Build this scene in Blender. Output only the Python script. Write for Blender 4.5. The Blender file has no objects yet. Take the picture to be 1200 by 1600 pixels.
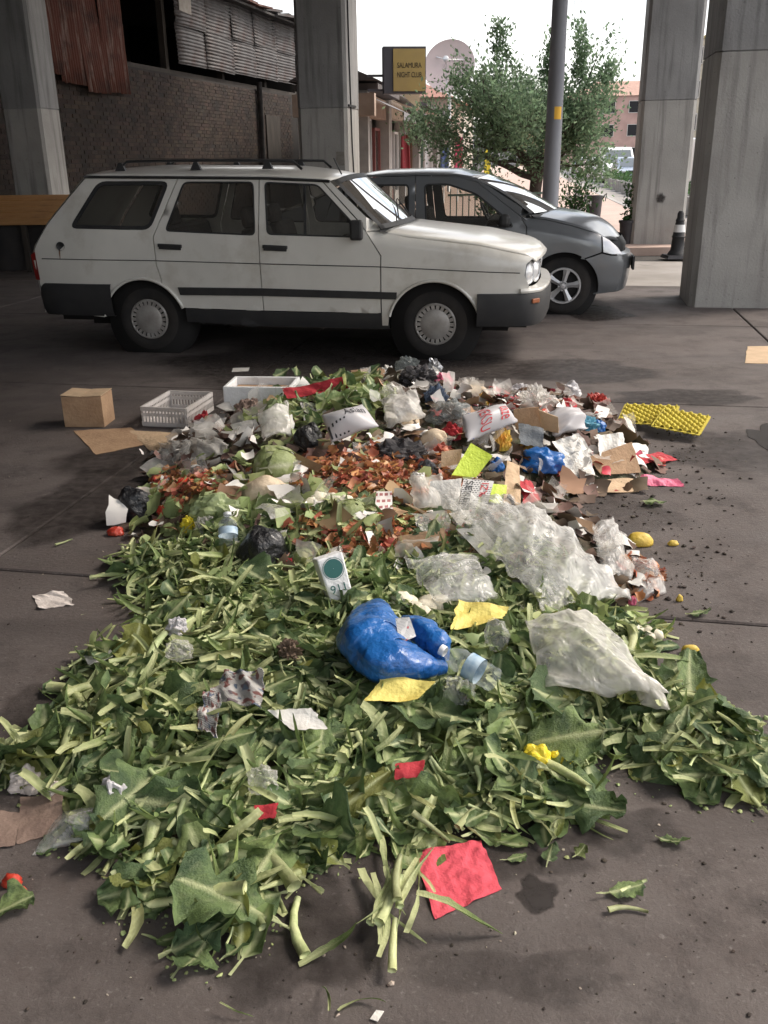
import bpy, bmesh, math, random
import numpy as np
from mathutils import Vector, Matrix, noise
from mathutils.geometry import delaunay_2d_cdt
from mathutils.bvhtree import BVHTree

random.seed(7); RNG = np.random.default_rng(7)
SC = bpy.context.scene
COL = SC.collection
R = math.radians

# ------------------------------------------------------------------ camera
FPX, EYE, ROLL = 1421.0, 1.51, R(0.8)
PITCH = math.atan(552 / 1421.0)
cp, sp, cr, sr = math.cos(PITCH), math.sin(PITCH), math.cos(ROLL), math.sin(ROLL)
cam_data = bpy.data.cameras.new("camera")
cam = bpy.data.objects.new("camera", cam_data)
COL.objects.link(cam)
cam.matrix_world = Matrix(((cr, sr, 0, 0), (-sr * sp, cr * sp, -cp, 0), (-sr * cp, cr * cp, sp, EYE), (0, 0, 0, 1)))
cam_data.sensor_fit = 'VERTICAL'; cam_data.sensor_height = 36.0; cam_data.lens = FPX / 1600 * 36
cam_data.clip_start = 0.05; cam_data.clip_end = 2000
SC.camera = cam

# ------------------------------------------------------------------ sky, sun, exposure
SUN_AZ, SUN_EL = R(72), R(46)            # clockwise from +Y, above the horizon
world = bpy.data.worlds.new("World"); SC.world = world
world.use_nodes = True
wn, wl = world.node_tree.nodes, world.node_tree.links
wn.clear()
w_out = wn.new("ShaderNodeOutputWorld"); w_bg = wn.new("ShaderNodeBackground")
w_sky = wn.new("ShaderNodeTexSky"); w_sky.sky_type = 'NISHITA'; w_sky.sun_disc = False
w_sky.sun_elevation = SUN_EL; w_sky.sun_rotation = SUN_AZ
w_sky.air_density = 1.0; w_sky.dust_density = 4.0; w_sky.ozone_density = 1.0
w_tc = wn.new("ShaderNodeTexCoord"); w_map = wn.new("ShaderNodeMapping"); w_map.inputs["Scale"].default_value = (1, 1, 2.6)
w_noise = wn.new("ShaderNodeTexNoise"); w_noise.inputs["Scale"].default_value = 3.4; w_noise.inputs["Detail"].default_value = 6
w_ramp = wn.new("ShaderNodeMapRange"); w_ramp.inputs[1].default_value = 0.4; w_ramp.inputs[2].default_value = 0.6
w_ramp.inputs[3].default_value = 0.12; w_ramp.inputs[4].default_value = 0.97
w_mix = wn.new("ShaderNodeMix"); w_mix.data_type = 'RGBA'
w_mix.inputs[7].default_value = (8.6, 8.5, 8.3, 1)          # bright thin cloud
wl.new(w_tc.outputs["Generated"], w_map.inputs[0]); wl.new(w_map.outputs[0], w_noise.inputs["Vector"])
wl.new(w_noise.outputs["Fac"], w_ramp.inputs[0]); wl.new(w_ramp.outputs[0], w_mix.inputs[0])
wl.new(w_sky.outputs[0], w_mix.inputs[6]); wl.new(w_mix.outputs[2], w_bg.inputs[0])
w_bg.inputs[1].default_value = 0.11
wl.new(w_bg.outputs[0], w_out.inputs[0])

sun_data = bpy.data.lights.new("sun", 'SUN'); sun = bpy.data.objects.new("sun", sun_data); COL.objects.link(sun)
sun_data.energy = 1.25; sun_data.angle = R(22); sun_data.color = (1.0, 0.92, 0.82)
sd = Vector((math.sin(SUN_AZ) * math.cos(SUN_EL), math.cos(SUN_AZ) * math.cos(SUN_EL), math.sin(SUN_EL)))
sun.rotation_euler = (-sd).to_track_quat('-Z', 'Y').to_euler()
SC.view_settings.view_transform = 'Standard'; SC.view_settings.look = 'None'
SC.view_settings.exposure = 1.28; SC.view_settings.gamma = 1.0; SC.view_settings.use_curve_mapping = False
SC.cycles.max_bounces = 8; SC.cycles.diffuse_bounces = 4; SC.cycles.transparent_max_bounces = 16; SC.cycles.glossy_bounces = 4
SC.cycles.use_denoising = True; SC.cycles.use_adaptive_sampling = True; SC.cycles.adaptive_threshold = 0.02

# ------------------------------------------------------------------ helpers
def ray(px, py):
    """Direction of the line of sight through a point of the photograph (1200 x 1600)."""
    u, v = px - 600, py - 800
    x, y = u * cr - v * sr, u * sr + v * cr
    return Vector((x, FPX * cp - y * sp, -FPX * sp - y * cp))
def G(px, py, z=0.0):
    d = ray(px, py); t = (z - EYE) / d.z
    return Vector((d.x * t, d.y * t, z))
def AT(px, py, Y):
    d = ray(px, py); t = Y / d.y
    return Vector((d.x * t, Y, EYE + d.z * t))
def MPP(p):
    """metres per photograph pixel at a point"""
    return (p.y * cp - (p.z - EYE) * sp) / FPX

def tag(o, label=None, cat=None, group=None, kind=None):
    if label: o["label"] = label
    if cat: o["category"] = cat
    if group: o["group"] = group
    if kind: o["kind"] = kind
    return o
def link(name, data, parent=None, m=None):
    o = bpy.data.objects.new(name, data); COL.objects.link(o)
    if m is not None: o.matrix_world = m
    if parent is not None: o.parent = parent
    return o
def empty(name, loc=(0, 0, 0), rz=0.0):
    o = bpy.data.objects.new(name, None); COL.objects.link(o)
    o.location = loc; o.rotation_euler = (0, 0, rz); o.empty_display_size = 0.1
    return o
def mesh(name, verts, faces, mat=None, smooth=False, attrs=None):
    me = bpy.data.meshes.new(name)
    verts = np.asarray(verts, dtype=np.float32)
    me.from_pydata(verts.tolist() if len(verts) < 3000 else verts, [], faces)
    if mat is not None:
        for m in (mat if isinstance(mat, (list, tuple)) else [mat]): me.materials.append(m)
    if smooth: me.polygons.foreach_set("use_smooth", [True] * len(me.polygons))
    if attrs:
        for k, a in attrs.items():
            a = np.asarray(a, dtype=np.float32)
            if a.ndim == 2:
                at = me.attributes.new(k, 'FLOAT_COLOR', 'POINT'); at.data.foreach_set("color", a.ravel())
            else:
                at = me.attributes.new(k, 'FLOAT', 'POINT'); at.data.foreach_set("value", a)
    me.update()
    return me
class MB:
    """Collects shapes into one mesh."""
    def __init__(s): s.v, s.f, s.mi, s.n = [], [], [], 0
    def add(s, verts, faces, mi=0):
        verts = np.asarray(verts, dtype=float).reshape(-1, 3)
        s.v.append(verts); b = s.n
        s.f += [tuple(i + b for i in f) for f in faces]; s.mi += [mi] * len(faces)
        s.n += len(verts); return s
    def box(s, c, d, rz=0.0, mi=0, taper=1.0, m=None):
        x, y, z = d[0] / 2, d[1] / 2, d[2] / 2
        v = np.array([(-x, -y, -z), (x, -y, -z), (x, y, -z), (-x, y, -z), (-x * taper, -y * taper, z), (x * taper, -y * taper, z), (x * taper, y * taper, z), (-x * taper, y * taper, z)])
        if rz:
            a, b = math.cos(rz), math.sin(rz); v = v @ np.array([[a, b, 0], [-b, a, 0], [0, 0, 1]])
        v = v + np.array(c)
        if m is not None: v = v @ np.array(m.to_3x3()).T + np.array(m.translation)
        return s.add(v, [(0, 3, 2, 1), (4, 5, 6, 7), (0, 1, 5, 4), (1, 2, 6, 5), (2, 3, 7, 6), (3, 0, 4, 7)], mi)
    def tube(s, pts, rad, n=8, mi=0, cap=True):
        pts = [Vector(p) for p in pts]
        if not hasattr(rad, '__len__'): rad = [rad] * len(pts)
        vs, fs = [], []; up = None
        for i, p in enumerate(pts):
            t = (pts[min(i + 1, len(pts) - 1)] - pts[max(i - 1, 0)]).normalized()
            if up is None:
                up = Vector((0, 0, 1)) if abs(t.z) < .9 else Vector((1, 0, 0))
            a = t.cross(up).normalized(); b = a.cross(t); up = b
            for k in range(n):
                w = 2 * math.pi * k / n
                vs.append(p + (a * math.cos(w) + b * math.sin(w)) * rad[i])
        for i in range(len(pts) - 1):
            for k in range(n):
                k2 = (k + 1) % n
                fs.append((i * n + k, i * n + k2, (i + 1) * n + k2, (i + 1) * n + k))
        if cap:
            fs.append(tuple(range(n))); fs.append(tuple((len(pts) - 1) * n + k for k in reversed(range(n))))
        return s.add(vs, fs, mi)
    def lathe(s, prof, n=24, axis='Z', c=(0, 0, 0), mi=0):
        vs, fs = [], []
        for r, h in prof:
            for k in range(n):
                w = 2 * math.pi * k / n; a, b = r * math.cos(w), r * math.sin(w)
                vs.append((a, b, h) if axis == 'Z' else (a, h, b) if axis == 'Y' else (h, a, b))
        for i in range(len(prof) - 1):
            for k in range(n):
                k2 = (k + 1) % n
                q = (i * n + k, i * n + k2, (i + 1) * n + k2, (i + 1) * n + k)
                fs.append(q if axis != 'Y' else q[::-1])
        return s.add(np.array(vs) + np.array(c), fs, mi)
    def grid(s, P, mi=0, closed=False):
        P = np.asarray(P); a, b = P.shape[:2]; fs = []
        for i in range(a - 1):
            for j in range(b - (0 if closed else 1)):
                j2 = (j + 1) % b
                fs.append((i * b + j, i * b + j2, (i + 1) * b + j2, (i + 1) * b + j))
        return s.add(P.reshape(-1, 3), fs, mi)
    def mesh(s, name, mat, smooth=False):
        me = mesh(name, np.concatenate(s.v) if s.v else np.zeros((0, 3)), s.f, mat, smooth)
        if any(s.mi): me.polygons.foreach_set("material_index", s.mi)
        return me
    def build(s, name, mat, parent=None, smooth=False, bevel=0.0, auto=None):
        o = link(name, s.mesh(name, mat, smooth), parent)
        if bevel:
            m = o.modifiers.new("bevel", 'BEVEL'); m.width = bevel; m.segments = 2; m.limit_method = 'ANGLE'
        if auto is not None and smooth: sharpen(o.data, auto)
        return o
def sharpen(me, deg=35):
    bm = bmesh.new(); bm.from_mesh(me)
    for e in bm.edges:
        e.smooth = not (len(e.link_faces) == 2 and e.calc_face_angle(0) > R(deg))
    bm.to_mesh(me); bm.free()
def copy_tree(o, parent=None):
    c = o.copy(); COL.objects.link(c); c.parent = parent
    for ch in list(o.children): copy_tree(ch, c)
    return c

# ------------------------------------------------------------------ materials
def nodes_of(name):
    m = bpy.data.materials.new(name); m.use_nodes = True
    nt = m.node_tree; nt.nodes.clear()
    o = nt.nodes.new("ShaderNodeOutputMaterial")
    return m, nt, o
def N(nt, t, **kw):
    n = nt.nodes.new(t)
    for k, v in kw.items():
        if k in n.bl_rna.properties.keys(): setattr(n, k, v)
        else: n.inputs[k].default_value = v
    return n
def noise_fac(nt, scale, detail=5, lo=.35, hi=.65, coord="Object", rough=.55, dist=0.0, stretch=None):
    tc = N(nt, "ShaderNodeTexCoord"); n = N(nt, "ShaderNodeTexNoise", Scale=scale, Detail=detail, Roughness=rough, Distortion=dist)
    src = tc.outputs[coord]
    if stretch:
        mp = N(nt, "ShaderNodeMapping"); mp.inputs["Scale"].default_value = stretch
        nt.links.new(src, mp.inputs[0]); src = mp.outputs[0]
    nt.links.new(src, n.inputs["Vector"])
    r = N(nt, "ShaderNodeMapRange"); r.inputs[1].default_value = lo; r.inputs[2].default_value = hi
    nt.links.new(n.outputs["Fac"], r.inputs[0])
    return r.outputs[0]
def mixc(nt, fac, a, b, mode='MIX'):
    m = N(nt, "ShaderNodeMix", data_type='RGBA', blend_type=mode)
    for sock, v in ((m.inputs[0], fac), (m.inputs[6], a), (m.inputs[7], b)):
        if hasattr(v, "links") or hasattr(v, "is_linked"): nt.links.new(v, sock)
        else: sock.default_value = v if not hasattr(v, '__len__') else tuple(v)[:3] + (1,)
    return m.outputs[2]
def pm(name, col, rough=.6, metal=0.0, col2=None, scale=6, lo=.35, hi=.65, bump=0.0, bscale=60, spec=.5, rand=0.0, island=False,
       coord="Object", coat=0.0, dirt=None, dscale=2.0, dlo=.5, dhi=.75, trans=0.0, stretch=None, detail=5):
    m, nt, out = nodes_of(name)
    b = N(nt, "ShaderNodeBsdfPrincipled"); b.inputs["Roughness"].default_value = rough; b.inputs["Metallic"].default_value = metal
    b.inputs["Specular IOR Level"].default_value = spec; b.inputs["Coat Weight"].default_value = coat
    c = None
    if col2 is not None:
        c = mixc(nt, noise_fac(nt, scale, detail, lo, hi, coord, stretch=stretch), col, col2)
    if dirt is not None:
        c = mixc(nt, noise_fac(nt, dscale, 7, dlo, dhi, coord, rough=.65), c if c is not None else col, dirt)
    if rand:
        oi = N(nt, "ShaderNodeObjectInfo"); rnd = oi.outputs["Random"]
        if island:
            ge = N(nt, "ShaderNodeNewGeometry"); ad = N(nt, "ShaderNodeMath", operation='ADD')
            nt.links.new(ge.outputs["Random Per Island"], ad.inputs[0]); nt.links.new(rnd, ad.inputs[1])
            fr = N(nt, "ShaderNodeMath", operation='FRACT'); nt.links.new(ad.outputs[0], fr.inputs[0]); rnd = fr.outputs[0]
        hs = N(nt, "ShaderNodeHueSaturation")
        mr = N(nt, "ShaderNodeMapRange"); mr.inputs[3].default_value = 1 - rand; mr.inputs[4].default_value = 1 + rand
        nt.links.new(rnd, mr.inputs[0]); nt.links.new(mr.outputs[0], hs.inputs["Value"])
        mr2 = N(nt, "ShaderNodeMapRange"); mr2.inputs[3].default_value = .5 - rand * .06; mr2.inputs[4].default_value = .5 + rand * .06
        m3 = N(nt, "ShaderNodeMath", operation='MULTIPLY'); m3.inputs[1].default_value = 7.31
        f3 = N(nt, "ShaderNodeMath", operation='FRACT')
        nt.links.new(rnd, m3.inputs[0]); nt.links.new(m3.outputs[0], f3.inputs[0]); nt.links.new(f3.outputs[0], mr2.inputs[0]); nt.links.new(mr2.outputs[0], hs.inputs["Hue"])
        if c is not None: nt.links.new(c, hs.inputs["Color"])
        else: hs.inputs["Color"].default_value = tuple(col)[:3] + (1,)
        c = hs.outputs[0]
    if c is not None: nt.links.new(c, b.inputs["Base Color"])
    else: b.inputs["Base Color"].default_value = tuple(col)[:3] + (1,)
    if bump:
        bn = N(nt, "ShaderNodeBump", Strength=bump); bn.inputs["Distance"].default_value = .02
        nt.links.new(noise_fac(nt, bscale, 6, .2, .8, coord), bn.inputs["Height"]); nt.links.new(bn.outputs[0], b.inputs["Normal"])
    if trans:
        tr = N(nt, "ShaderNodeBsdfTranslucent"); mx = N(nt, "ShaderNodeMixShader"); mx.inputs[0].default_value = trans
        if c is not None: nt.links.new(c, tr.inputs[0])
        else: tr.inputs[0].default_value = tuple(col)[:3] + (1,)
        nt.links.new(b.outputs[0], mx.inputs[1]); nt.links.new(tr.outputs[0], mx.inputs[2]); nt.links.new(mx.outputs[0], out.inputs[0])
    else: nt.links.new(b.outputs[0], out.inputs[0])
    return m
def glass(name, tint=(.5, .5, .5), refl=1.0, rough=.02, dirt=.06):
    """Thin pane: tinted see-through with Fresnel reflection and a little dust."""
    m, nt, out = nodes_of(name)
    t = N(nt, "ShaderNodeBsdfTransparent"); t.inputs[0].default_value = tuple(tint) + (1,)
    g = N(nt, "ShaderNodeBsdfGlossy"); g.inputs["Roughness"].default_value = rough
    fr = N(nt, "ShaderNodeFresnel", IOR=1.5)
    mx = N(nt, "ShaderNodeMixShader"); nt.links.new(fr.outputs[0], mx.inputs[0]); nt.links.new(t.outputs[0], mx.inputs[1]); nt.links.new(g.outputs[0], mx.inputs[2])
    d = N(nt, "ShaderNodeBsdfDiffuse"); d.inputs[0].default_value = (.45, .42, .38, 1)
    mx2 = N(nt, "ShaderNodeMixShader"); mx2.inputs[0].default_value = dirt
    nt.links.new(mx.outputs[0], mx2.inputs[1]); nt.links.new(d.outputs[0], mx2.inputs[2]); nt.links.new(mx2.outputs[0], out.inputs[0])
    return m
def film(name, col=(.85, .85, .83), lo=.18, hi=.75, rough=.16):
    """Thin clear plastic film: mostly see-through, milky along its creases, which also paints in bright highlights."""
    m, nt, out = nodes_of(name)
    t = N(nt, "ShaderNodeBsdfTransparent"); t.inputs[0].default_value = (.96, .96, .95, 1)
    b = N(nt, "ShaderNodeBsdfPrincipled"); b.inputs["Base Color"].default_value = tuple(col) + (1,); b.inputs["Roughness"].default_value = rough; b.inputs["Specular IOR Level"].default_value = .9
    tr = N(nt, "ShaderNodeBsdfTranslucent"); tr.inputs[0].default_value = tuple(col) + (1,)
    bt = N(nt, "ShaderNodeMixShader"); bt.inputs[0].default_value = .3
    nt.links.new(b.outputs[0], bt.inputs[1]); nt.links.new(tr.outputs[0], bt.inputs[2])
    def add(a, c, k=1.0):
        q = N(nt, "ShaderNodeMath", operation='MULTIPLY_ADD'); nt.links.new(c, q.inputs[0]); q.inputs[1].default_value = k
        if hasattr(a, 'links'): nt.links.new(a, q.inputs[2])
        else: q.inputs[2].default_value = a
        return q.outputs[0]
    tc = N(nt, "ShaderNodeTexCoord"); vo = N(nt, "ShaderNodeTexVoronoi", feature='DISTANCE_TO_EDGE', Scale=17.0); ns = N(nt, "ShaderNodeTexNoise", Scale=6.0, Detail=3); va = N(nt, "ShaderNodeVectorMath", operation='MULTIPLY_ADD')
    va.inputs[1].default_value = (.35, .35, .35); nt.links.new(tc.outputs["Object"], ns.inputs["Vector"]); nt.links.new(ns.outputs["Color"], va.inputs[0]); nt.links.new(tc.outputs["Object"], va.inputs[2]); nt.links.new(va.outputs[0], vo.inputs["Vector"])
    ed = N(nt, "ShaderNodeMapRange"); ed.inputs[1].default_value = 0.0; ed.inputs[2].default_value = .16; ed.inputs[3].default_value = 1; ed.inputs[4].default_value = 0; nt.links.new(vo.outputs["Distance"], ed.inputs[0])
    cr_ = N(nt, "ShaderNodeAttribute", attribute_name="cr"); lw = N(nt, "ShaderNodeLayerWeight", Blend=.3)
    s_ = add(lo, cr_.outputs["Fac"], (hi - lo) * .55); s_ = add(s_, ed.outputs[0], (hi - lo) * .06); s_ = add(s_, lw.outputs["Facing"], (hi - lo) * .45); s_ = add(s_, noise_fac(nt, 4, 3, .4, .68), (hi - lo) * .5)  # crease mask whitens the folds, painting in highlight streaks
    mn = N(nt, "ShaderNodeMath", operation='MINIMUM'); mn.inputs[1].default_value = .95; nt.links.new(s_, mn.inputs[0])
    mx = N(nt, "ShaderNodeMixShader"); nt.links.new(mn.outputs[0], mx.inputs[0]); nt.links.new(t.outputs[0], mx.inputs[1]); nt.links.new(bt.outputs[0], mx.inputs[2])
    nt.links.new(mx.outputs[0], out.inputs[0])
    bn = N(nt, "ShaderNodeBump", Strength=.6); bn.inputs["Distance"].default_value = .02
    nt.links.new(noise_fac(nt, 11, 3, .2, .8, dist=1.2), bn.inputs["Height"]); nt.links.new(bn.outputs[0], b.inputs["Normal"])
    return m
# ================================================================== the setting
YAW = R(-11)                                   # the slabs, pillars and street share one grid
E1 = Vector((math.cos(YAW), math.sin(YAW), 0)); E2 = Vector((-math.sin(YAW), math.cos(YAW), 0))
def concrete_ground(name, base, dark, stain):
    m, nt, out = nodes_of(name)
    b = N(nt, "ShaderNodeBsdfPrincipled")
    c = mixc(nt, noise_fac(nt, 1.1, 8, .35, .68, "Generated" if False else "Object", .62), base, dark)
    c = mixc(nt, noise_fac(nt, 9, 6, .45, .8, rough=.7), c, stain)
    c = mixc(nt, noise_fac(nt, 70, 3, .6, .75), c, (.17, .15, .14))
    c = mixc(nt, noise_fac(nt, 3.2, 8, .5, .66, rough=.75), c, [x * .72 for x in dark])
    c = mixc(nt, noise_fac(nt, 45, 3, .68, .74), c, (.03, .027, .025))
    c = mixc(nt, noise_fac(nt, 1.5, 6, .52, .7, stretch=(.35, 2.2, 1)), c, [x * .8 for x in dark])
    nt.links.new(c, b.inputs["Base Color"])
    rr = N(nt, "ShaderNodeMapRange"); rr.inputs[3].default_value = .62; rr.inputs[4].default_value = .9
    nt.links.new(noise_fac(nt, 1.6, 5, .35, .6), rr.inputs[0]); nt.links.new(rr.outputs[0], b.inputs["Roughness"])
    bn = N(nt, "ShaderNodeBump", Strength=.35); bn.inputs["Distance"].default_value = .01
    nt.links.new(noise_fac(nt, 60, 8, .2, .8, rough=.7), bn.inputs["Height"]); nt.links.new(bn.outputs[0], b.inputs["Normal"])
    nt.links.new(b.outputs[0], out.inputs[0])
    return m
M = {}
M['slab'] = concrete_ground("stained_concrete", (.125, .104, .096), (.082, .067, .062), (.09, .07, .063))
M['ground'] = pm("earth_and_asphalt", (.05, .046, .043), .95, col2=(.075, .068, .06), scale=3, bump=.4)
M['apron'] = pm("light_concrete_apron", (.34, .31, .285), .85, col2=(.26, .235, .21), scale=1.5, bump=.3, dirt=(.14, .125, .11), dlo=.58, dhi=.75)
M['pink'] = pm("pink_paving", (.5, .37, .31), .85, col2=(.42, .31, .26), scale=2, bump=.2)
M['asphalt'] = pm("road_asphalt", (.15, .148, .15), .9, col2=(.11, .108, .11), scale=2, bump=.4)
M['kerb'] = pm("kerb_stone", (.42, .4, .37), .85, col2=(.32, .3, .28), scale=5)
def pillar_mat(name, base, dark):
    m, nt, out = nodes_of(name)
    b = N(nt, "ShaderNodeBsdfPrincipled"); b.inputs["Roughness"].default_value = .9
    c = mixc(nt, noise_fac(nt, 1.4, 6, .35, .65), base, dark)
    c = mixc(nt, noise_fac(nt, 2.0, 6, .5, .72, stretch=(5, 5, .35)), c, [x * .62 for x in dark])     # rain streaks
    c = mixc(nt, noise_fac(nt, 30, 4, .66, .78), c, [x * .5 for x in dark])                           # air holes
    nt.links.new(c, b.inputs["Base Color"])
    bn = N(nt, "ShaderNodeBump", Strength=.3); bn.inputs["Distance"].default_value = .01
    nt.links.new(noise_fac(nt, 40, 7, .2, .8), bn.inputs["Height"]); nt.links.new(bn.outputs[0], b.inputs["Normal"])
    nt.links.new(b.outputs[0], out.inputs[0]); return m
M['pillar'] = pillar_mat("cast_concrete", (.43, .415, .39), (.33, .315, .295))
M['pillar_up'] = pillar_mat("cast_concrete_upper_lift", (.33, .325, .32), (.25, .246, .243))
M['deckm'] = pm("deck_concrete", (.2, .19, .175), .9, col2=(.15, .14, .13), scale=1)

# the ground sheet reaches the horizon
gb = MB(); gb.add([(-900, -300, -.035), (900, -300, -.035), (900, 1500, -.035), (-900, 1500, -.035)], [(0, 1, 2, 3)])
ground = tag(gb.build("ground", M['ground']), kind="structure")
# concrete slabs with recessed joints
def slab_box(a0, a1, b0, b1, mat, z1=0.0, z0=-.034, gap=.007):
    def P(a, b, z): return tuple(E1 * a + E2 * b + Vector((0, 0, z)))
    a0 += gap; a1 -= gap; b0 += gap; b1 -= gap
    nx, ny = max(1, int((a1 - a0) / .5)), max(1, int((b1 - b0) / .5))
    vs, fs = [], []
    e = .006
    for z, i in ((z0, 0), (z1 - e, 0), (z1, e)):
        vs += [P(a0 + i, b0 + i, z), P(a1 - i, b0 + i, z), P(a1 - i, b1 - i, z), P(a0 + i, b1 - i, z)]
    for k in range(2):
        for j in range(4):
            j2 = (j + 1) % 4; fs.append((k * 4 + j, k * 4 + j2, k * 4 + 4 + j2, k * 4 + 4 + j))
    fs.append((8, 9, 10, 11))
    return link("concrete_slab", mesh("concrete_slab", vs, fs, mat), ground)
AJ = [-14.22, -10.22, -6.22, -2.22, 1.78, 5.78]; BJ = [-6.19, -3.14, -.09, 2.96, 6.0, 9.05, 11.9]
for i in range(len(AJ) - 1):
    for j in range(len(BJ) - 1):
        slab_box(AJ[i], AJ[i + 1], BJ[j], BJ[j + 1], M['slab'])
for i in range(len(AJ) - 1):
    slab_box(AJ[i], AJ[i + 1], 11.9, 14.8, M['apron'] if i >= 3 else M['slab'])
    if i < 3: slab_box(AJ[i], AJ[i + 1], 14.8, 18.0, M['slab'])

# viaduct deck overhead (out of the picture; its outline is shaped to shade the place)
db = MB()
DZ = 6.6
def P3(a, b, z): return tuple(E1 * a + E2 * b + Vector((0, 0, z)))
def prism(mb, a0, a1, b0, b1, z0, z1):
    v = [P3(a0, b0, z0), P3(a1, b0, z0), P3(a1, b1, z0), P3(a0, b1, z0), P3(a0, b0, z1), P3(a1, b0, z1), P3(a1, b1, z1), P3(a0, b1, z1)]
    mb.add(v, [(0, 3, 2, 1), (4, 5, 6, 7), (0, 1, 5, 4), (1, 2, 6, 5), (2, 3, 7, 6), (3, 0, 4, 7)])
DECK = (-26, 3.0, -2.4, 16.8)
prism(db, *DECK, DZ, DZ + .35)
prism(db, 3.0, 5.2, -2.4, 3.2, DZ, DZ + .35); prism(db, -26, -2.2, 16.8, 23.5, DZ, DZ + .35); prism(db, -26, -2.6, -14, -2.4, DZ, DZ + .35)  # extra slabs added to shade the foreground, shed and back left
for k in range(5):
    a = DECK[0] + 1.0 + k * (DECK[1] - DECK[0] - 2.0) / 4
    prism(db, a - .3, a + .3, DECK[2] + .01, DECK[3] - .01, DZ - .9, DZ - .001)
deck = tag(db.build("viaduct_deck", M['deckm']), kind="structure")
rw_ = MB(); prism(rw_, -30, 1.0, -15, -14, 0, 11)
tag(rw_.build("added_light_block", M['deckm']), kind="structure")  # unseen wall added behind the camera to block low sky light

def pillar(label, cx, cy, w, d, top, joint, chamfer=.05, joints2=None):
    """Concrete pillar with chamfered corners; the lifts meet at a cold joint."""
    root = tag(empty("concrete_pillar", (cx, cy, 0), YAW), label, "pillar", "concrete pillars under the viaduct")
    def lift(z0, z1, mat, grow):
        x, y, c = w / 2 + grow, d / 2 + grow, chamfer
        ring = [(-x + c, -y), (x - c, -y), (x, -y + c), (x, y - c), (x - c, y), (-x + c, y), (-x, y - c), (-x, -y + c)]
        zs = np.linspace(z0, z1, 9)
        vs = []
        for k, z in enumerate(zs):
            for (a, b) in ring:
                j = noise.noise(Vector((a * 3 + cx, b * 3 + cy, z * 1.7))) * .006
                vs.append((a * (1 + j), b * (1 + j), z))
        fs = [(k * 8 + j, k * 8 + (j + 1) % 8, (k + 1) * 8 + (j + 1) % 8, (k + 1) * 8 + j) for k in range(8) for j in range(8)]
        fs += [tuple(range(7, -1, -1)), tuple(64 + j for j in range(8))]
        return link("pillar_lift", mesh("pillar_lift", vs, fs, mat), root)
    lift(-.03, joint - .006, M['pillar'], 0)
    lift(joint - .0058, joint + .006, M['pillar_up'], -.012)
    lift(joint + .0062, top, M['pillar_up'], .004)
    return root
ptop = DZ - .002
# right-hand pillar: its front-left corner stands at (1087, 481) in the photograph
def corner_to_centre(p, w, d, sx): return p + E1 * (sx * w / 2) + E2 * (d / 2)
c = corner_to_centre(G(1076, 480), 1.15, .95, 1); PR = pillar("big concrete pillar near the sheet of cardboard, cut by the picture's edge", c.x, c.y, 1.15, .95, ptop, 2.43, .06)
c = corner_to_centre(G(984, 391), .86, .86, 1); PC2 = pillar("concrete pillar beside the black traffic post, past the grey car's bonnet", c.x, c.y, .86, .86, ptop, 2.33, .05)
c = corner_to_centre(AT(545, 300, 15.2), .78, .9, -1); PC = pillar("concrete pillar with a black cable, rising behind the white car's windscreen", c.x, c.y, .78, .9, ptop, 2.25, .05)
c = corner_to_centre(AT(80, 305, 15.2), .64, .62, -1); PL = pillar("dark concrete pillar behind the orange market table, with one pale side", c.x, c.y, .64, .62, ptop, 2.3, .04)
# stain (old fixing hole) on the pillar beside the traffic post
# cable down the side of the middle pillar
M['black_rubber'] = pm("black_rubber", (.02, .02, .022), .7)
mw = PC.matrix_basis
cb = MB(); xs = .78 / 2 + .014
pts = [(xs, -.22 + .05 * math.sin(z * 1.3) + (.16 if z < 1.7 else .0) * (1.7 - z), z) for z in np.linspace(.1, 6.4, 40)]
cb.tube(pts, .011, 6)
cable = cb.build("cable", M['black_rubber'], PC, True)
cb = MB(); cb.box((xs + .004, -.13, 2.28), (.02, .5, .03)); cb.build("cable_strap", M['black_rubber'], PC)
# pale paint sheet mark on the pillar above the white car
M['notice'] = pm("faded_notice", (.32, .3, .27), .9, col2=(.25, .23, .2), scale=20)
cb = MB(); cb.box((.27, -.452, 1.52), (.13, .006, .2)); cb.build("notice", M['notice'], PC)
# ================================================================== the brick shed along the dark side
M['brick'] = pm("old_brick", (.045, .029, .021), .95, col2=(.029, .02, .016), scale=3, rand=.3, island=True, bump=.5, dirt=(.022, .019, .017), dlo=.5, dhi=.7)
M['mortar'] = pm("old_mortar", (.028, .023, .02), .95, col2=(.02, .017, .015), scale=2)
M['rust'] = pm("rusted_sheet_iron", (.1, .03, .018), .85, col2=(.19, .13, .11), scale=3, lo=.52, hi=.66, stretch=(4, 4, .5), bump=.3, dirt=(.05, .02, .015), dlo=.48, dhi=.66)
M['zinc'] = pm("weathered_zinc_sheet", (.105, .1, .1), .6, col2=(.045, .038, .037), scale=2.2, metal=.4, dirt=(.06, .035, .03), dlo=.5, dhi=.7, stretch=(1, 1, 3))
M['dark_wood'] = pm("old_dark_timber", (.05, .04, .033), .9, col2=(.03, .025, .02), scale=9, stretch=(1, 1, .2))
M['tar'] = pm("tar_paper", (.045, .042, .042), .9, col2=(.08, .072, .066), scale=4, bump=.4)
shed = tag(empty("brick_shed", (-4.44, 22.6, 0), math.atan2(.9695, .245)), "dark brick shed patched with rusty corrugated sheets behind the white car", "shed")
sb = MB(); sb.box((-11, .35, 1.65), (42, .5, 3.36)); sb.build("wall", M['mortar'], shed)  # lengthened far beyond the view to block light from the left
br = MB()
bw, bh = .245, .078
FC = [(1, 5, 4, 0), (5, 6, 7, 4), (0, 3, 2, 1), (1, 2, 6, 5), (3, 0, 4, 7)]
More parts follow.
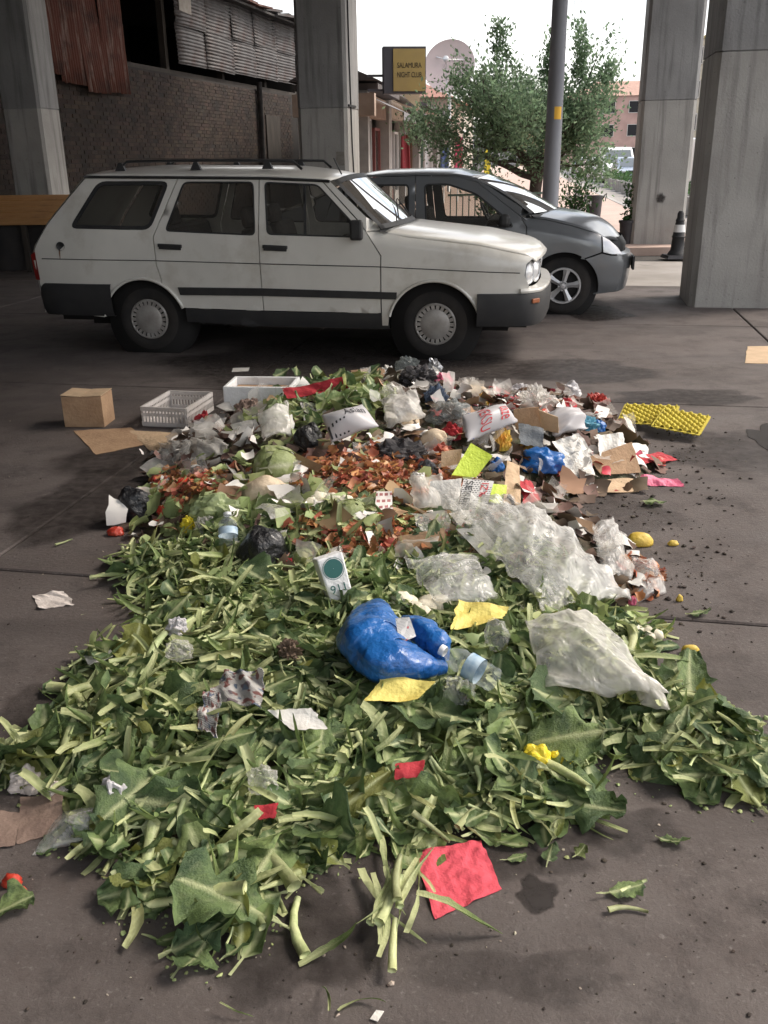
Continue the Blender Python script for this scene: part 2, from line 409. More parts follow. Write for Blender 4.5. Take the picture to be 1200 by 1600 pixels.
for j in range(42):
    z = .02 + j * bh
    for i in range(72):
        s = -10.0 + i * bw + (bw / 2 if j % 2 else 0)
        if s > 7.9 or (random.random() < .015): continue
        dy = random.uniform(-.003, .006)
        x0, x1, z0, z1 = s + .006, s + bw - .006, z + .005, z + bh - .006
        y0, y1 = .088 + dy, .105
        v = [(x0, y0, z0), (x1, y0, z0), (x1, y0, z1), (x0, y0, z1), (x0, y1, z0), (x1, y1, z0), (x1, y1, z1), (x0, y1, z1)]
        br.add(v, [(0, 1, 2, 3), (1, 5, 6, 2), (4, 0, 3, 7), (3, 2, 6, 7), (4, 5, 1, 0)])
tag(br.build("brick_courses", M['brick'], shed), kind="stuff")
def corrugated(w, h, pitch=.076, amp=.011, n=None, vertical=True, sag=0.0, seed=0):
    """A corrugated sheet in the XZ plane, ridges upright (or lying)."""
    k = int((w if vertical else h) / pitch * 5); q = 4
    P = np.zeros((q + 1, k + 1, 3))
    rr = random.Random(seed); ph = rr.random() * 6
    for i in range(q + 1):
        for j in range(k + 1):
            a = j / k; b = i / q
            off = amp * math.sin(2 * math.pi * a * (w if vertical else h) / pitch) + .02 * math.sin(3 * a + ph) * sag + sag * .05 * math.sin(b * 4 + ph)
            ed = .03 * noise.noise(Vector((a * 9, seed, b * 2))) if i in (0, q) else 0
            P[i, j] = (a * w, off, b * h + ed) if vertical else (b * w + ed, off, a * h)
    m = MB(); m.grid(P); return m
# the big rusty sheets hanging over the bricks
for k in range(4):
    o = corrugated(.86, 3.2 + .12 * (k % 2), seed=k, sag=.6).build("rusty_corrugated_sheet", M['rust'], shed, True)
    o.location = (-5.7 + k * .8, -.06 - .016 * (k % 2), 2.74 + (.25, .12, .0, .05)[k]); o.rotation_euler = (R(-3), R((2.5, 1.5, -.5, .6)[k]), 0)
    m = o.modifiers.new("thickness", 'SOLIDIFY'); m.thickness = .004
# lying zinc sheets right of the opening
for k in range(5):
    for r_ in range(2):
        o = corrugated(1.7, .84, vertical=False, seed=10 + k + r_ * 7, sag=.5).build("zinc_corrugated_sheet", M['zinc'], shed, True)
        o.location = (.0 + k * 1.58, .02 - .014 * ((k + r_) % 2), 3.55 + r_ * .78 + k * .02); o.rotation_euler = (R(-2), R((-.6, .5, -.3, .4, .2)[k]), 0)
        m = o.modifiers.new("thickness", 'SOLIDIFY'); m.thickness = .004
# frame posts, back wall and roof keep the openings dark
pb = MB()
for s in (-9, -7.0, -5.75, -2.35, -.1, 3.0, 6.0, 8.6): pb.box((s, .3, 4.25), (.14, .14, 1.84))
pb.box((-1, .3, 3.385), (19, .16, .1)); pb.build("timber_frame", M['dark_wood'], shed)
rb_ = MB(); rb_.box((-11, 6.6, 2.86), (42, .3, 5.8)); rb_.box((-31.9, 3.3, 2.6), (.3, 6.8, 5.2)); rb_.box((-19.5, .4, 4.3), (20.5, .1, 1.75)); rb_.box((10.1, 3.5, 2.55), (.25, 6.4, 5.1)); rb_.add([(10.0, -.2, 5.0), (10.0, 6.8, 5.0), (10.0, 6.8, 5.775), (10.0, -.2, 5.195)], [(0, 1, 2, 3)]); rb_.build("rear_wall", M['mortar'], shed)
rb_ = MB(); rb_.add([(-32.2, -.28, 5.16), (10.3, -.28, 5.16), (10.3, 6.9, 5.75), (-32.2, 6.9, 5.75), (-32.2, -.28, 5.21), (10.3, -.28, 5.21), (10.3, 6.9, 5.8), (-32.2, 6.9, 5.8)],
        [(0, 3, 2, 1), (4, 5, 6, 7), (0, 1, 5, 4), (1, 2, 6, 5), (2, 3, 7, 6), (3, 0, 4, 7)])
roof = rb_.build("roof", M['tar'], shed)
for k in range(16):                                     # ragged sheets and boards weighting the eave
    m = MB(); L_ = random.uniform(.7, 1.5)
    m.box((0, 0, 0), (L_, random.uniform(.25, .5), random.uniform(.02, .07)))
    o = m.build("eave_board", random.choice([M['tar'], M['zinc'], M['rust'], M['dark_wood']]), roof)
    o.location = (-4 + k * .86, -.26 + random.uniform(-.06, .1), 5.25 + random.uniform(0, .05)); o.rotation_euler = (R(random.uniform(-6, 6)), R(random.uniform(-5, 5)), R(random.uniform(-9, 9)))
M['tarp'] = pm("dusty_tarpaulin", (.4, .37, .33), .9, col2=(.3, .27, .24), scale=5)
m = MB(); m.box((.25, -.02, 4.87), (.62, .02, .46)); o = m.build("patch_panel", M['tarp'], shed); o.rotation_euler = (0, R(3), 0)
m = MB(); m.tube([(4.9, .0, 0.1), (4.9, .0, 3.5)], .075, 10); m.build("recess_tube", M['tar'], shed, True)  # added tube in place of a dark upright recess in the wall
m = MB(); m.box((6.0, .08, 1.35), (1.1, .05, 2.7)); m.build("door", M['dark_wood'], shed)

# ================================================================== the orange market table
M['orange_wood'] = pm("orange_varnished_board", (.5, .27, .11), .6, col2=(.42, .21, .08), scale=4, stretch=(1, 6, 6), dirt=(.16, .08, .04), dlo=.6, dhi=.8)
M['tarp_dark'] = pm("dark_tarpaulin", (.022, .02, .022), .8, col2=(.035, .03, .028), scale=5)
tp = AT(175, 322, 14.4)
tab = tag(empty("market_table", (tp.x - 1.75, 14.4, 0), R(-3)), "long market table with an orange wooden top behind the white car's tail", "table")
for k in range(4):
    m = MB(); m.box((0, 0, 0), (3.5, .205, .03)); o = m.build("table_board", M['orange_wood'], tab, bevel=.004)
    o.location = (random.uniform(-.03, .03), -.31 + k * .21, .79 + k * .075); o.rotation_euler = (R(19.6), 0, 0)
m = MB(); m.box((0, -.41, .72), (3.46, .03, .09)); m.build("front_rail", M['orange_wood'], tab)
for x in (-1.6, -.55, .55, 1.6):
    for y in (-.36, .36):
        m = MB(); m.box((x, y, .36 + (y > 0) * .12), (.07, .07, .72 + (y > 0) * .24)); m.build("leg", M['dark_wood'], tab)
P = np.array([[(x, -.31 - .03 * math.sin(x * 9) - .04 * (1 - z), .02 + z * .68) for x in np.linspace(-1.6, 1.6, 60)] for z in np.linspace(0, 1, 5)])
m = MB(); m.grid(P); m.build("hanging_cloth", M['tarp_dark'], tab, True)
m = MB(); m.box((0, .36, .42), (3.3, .02, .8)); m.build("back_cloth", M['tarp_dark'], tab)

# ================================================================== the street beyond
SY = R(-8); SD = Vector((.139, .990, 0)); SN = Vector((.990, -.139, 0))
def KX(Y): return 7.51 + .1405 * (Y - 29.04)            # kerb line
def FX(Y): return -.25 + .1405 * (Y - 24.0)             # line of the shop fronts
def strip(name, mat, xa, xb, y0, y1, z, n=24, thick=.0):
    ys = np.linspace(y0, y1, n)
    m = MB(); m.grid([[(xa(y), y, z), (xb(y), y, z)] for y in ys])
    if thick: m.grid([[(xb(y), y, z), (xb(y), y, z - thick)] for y in ys]); m.grid([[(xa(y0), y0, z - thick), (xb(y0), y0, z - thick)], [(xa(y0), y0, z), (xb(y0), y0, z)]])
    return tag(m.build(name, mat), kind="structure")
strip("pavement", M['pink'], lambda y: FX(y) - .1, lambda y: KX(y) - .16, 15.4, 160, .10, thick=.13)
strip("kerb", M['kerb'], lambda y: KX(y) - .16, lambda y: KX(y), 15.4, 160, .11, thick=.14)
strip("gutter_strip", M['apron'], lambda y: KX(y) + .004, lambda y: KX(y) + 1.0, 15.4, 160, -.01)
strip("road", M['asphalt'], lambda y: KX(y) + 1.0, lambda y: KX(y) + 10.0, -30, 160, -.012)
strip("far_pavement", M['kerb'], lambda y: KX(y) + 10.0, lambda y: KX(y) + 14.0, -30, 160, .09, thick=.12)

# ---- shops
M['plaster'] = pm("grey_plaster", (.36, .345, .33), .9, col2=(.27, .26, .245), scale=2, bump=.2)
M['tan'] = pm("tan_fascia", (.4, .31, .25), .8, col2=(.32, .24, .19), scale=3)
M['alu'] = pm("aluminium_frame", (.55, .55, .56), .45, metal=.4)
M['shopdark'] = pm("shop_interior", (.035, .033, .033), .9, col2=(.06, .05, .045), scale=4)
M['shopglass'] = glass("shop_glass", (.4, .43, .43), dirt=.05)
M['roofdark'] = pm("dark_roofing", (.07, .06, .062), .85, col2=(.1, .085, .08), scale=3)
M['curtain'] = pm("pale_curtain", (.55, .55, .5), .9, col2=(.3, .3, .28), scale=16, stretch=(6, 6, .3))
AW = [pm("awning_%s" % n_, c_, .85, col2=[x * .75 for x in c_], scale=4) for n_, c_ in (("grey", (.2, .19, .2)), ("cream", (.55, .5, .42)), ("red", (.2, .09, .08)), ("brown", (.16, .1, .08)), ("white", (.6, .6, .6)), ("green", (.12, .2, .13)))]
DOORC = [pm("door_%s" % n_, c_, .6) for n_, c_ in (("green", (.13, .2, .17)), ("red", (.2, .06, .055)), ("white", (.6, .6, .6)), ("brown", (.18, .1, .06)))]
SHOPW = 4.3
labels = ["nearest low shop with a tan fascia and pale curtained windows beside the pillar", "low shop with dark awning beneath the yellow box sign", "shop with a cream awning just past the yellow box sign",
          "shop with a red awning half hidden by the tree", "low shop with a brown awning behind the tree trunk", "farthest low shop showing under the tree crown"]
shops = []
for i in range(6):
    s0 = 24.0 + i * SHOPW * .99
    sh = tag(empty("shop", (FX(s0), s0, 0), R(90) + SY), labels[i], "shop", "shops along the street"); shops.append(sh)
    W_, H_ = SHOPW, 3.05 + (.0, .12, -.1, .25, .05, .3)[i]; D_ = 1.75
    m = MB(); m.box((W_ / 2, D_ - .1, H_ / 2), (W_ - .02, .2, H_)); m.box((.1, D_ / 2 + .1, H_ / 2), (.18, D_ - .62, H_)); m.box((W_ - .12, D_ / 2 + .1, H_ / 2), (.18, D_ - .62, H_))
    m.build("wall", M['plaster'], sh)
    for x in (.16, W_ - .18):
        m = MB(); m.box((x, .2, H_ / 2), (.3, .38, H_)); m.build("pier", M['plaster'], sh)
    m = MB(); m.box((W_ / 2, .22, H_ - .28), (W_ - .64, .26, .5)); m.build("fascia_board", M['tan'] if i in (0, 3) else AW[i], sh)
    m = MB(); m.box((W_ / 2, D_ / 2 - .1, H_ + .08), (W_, D_ + .3, .14)); m.build("roof", M['roofdark'], sh)
    m = MB(); m.box((W_ / 2, 1.35, 1.2), (W_ - .5, .4, 2.2)); m.build("shelves", M['shopdark'], sh)
    m = MB(); m.box((1.35, .3, .3), (2.0, .12, .6)); m.build("stall_riser", DOORC[i % 4], sh)
    for k in range(3):
        x = .34 + k * .68 + .33
        fr = MB()
        for a, b, cx, cz in ((.05, 1.9, -.31, 1.55), (.05, 1.9, .31, 1.55), (.62, .05, 0, .625), (.62, .05, 0, 2.475)): fr.box((x + cx, .3, cz), (a, .06, b))
        w_ = fr.build("window_frame", M['alu'], sh)
        m = MB(); m.box((x, .31, 1.55), (.58, .008, 1.82)); m.build("pane", M['shopglass'], w_)
        if (k + i) % 2 == 0:
            q = np.array([[(x + a, .55 + .02 * math.sin(a * 60), z) for a in np.linspace(-.28, .28, 30)] for z in (.7, 2.3)]); m = MB(); m.grid(q); m.build("curtain", M['curtain'], w_, True)
    dfr = MB()
    for a, b, cx, cz in ((.07, 2.3, -.5, 1.15), (.07, 2.3, .5, 1.15), (.93, .07, 0, 2.27), (.93, .5, 0, .3)): dfr.box((3.3 + cx, .28, cz), (a, .08, b))
    d_ = dfr.build("door", DOORC[(i + 1) % 4], sh); m = MB(); m.box((3.3, .3, 1.4), (.92, .01, 1.68)); m.build("pane", M['shopglass'], d_)
    # awning
    L_ = 1.35 if i else .85
    za = H_ - .12
    m = MB(); q = np.array([[(x, -.02 - L_ * t, za - .38 * t - .02 * math.sin(t * 3.1) + .006 * math.sin(x * 21)) for x in np.linspace(.05, W_ - .05, 24)] for t in np.linspace(0, 1, 5)])
    m.grid(q); q2 = np.array([[(x, -.02 - L_, za - .38 - t * (.16 + .03 * math.sin(x * 9))) for x in np.linspace(.05, W_ - .05, 24)] for t in (0, 1)]); m.grid(q2)
    m.build("awning", AW[i], sh, True)
# old pitched roof of the nearest shop, the mast and the tan end band
m = MB(); m.add([(-.25, -.3, 3.25), (4.4, -.3, 3.25), (4.4, 1.9, 3.25), (-.25, 1.9, 3.25), (-.25, .9, 3.75), (4.4, .9, 3.75)], [(0, 1, 5, 4), (2, 3, 4, 5), (0, 4, 3), (1, 2, 5), (0, 3, 2, 1)])
m.build("pitched_roof", M['roofdark'], shops[0])
m = MB(); m.box((-.16, .8, 2.72), (.28, 2.0, .5)); m.build("end_fascia", M['tan'], shops[0])
m = MB(); m.tube([(.3, .5, 3.4), (.32, .5, 8.5)], .022, 6); m.build("mast", M['roofdark'], shops[0], True)
m = MB(); m.box((-.02, .9, 1.15), (.06, .7, 2.2)); m.build("side_door", DOORC[0], shops[0])

# yellow box sign
M['signface'] = pm("yellow_acrylic", (.55, .39, .13), .5, col2=(.48, .34, .13), scale=2)  # the face's own yellow in two tones
M['signframe'] = pm("dark_sign_frame", (.09, .085, .1), .6)
M['ink'] = pm("dark_sign_lettering", (.06, .05, .03), .7)
def text_mesh(body, size, mat, font_align='CENTER', extrude=.002, shear=0.0, space=1.0):
    cu = bpy.data.curves.new("lettering", 'FONT'); cu.body = body; cu.size = size; cu.align_x = font_align; cu.align_y = 'CENTER'; cu.extrude = extrude; cu.shear = shear; cu.space_character = space
    tmp = bpy.data.objects.new("lettering_tmp", cu); COL.objects.link(tmp)
    bpy.context.view_layer.update()
    me = bpy.data.meshes.new_from_object(tmp.evaluated_get(bpy.context.evaluated_depsgraph_get()))
    bpy.data.objects.remove(tmp); bpy.data.curves.remove(cu)
    me.materials.clear(); me.materials.append(mat); return me
sl, srr = AT(613, 112, 22.6), AT(666, 107, 22.6)
sc_ = (sl + srr) / 2; sw = (srr - sl).length
sign = tag(empty("box_sign", (sc_.x, sc_.y, sc_.z), R(6)), "yellow box sign with dark lettering projecting above the shops", "sign")
hh = .90
m = MB(); m.box((-.1, .16, 0), (sw + .2, .3, hh + .06)); m.build("sign_case", M['signframe'], sign, bevel=.01)
m = MB(); m.box((0, -.006, 0), (sw - .04, .02, hh - .04)); m.build("sign_face", M['signface'], sign)
for body, z in (("SALAMURA", .09), ("NIGHT CLUB", -.1)):
    t = link("lettering", text_mesh(body, .155, M['ink'], space=.95), sign); t.location = (0, -.02, z); t.rotation_euler = (R(90), 0, 0)
    t.data.update()
    wd = max(v.co.x for v in t.data.vertices) - min(v.co.x for v in t.data.vertices); t.scale = (sw * .72 / wd, 1, 1)
m = MB(); m.box((-sw / 2 - .3, .16, -.1), (.5, .05, .05)); m.box((-sw / 2 - .3, .16, -.4), (.5, .05, .05)); m.build("bracket", M['signframe'], sign)
M['sunboard'] = pm("cream_signboard", (.75, .6, .42), .7, col2=(.7, .55, .36), scale=3)
p_ = AT(642, 150, 23.6); m = MB(); m.add([(-.42, 0, .2), (.22, 0, .2), (.2, 0, -.3)], [(0, 2, 1)]); m.add([(-.42, .03, .2), (.22, .03, .2), (.2, .03, -.3)], [(0, 1, 2)])
o = m.build("hanging_sign", M['sunboard']); o.location = p_; tag(o, "cream triangular board hanging under the yellow box sign", "sign")

# satellite dish on a post
M['dish'] = pm("faded_pink_dish", (.5, .4, .39), .7, col2=(.45, .38, .37), scale=1.5)
dc = AT(704, 108, 43.0)
dish = tag(empty("satellite_dish", (dc.x, dc.y, 3.2), 0), "large round pinkish satellite dish above the shop roofs", "satellite dish")
rad = 38.5 * 43.0 / 1524
ax = Vector((-.25, -.93, .28)).normalized(); q = ax.to_track_quat('Z', 'Y').to_matrix().to_4x4()
m = MB(); m.lathe([(1e-3, 0)] + [(rad * t, .30 * rad * t * t) for t in np.linspace(.1, 1, 9)] + [(rad * 1.01, .31 * rad), (rad * .99, .27 * rad)], 40)
o = m.build("reflector", M['dish'], dish, True); o.matrix_basis = Matrix.Translation((0, 0, dc.z - 3.2)) @ q
m = MB()
for a in (.4, 2.5, 4.6): m.tube([(rad * .7 * math.cos(a), rad * .7 * math.sin(a), .15 * rad), (0, 0, .95 * rad)], .025, 6)
m.lathe([(.001, .9 * rad), (.12, .9 * rad), (.12, 1.05 * rad), (.001, 1.05 * rad)], 12)
o2 = m.build("feed_arm", M['alu'], dish, True); o2.matrix_basis = o.matrix_basis.copy()
m = MB(); m.lathe([(rad * .30, -.02), (rad * .34, -.03), (rad * .34, .0), (rad * .3, .05)], 28); o3 = m.build("back_ring", M['alu'], dish, True); o3.matrix_basis = o.matrix_basis.copy()
m = MB(); m.tube([(0, .3, -3.2), (0, .3, dc.z - 3.4), (0, .1, dc.z - 3.2)], .07, 8); m.build("post", M['alu'], dish, True)

# hanging garments and a yellow banner outside the shops
M['redcloth'] = pm('dark_red_garment', (.3, .05, .06), .9); M['whitecloth'] = pm('white_garment', (.6, .6, .6), .9); M['bluecloth'] = pm('blue_garment', (.1, .14, .28), .9); M['pinkcloth'] = pm("pink_cloth", (.62, .08, .17), .8); M['yellowcloth'] = pm("yellow_banner", (.72, .62, .07), .8)
for nm, px, py, Y_, w_, h_, mt, lab, cat in (("hanging_dress", 633, 240, 27.5, .22, 1.0, 'redcloth', "dark red garment hanging at the nearest shop front", "dress"), ("hanging_dress", 668, 250, 29.5, .24, 1.1, 'whitecloth', "white garment hanging outside a shop under the sign", "dress"), ("hanging_dress", 694, 255, 31.5, .22, 1.1, 'bluecloth', "blue garment hanging outside a shop below the dish", "dress"),
        ("hanging_dress", 716, 252, 33.0, .24, 1.5, 'pinkcloth', "pink dress hanging outside a shop left of the tree trunk", "dress"),
        ("banner", 761, 258, 37.0, .2, 1.5, 'yellowcloth', "narrow yellow banner standing outside the shops", "banner")):
    p_ = AT(px, py, Y_); P = np.array([[(a * w_ * (1 + .25 * (1 - t)), .05 * math.sin(a * 7 + t), -h_ / 2 + t * h_) for a in np.linspace(-.5, .5, 12)] for t in np.linspace(0, 1, 8)])
    root = tag(empty(nm, (p_.x, p_.y, .1)), lab, cat)
    m = MB(); m.grid(P); o = m.build("cloth", M[mt], root, True); o.location = (0, 0, p_.z - .1)
    o.modifiers.new("thickness", 'SOLIDIFY').thickness = .012
    m = MB(); m.tube([(0, .06, 0), (0, .06, p_.z + h_ / 2)], .02, 6); m.tube([(-w_ / 2, .06, p_.z + h_ / 2 - .1), (w_ / 2, .06, p_.z + h_ / 2 - .1)], .012, 6); m.build("stand", M['alu'], root, True)

# ---- street lamp pole
M['galv'] = pm("galvanised_steel", (.27, .28, .31), .5, metal=.35, col2=(.22, .23, .26), scale=3, stretch=(1, 1, .3))
M['stick'] = pm("yellow_sticker", (.8, .45, .04), .6)
pp = AT(858.5, 335, 14.6); lp = tag(empty("lamp_post", (pp.x, pp.y, 0)), "tall grey steel lamp post with a small yellow sticker in front of the tree", "lamp post")
m = MB(); m.tube([(0, 0, .0), (0, 0, .35), (0, 0, 9.0)], [.135, .128, .082], 20); m.build("pole", M['galv'], lp, True)
m = MB(); m.box((0, 0, .015), (.4, .4, .03)); m.build("base_plate", M['galv'], lp)
st = AT(872.5, 177, 14.6); v = []
for t in np.linspace(-.2, .75, 6):
    for z in (-.085, .085): v.append((.121 * math.sin(t), -.121 * math.cos(t), z))
m = MB(); m.add(v, [(2 * k, 2 * k + 2, 2 * k + 3, 2 * k + 1) for k in range(5)]); o = m.build("sticker", M['stick'], lp, True); o.location = (0, 0, st.z)
m = MB(); m.tube([(0, 0, 8.9), (.2, .5, 9.4), (.5, 1.5, 9.6)], .05, 8); m.box((.58, 1.75, 9.6), (.25, .6, .1)); m.build("lamp_arm", M['galv'], lp, True)

# ---- foliage
def leaf_mat(name, col, var=.35):
    return pm(name, col, .6, rand=var, island=True, trans=.58, spec=.3)
M['leaf'] = leaf_mat("tree_leaf", (.16, .235, .14)); M['leaf2'] = leaf_mat("bush_leaf", (.06, .12, .045)); M['bark'] = pm("dark_bark", (.05, .038, .032), .9, col2=(.075, .058, .05), scale=14, bump=.6)
M['petal'] = pm("white_petal", (.75, .68, .7), .6, trans=.3)
def leaf_cloud(pts, dirs, size, rr, jit=.5):
    """Leaf-sized kite faces at pts."""
    n = len(pts); V = np.zeros((n, 4, 3)); pts = np.asarray(pts); dirs = np.asarray(dirs) + rr.normal(0, jit, (n, 3))
    dirs /= np.linalg.norm(dirs, axis=1, keepdims=True) + 1e-9
    side = np.cross(dirs, rr.normal(0, 1, (n, 3))); side /= np.linalg.norm(side, axis=1, keepdims=True) + 1e-9
    L_ = (size * rr.uniform(.6, 1.4, n))[:, None]
    V[:, 0] = pts; V[:, 1] = pts + dirs * L_ * .45 + side * L_ * .24; V[:, 2] = pts + dirs * L_; V[:, 3] = pts + dirs * L_ * .5 - side * L_ * .24
    return V.reshape(-1, 3), [(4 * i, 4 * i + 1, 4 * i + 2, 4 * i + 3) for i in range(n)]
def grow(mb, start, d, length, rad, depth, rr, tips, spread=.7, up=.15, seg=4):
    pts, rads = [start], [rad]; p = Vector(start); dd = Vector(d).normalized()
    for k in range(seg):
        dd = (dd + Vector(rr.normal(0, .16, 3)) + Vector((0, 0, up * .35))).normalized(); p = p + dd * (length / seg)
        pts.append(p.copy()); rads.append(rad * (1 - .55 * (k + 1) / seg))
        if depth <= 2: tips.append((p.copy(), dd.copy()))
    mb.tube(pts, rads, 7 if depth > 2 else 4, cap=False)
    if depth <= 0: return
    for k in range(3 if depth > 1 else 4):
        t = rr.uniform(.45, 1); i = min(int(t * seg), seg - 1); q = pts[i].lerp(pts[i + 1], t * seg - i)
        nd = (dd + Vector(rr.normal(0, spread, 3))).normalized()
        grow(mb, q, nd, length * rr.uniform(.55, .8), rads[i + 1] * .75, depth - 1, rr, tips, spread, up, seg)
rr = np.random.default_rng(3)
tb = G(831, 330); tb = Vector((AT(832, 330, 20.0).x, 20.0, .1))
tree = tag(empty("small_tree", tb), "small leafy tree with a dark forked trunk behind the lamp post", "tree")
mt_, tips = MB(), []
mt_.tube([(0, 0, -.05), (.02, 0, .35), (.04, .02, .75), (.06, 0, 1.05)], [.2, .145, .125, .13], 10)
for d, L_ in (((-.95, .1, .55), 1.5), ((-.45, -.3, .9), 1.35), ((.35, .2, 1), 1.45), ((.85, -.1, .95), 1.0), ((0, .6, .9), 1.2), ((-.9, -.4, .35), 1.3), ((.8, .3, .8), .8)):
    grow(mt_, Vector((.05, 0, 1.0)), d, L_, .085, 3, rr, tips, .62, .22)
mt_.build("trunk", M['bark'], tree, True)
for a, L_ in ((( -.7, 0, 2.7), 1.25), ((-.35, .1, 2.9), 1.15), ((.75, 0, 2.8), 1.2), ((.95, .1, 2.6), 1.05), ((1.2, 0, 2.35), .8), ((-1.2, 0, 2.4), .8), ((.3, 0, 2.9), .9), ((.1, .2, 2.8), .7)):   # long upright shoots
    tt = []; sh_ = MB(); grow(sh_, Vector(a), (rr.normal(0, .14) + .12 * a[0], rr.normal(0, .1), 1), L_, .014, 0, rr, tt, seg=16); tips += tt
    for q in tt[::1]:
        for _ in range(4): tips.append((q[0] + Vector(rr.normal(0, .05, 3)), q[1]))
lp_, ld_ = [], []
for p, d in tips:
    if p.z < 1.3 and abs(p.x) < .9: continue
    r_ = .2 if p.z < 2.75 else .07
    for k in range(17 if p.z < 2.7 else 6):
        lp_.append(tuple(p + Vector(rr.normal(0, r_, 3)))); ld_.append(tuple(d))
cl_ = [(rr.normal(0, .8) - .2, rr.normal(0, .5), 2.05 + rr.normal(0, .3)) for _ in range(70)]
cl_ = [c for c in cl_ if ((c[0] + .2) / 2.0) ** 2 + (c[1] / 1.2) ** 2 + ((c[2] - 2.1) / .75) ** 2 < 1 and c[2] > 1.45]
for c in cl_:
    for k in range(60): lp_.append(tuple(np.array(c) + rr.normal(0, .15, 3))); ld_.append((rr.normal(0, .5), rr.normal(0, .5), .3))
v, f = leaf_cloud(lp_, ld_, .085, rr, .8)
link("crown", mesh("crown", v, f, M['leaf']), tree)
print("tree leaves", len(f))
def bush(name, label, cat, loc, rx, rz, n, mat, size=.07, flowers=0, stems=8, group=None):
    rr2 = np.random.default_rng(int(abs(loc[0]) * 1000) % 9999)
    root = tag(empty(name, loc), label, cat, group); st_ = MB(); pts, dr = [], []
    for k in range(stems):
        a = rr2.uniform(0, 6.28); e = Vector((math.cos(a) * rx * rr2.uniform(.2, .9), math.sin(a) * rx * rr2.uniform(.2, .9), rz * rr2.uniform(.55, 1)))
        mid = e * .5 + Vector((0, 0, rz * .12)); st_.tube([(0, 0, 0), mid, e], [.012, .009, .004], 5, cap=False)
        for _ in range(n // stems):
            t = rr2.uniform(.15, 1.05); p = (mid * (2 * t) if t < .5 else mid.lerp(e, 2 * t - 1)) + Vector(rr2.normal(0, .09 * (rx + rz), 3)); p.z = max(p.z, .03)
            pts.append(tuple(p)); dr.append(tuple(p.normalized()))
    st_.build("stem", M['bark'], root, True); v, f = leaf_cloud(pts, dr, size, rr2, .9); link("foliage", mesh("foliage", v, f, mat), root)
    if flowers:
        ii = rr2.choice(len(pts), flowers); v, f = leaf_cloud([pts[i] for i in ii for _ in range(4)], [dr[i] for i in ii for _ in range(4)], size * .75, rr2, 1.5); link("blossom", mesh("blossom", v, f, M['petal']), root)
    return root
bl = AT(900, 345, 16.6); bush("flowering_bush", "green bush with pale flowers right of the lamp post", "bush", (bl.x - .05, bl.y, .1), .3, 1.1, 900, M['leaf2'], .075, 70, 14)
bl = AT(765, 300, 21.5); bush("shrub", "low dark shrub left of the tree trunk", "bush", (bl.x, bl.y, .1), .45, 1.0, 700, M['leaf2'], .09, 0, 10)
bl = AT(655, 200, 25.2); bush("climbing_plant", "green climbing plant hanging at the shop corner under the sign", "plant", (bl.x, bl.y, 1.7), .5, 1.0, 500, M['leaf'], .1, 0, 10)
# bin and plant tub
M['bin'] = pm("black_plastic_bin", (.03, .028, .032), .6, col2=(.05, .045, .05), scale=8)
p_ = AT(926, 345, 20.5); bn_ = tag(empty("litter_bin", (p_.x, p_.y, .1)), "dark litter bin on the pink pavement past the grey car", "bin")
m = MB(); m.lathe([(.001, 0), (.15, 0), (.175, .55), (.19, .56), (.19, .62), (.165, .62), (.14, .3), (.001, .28)], 20); m.build("body", M['bin'], bn_, True, auto=30)
m = MB(); m.tube([(-.19, 0, .6), (-.26, 0, .66), (-.24, 0, .5)], .012, 6); m.tube([(.19, 0, .6), (.26, 0, .66), (.24, 0, .5)], .012, 6); m.build("handle", M['bin'], bn_, True)
p_ = AT(979, 386, 16.2); tb_ = tag(empty("plant_tub", (p_.x - .02, p_.y, .1)), "dark plant tub with a thin plant beside the pillar's foot", "plant tub")
m = MB(); m.lathe([(.001, 0), (.1, 0), (.13, .34), (.145, .34), (.145, .38), (.11, .38), (.1, .3), (.001, .3)], 18); m.build("tub", M['bin'], tb_, True, auto=30)
rr2 = np.random.default_rng(5); pts = [(rr2.normal(0, .05), rr2.normal(0, .05), rr2.uniform(.3, .95)) for _ in range(160)]; v, f = leaf_cloud(pts, [(p[0], p[1], .1) for p in pts], .08, rr2, .8)
link("plant", mesh("plant", v, f, M['leaf2']), tb_)
# traffic post
M['whiteband'] = pm("white_reflective_band", (.7, .7, .7), .5)
p_ = G(1057, 403); bo = tag(empty("traffic_post", (p_.x, p_.y, 0)), "black rubber traffic post with a white band beside the pillar", "traffic post")
m = MB(); m.box((0, 0, .025), (.4, .4, .05), taper=.9); m.build("foot", M['bin'], bo)
m = MB(); m.lathe([(.001, .051), (.15, .051), (.13, .09), (.105, .12), (.092, .3), (.105, .32), (.09, .34), (.062, .55), (.07, .56), (.06, .58), (.05, .6), (.05, .66), (.03, .7), (.001, .7)], 20); m.build("post", M['black_rubber'], bo, True, auto=40)
m = MB(); m.lathe([(.0855, .39), (.0845, .40), (.0755, .49), (.0745, .5)], 20); m.build("reflective_band", M['whiteband'], bo, True)
# railing by the tree
M['rail'] = pm("green_painted_railing", (.1, .16, .13), .6); 
p_ = AT(700, 315, 19.0); p2_ = AT(815, 315, 19.4)
ra = tag(empty("railing", (p_.x, p_.y, .1), math.atan2(p2_.y - p_.y, p2_.x - p_.x)), "low green metal railing below the tree", "railing"); Lr = (p2_ - p_).length + .5
for z in (.2, .72): m = MB(); m.box((Lr / 2, 0, z), (Lr, .04, .04)); m.build("rail", M['rail'], ra)
for k in range(int(Lr / .13)): m = MB(); m.box((k * .13 + .05, 0, .42), (.018, .018, .58 if k % 8 else .84)); m.build("bar", M['rail'], ra)
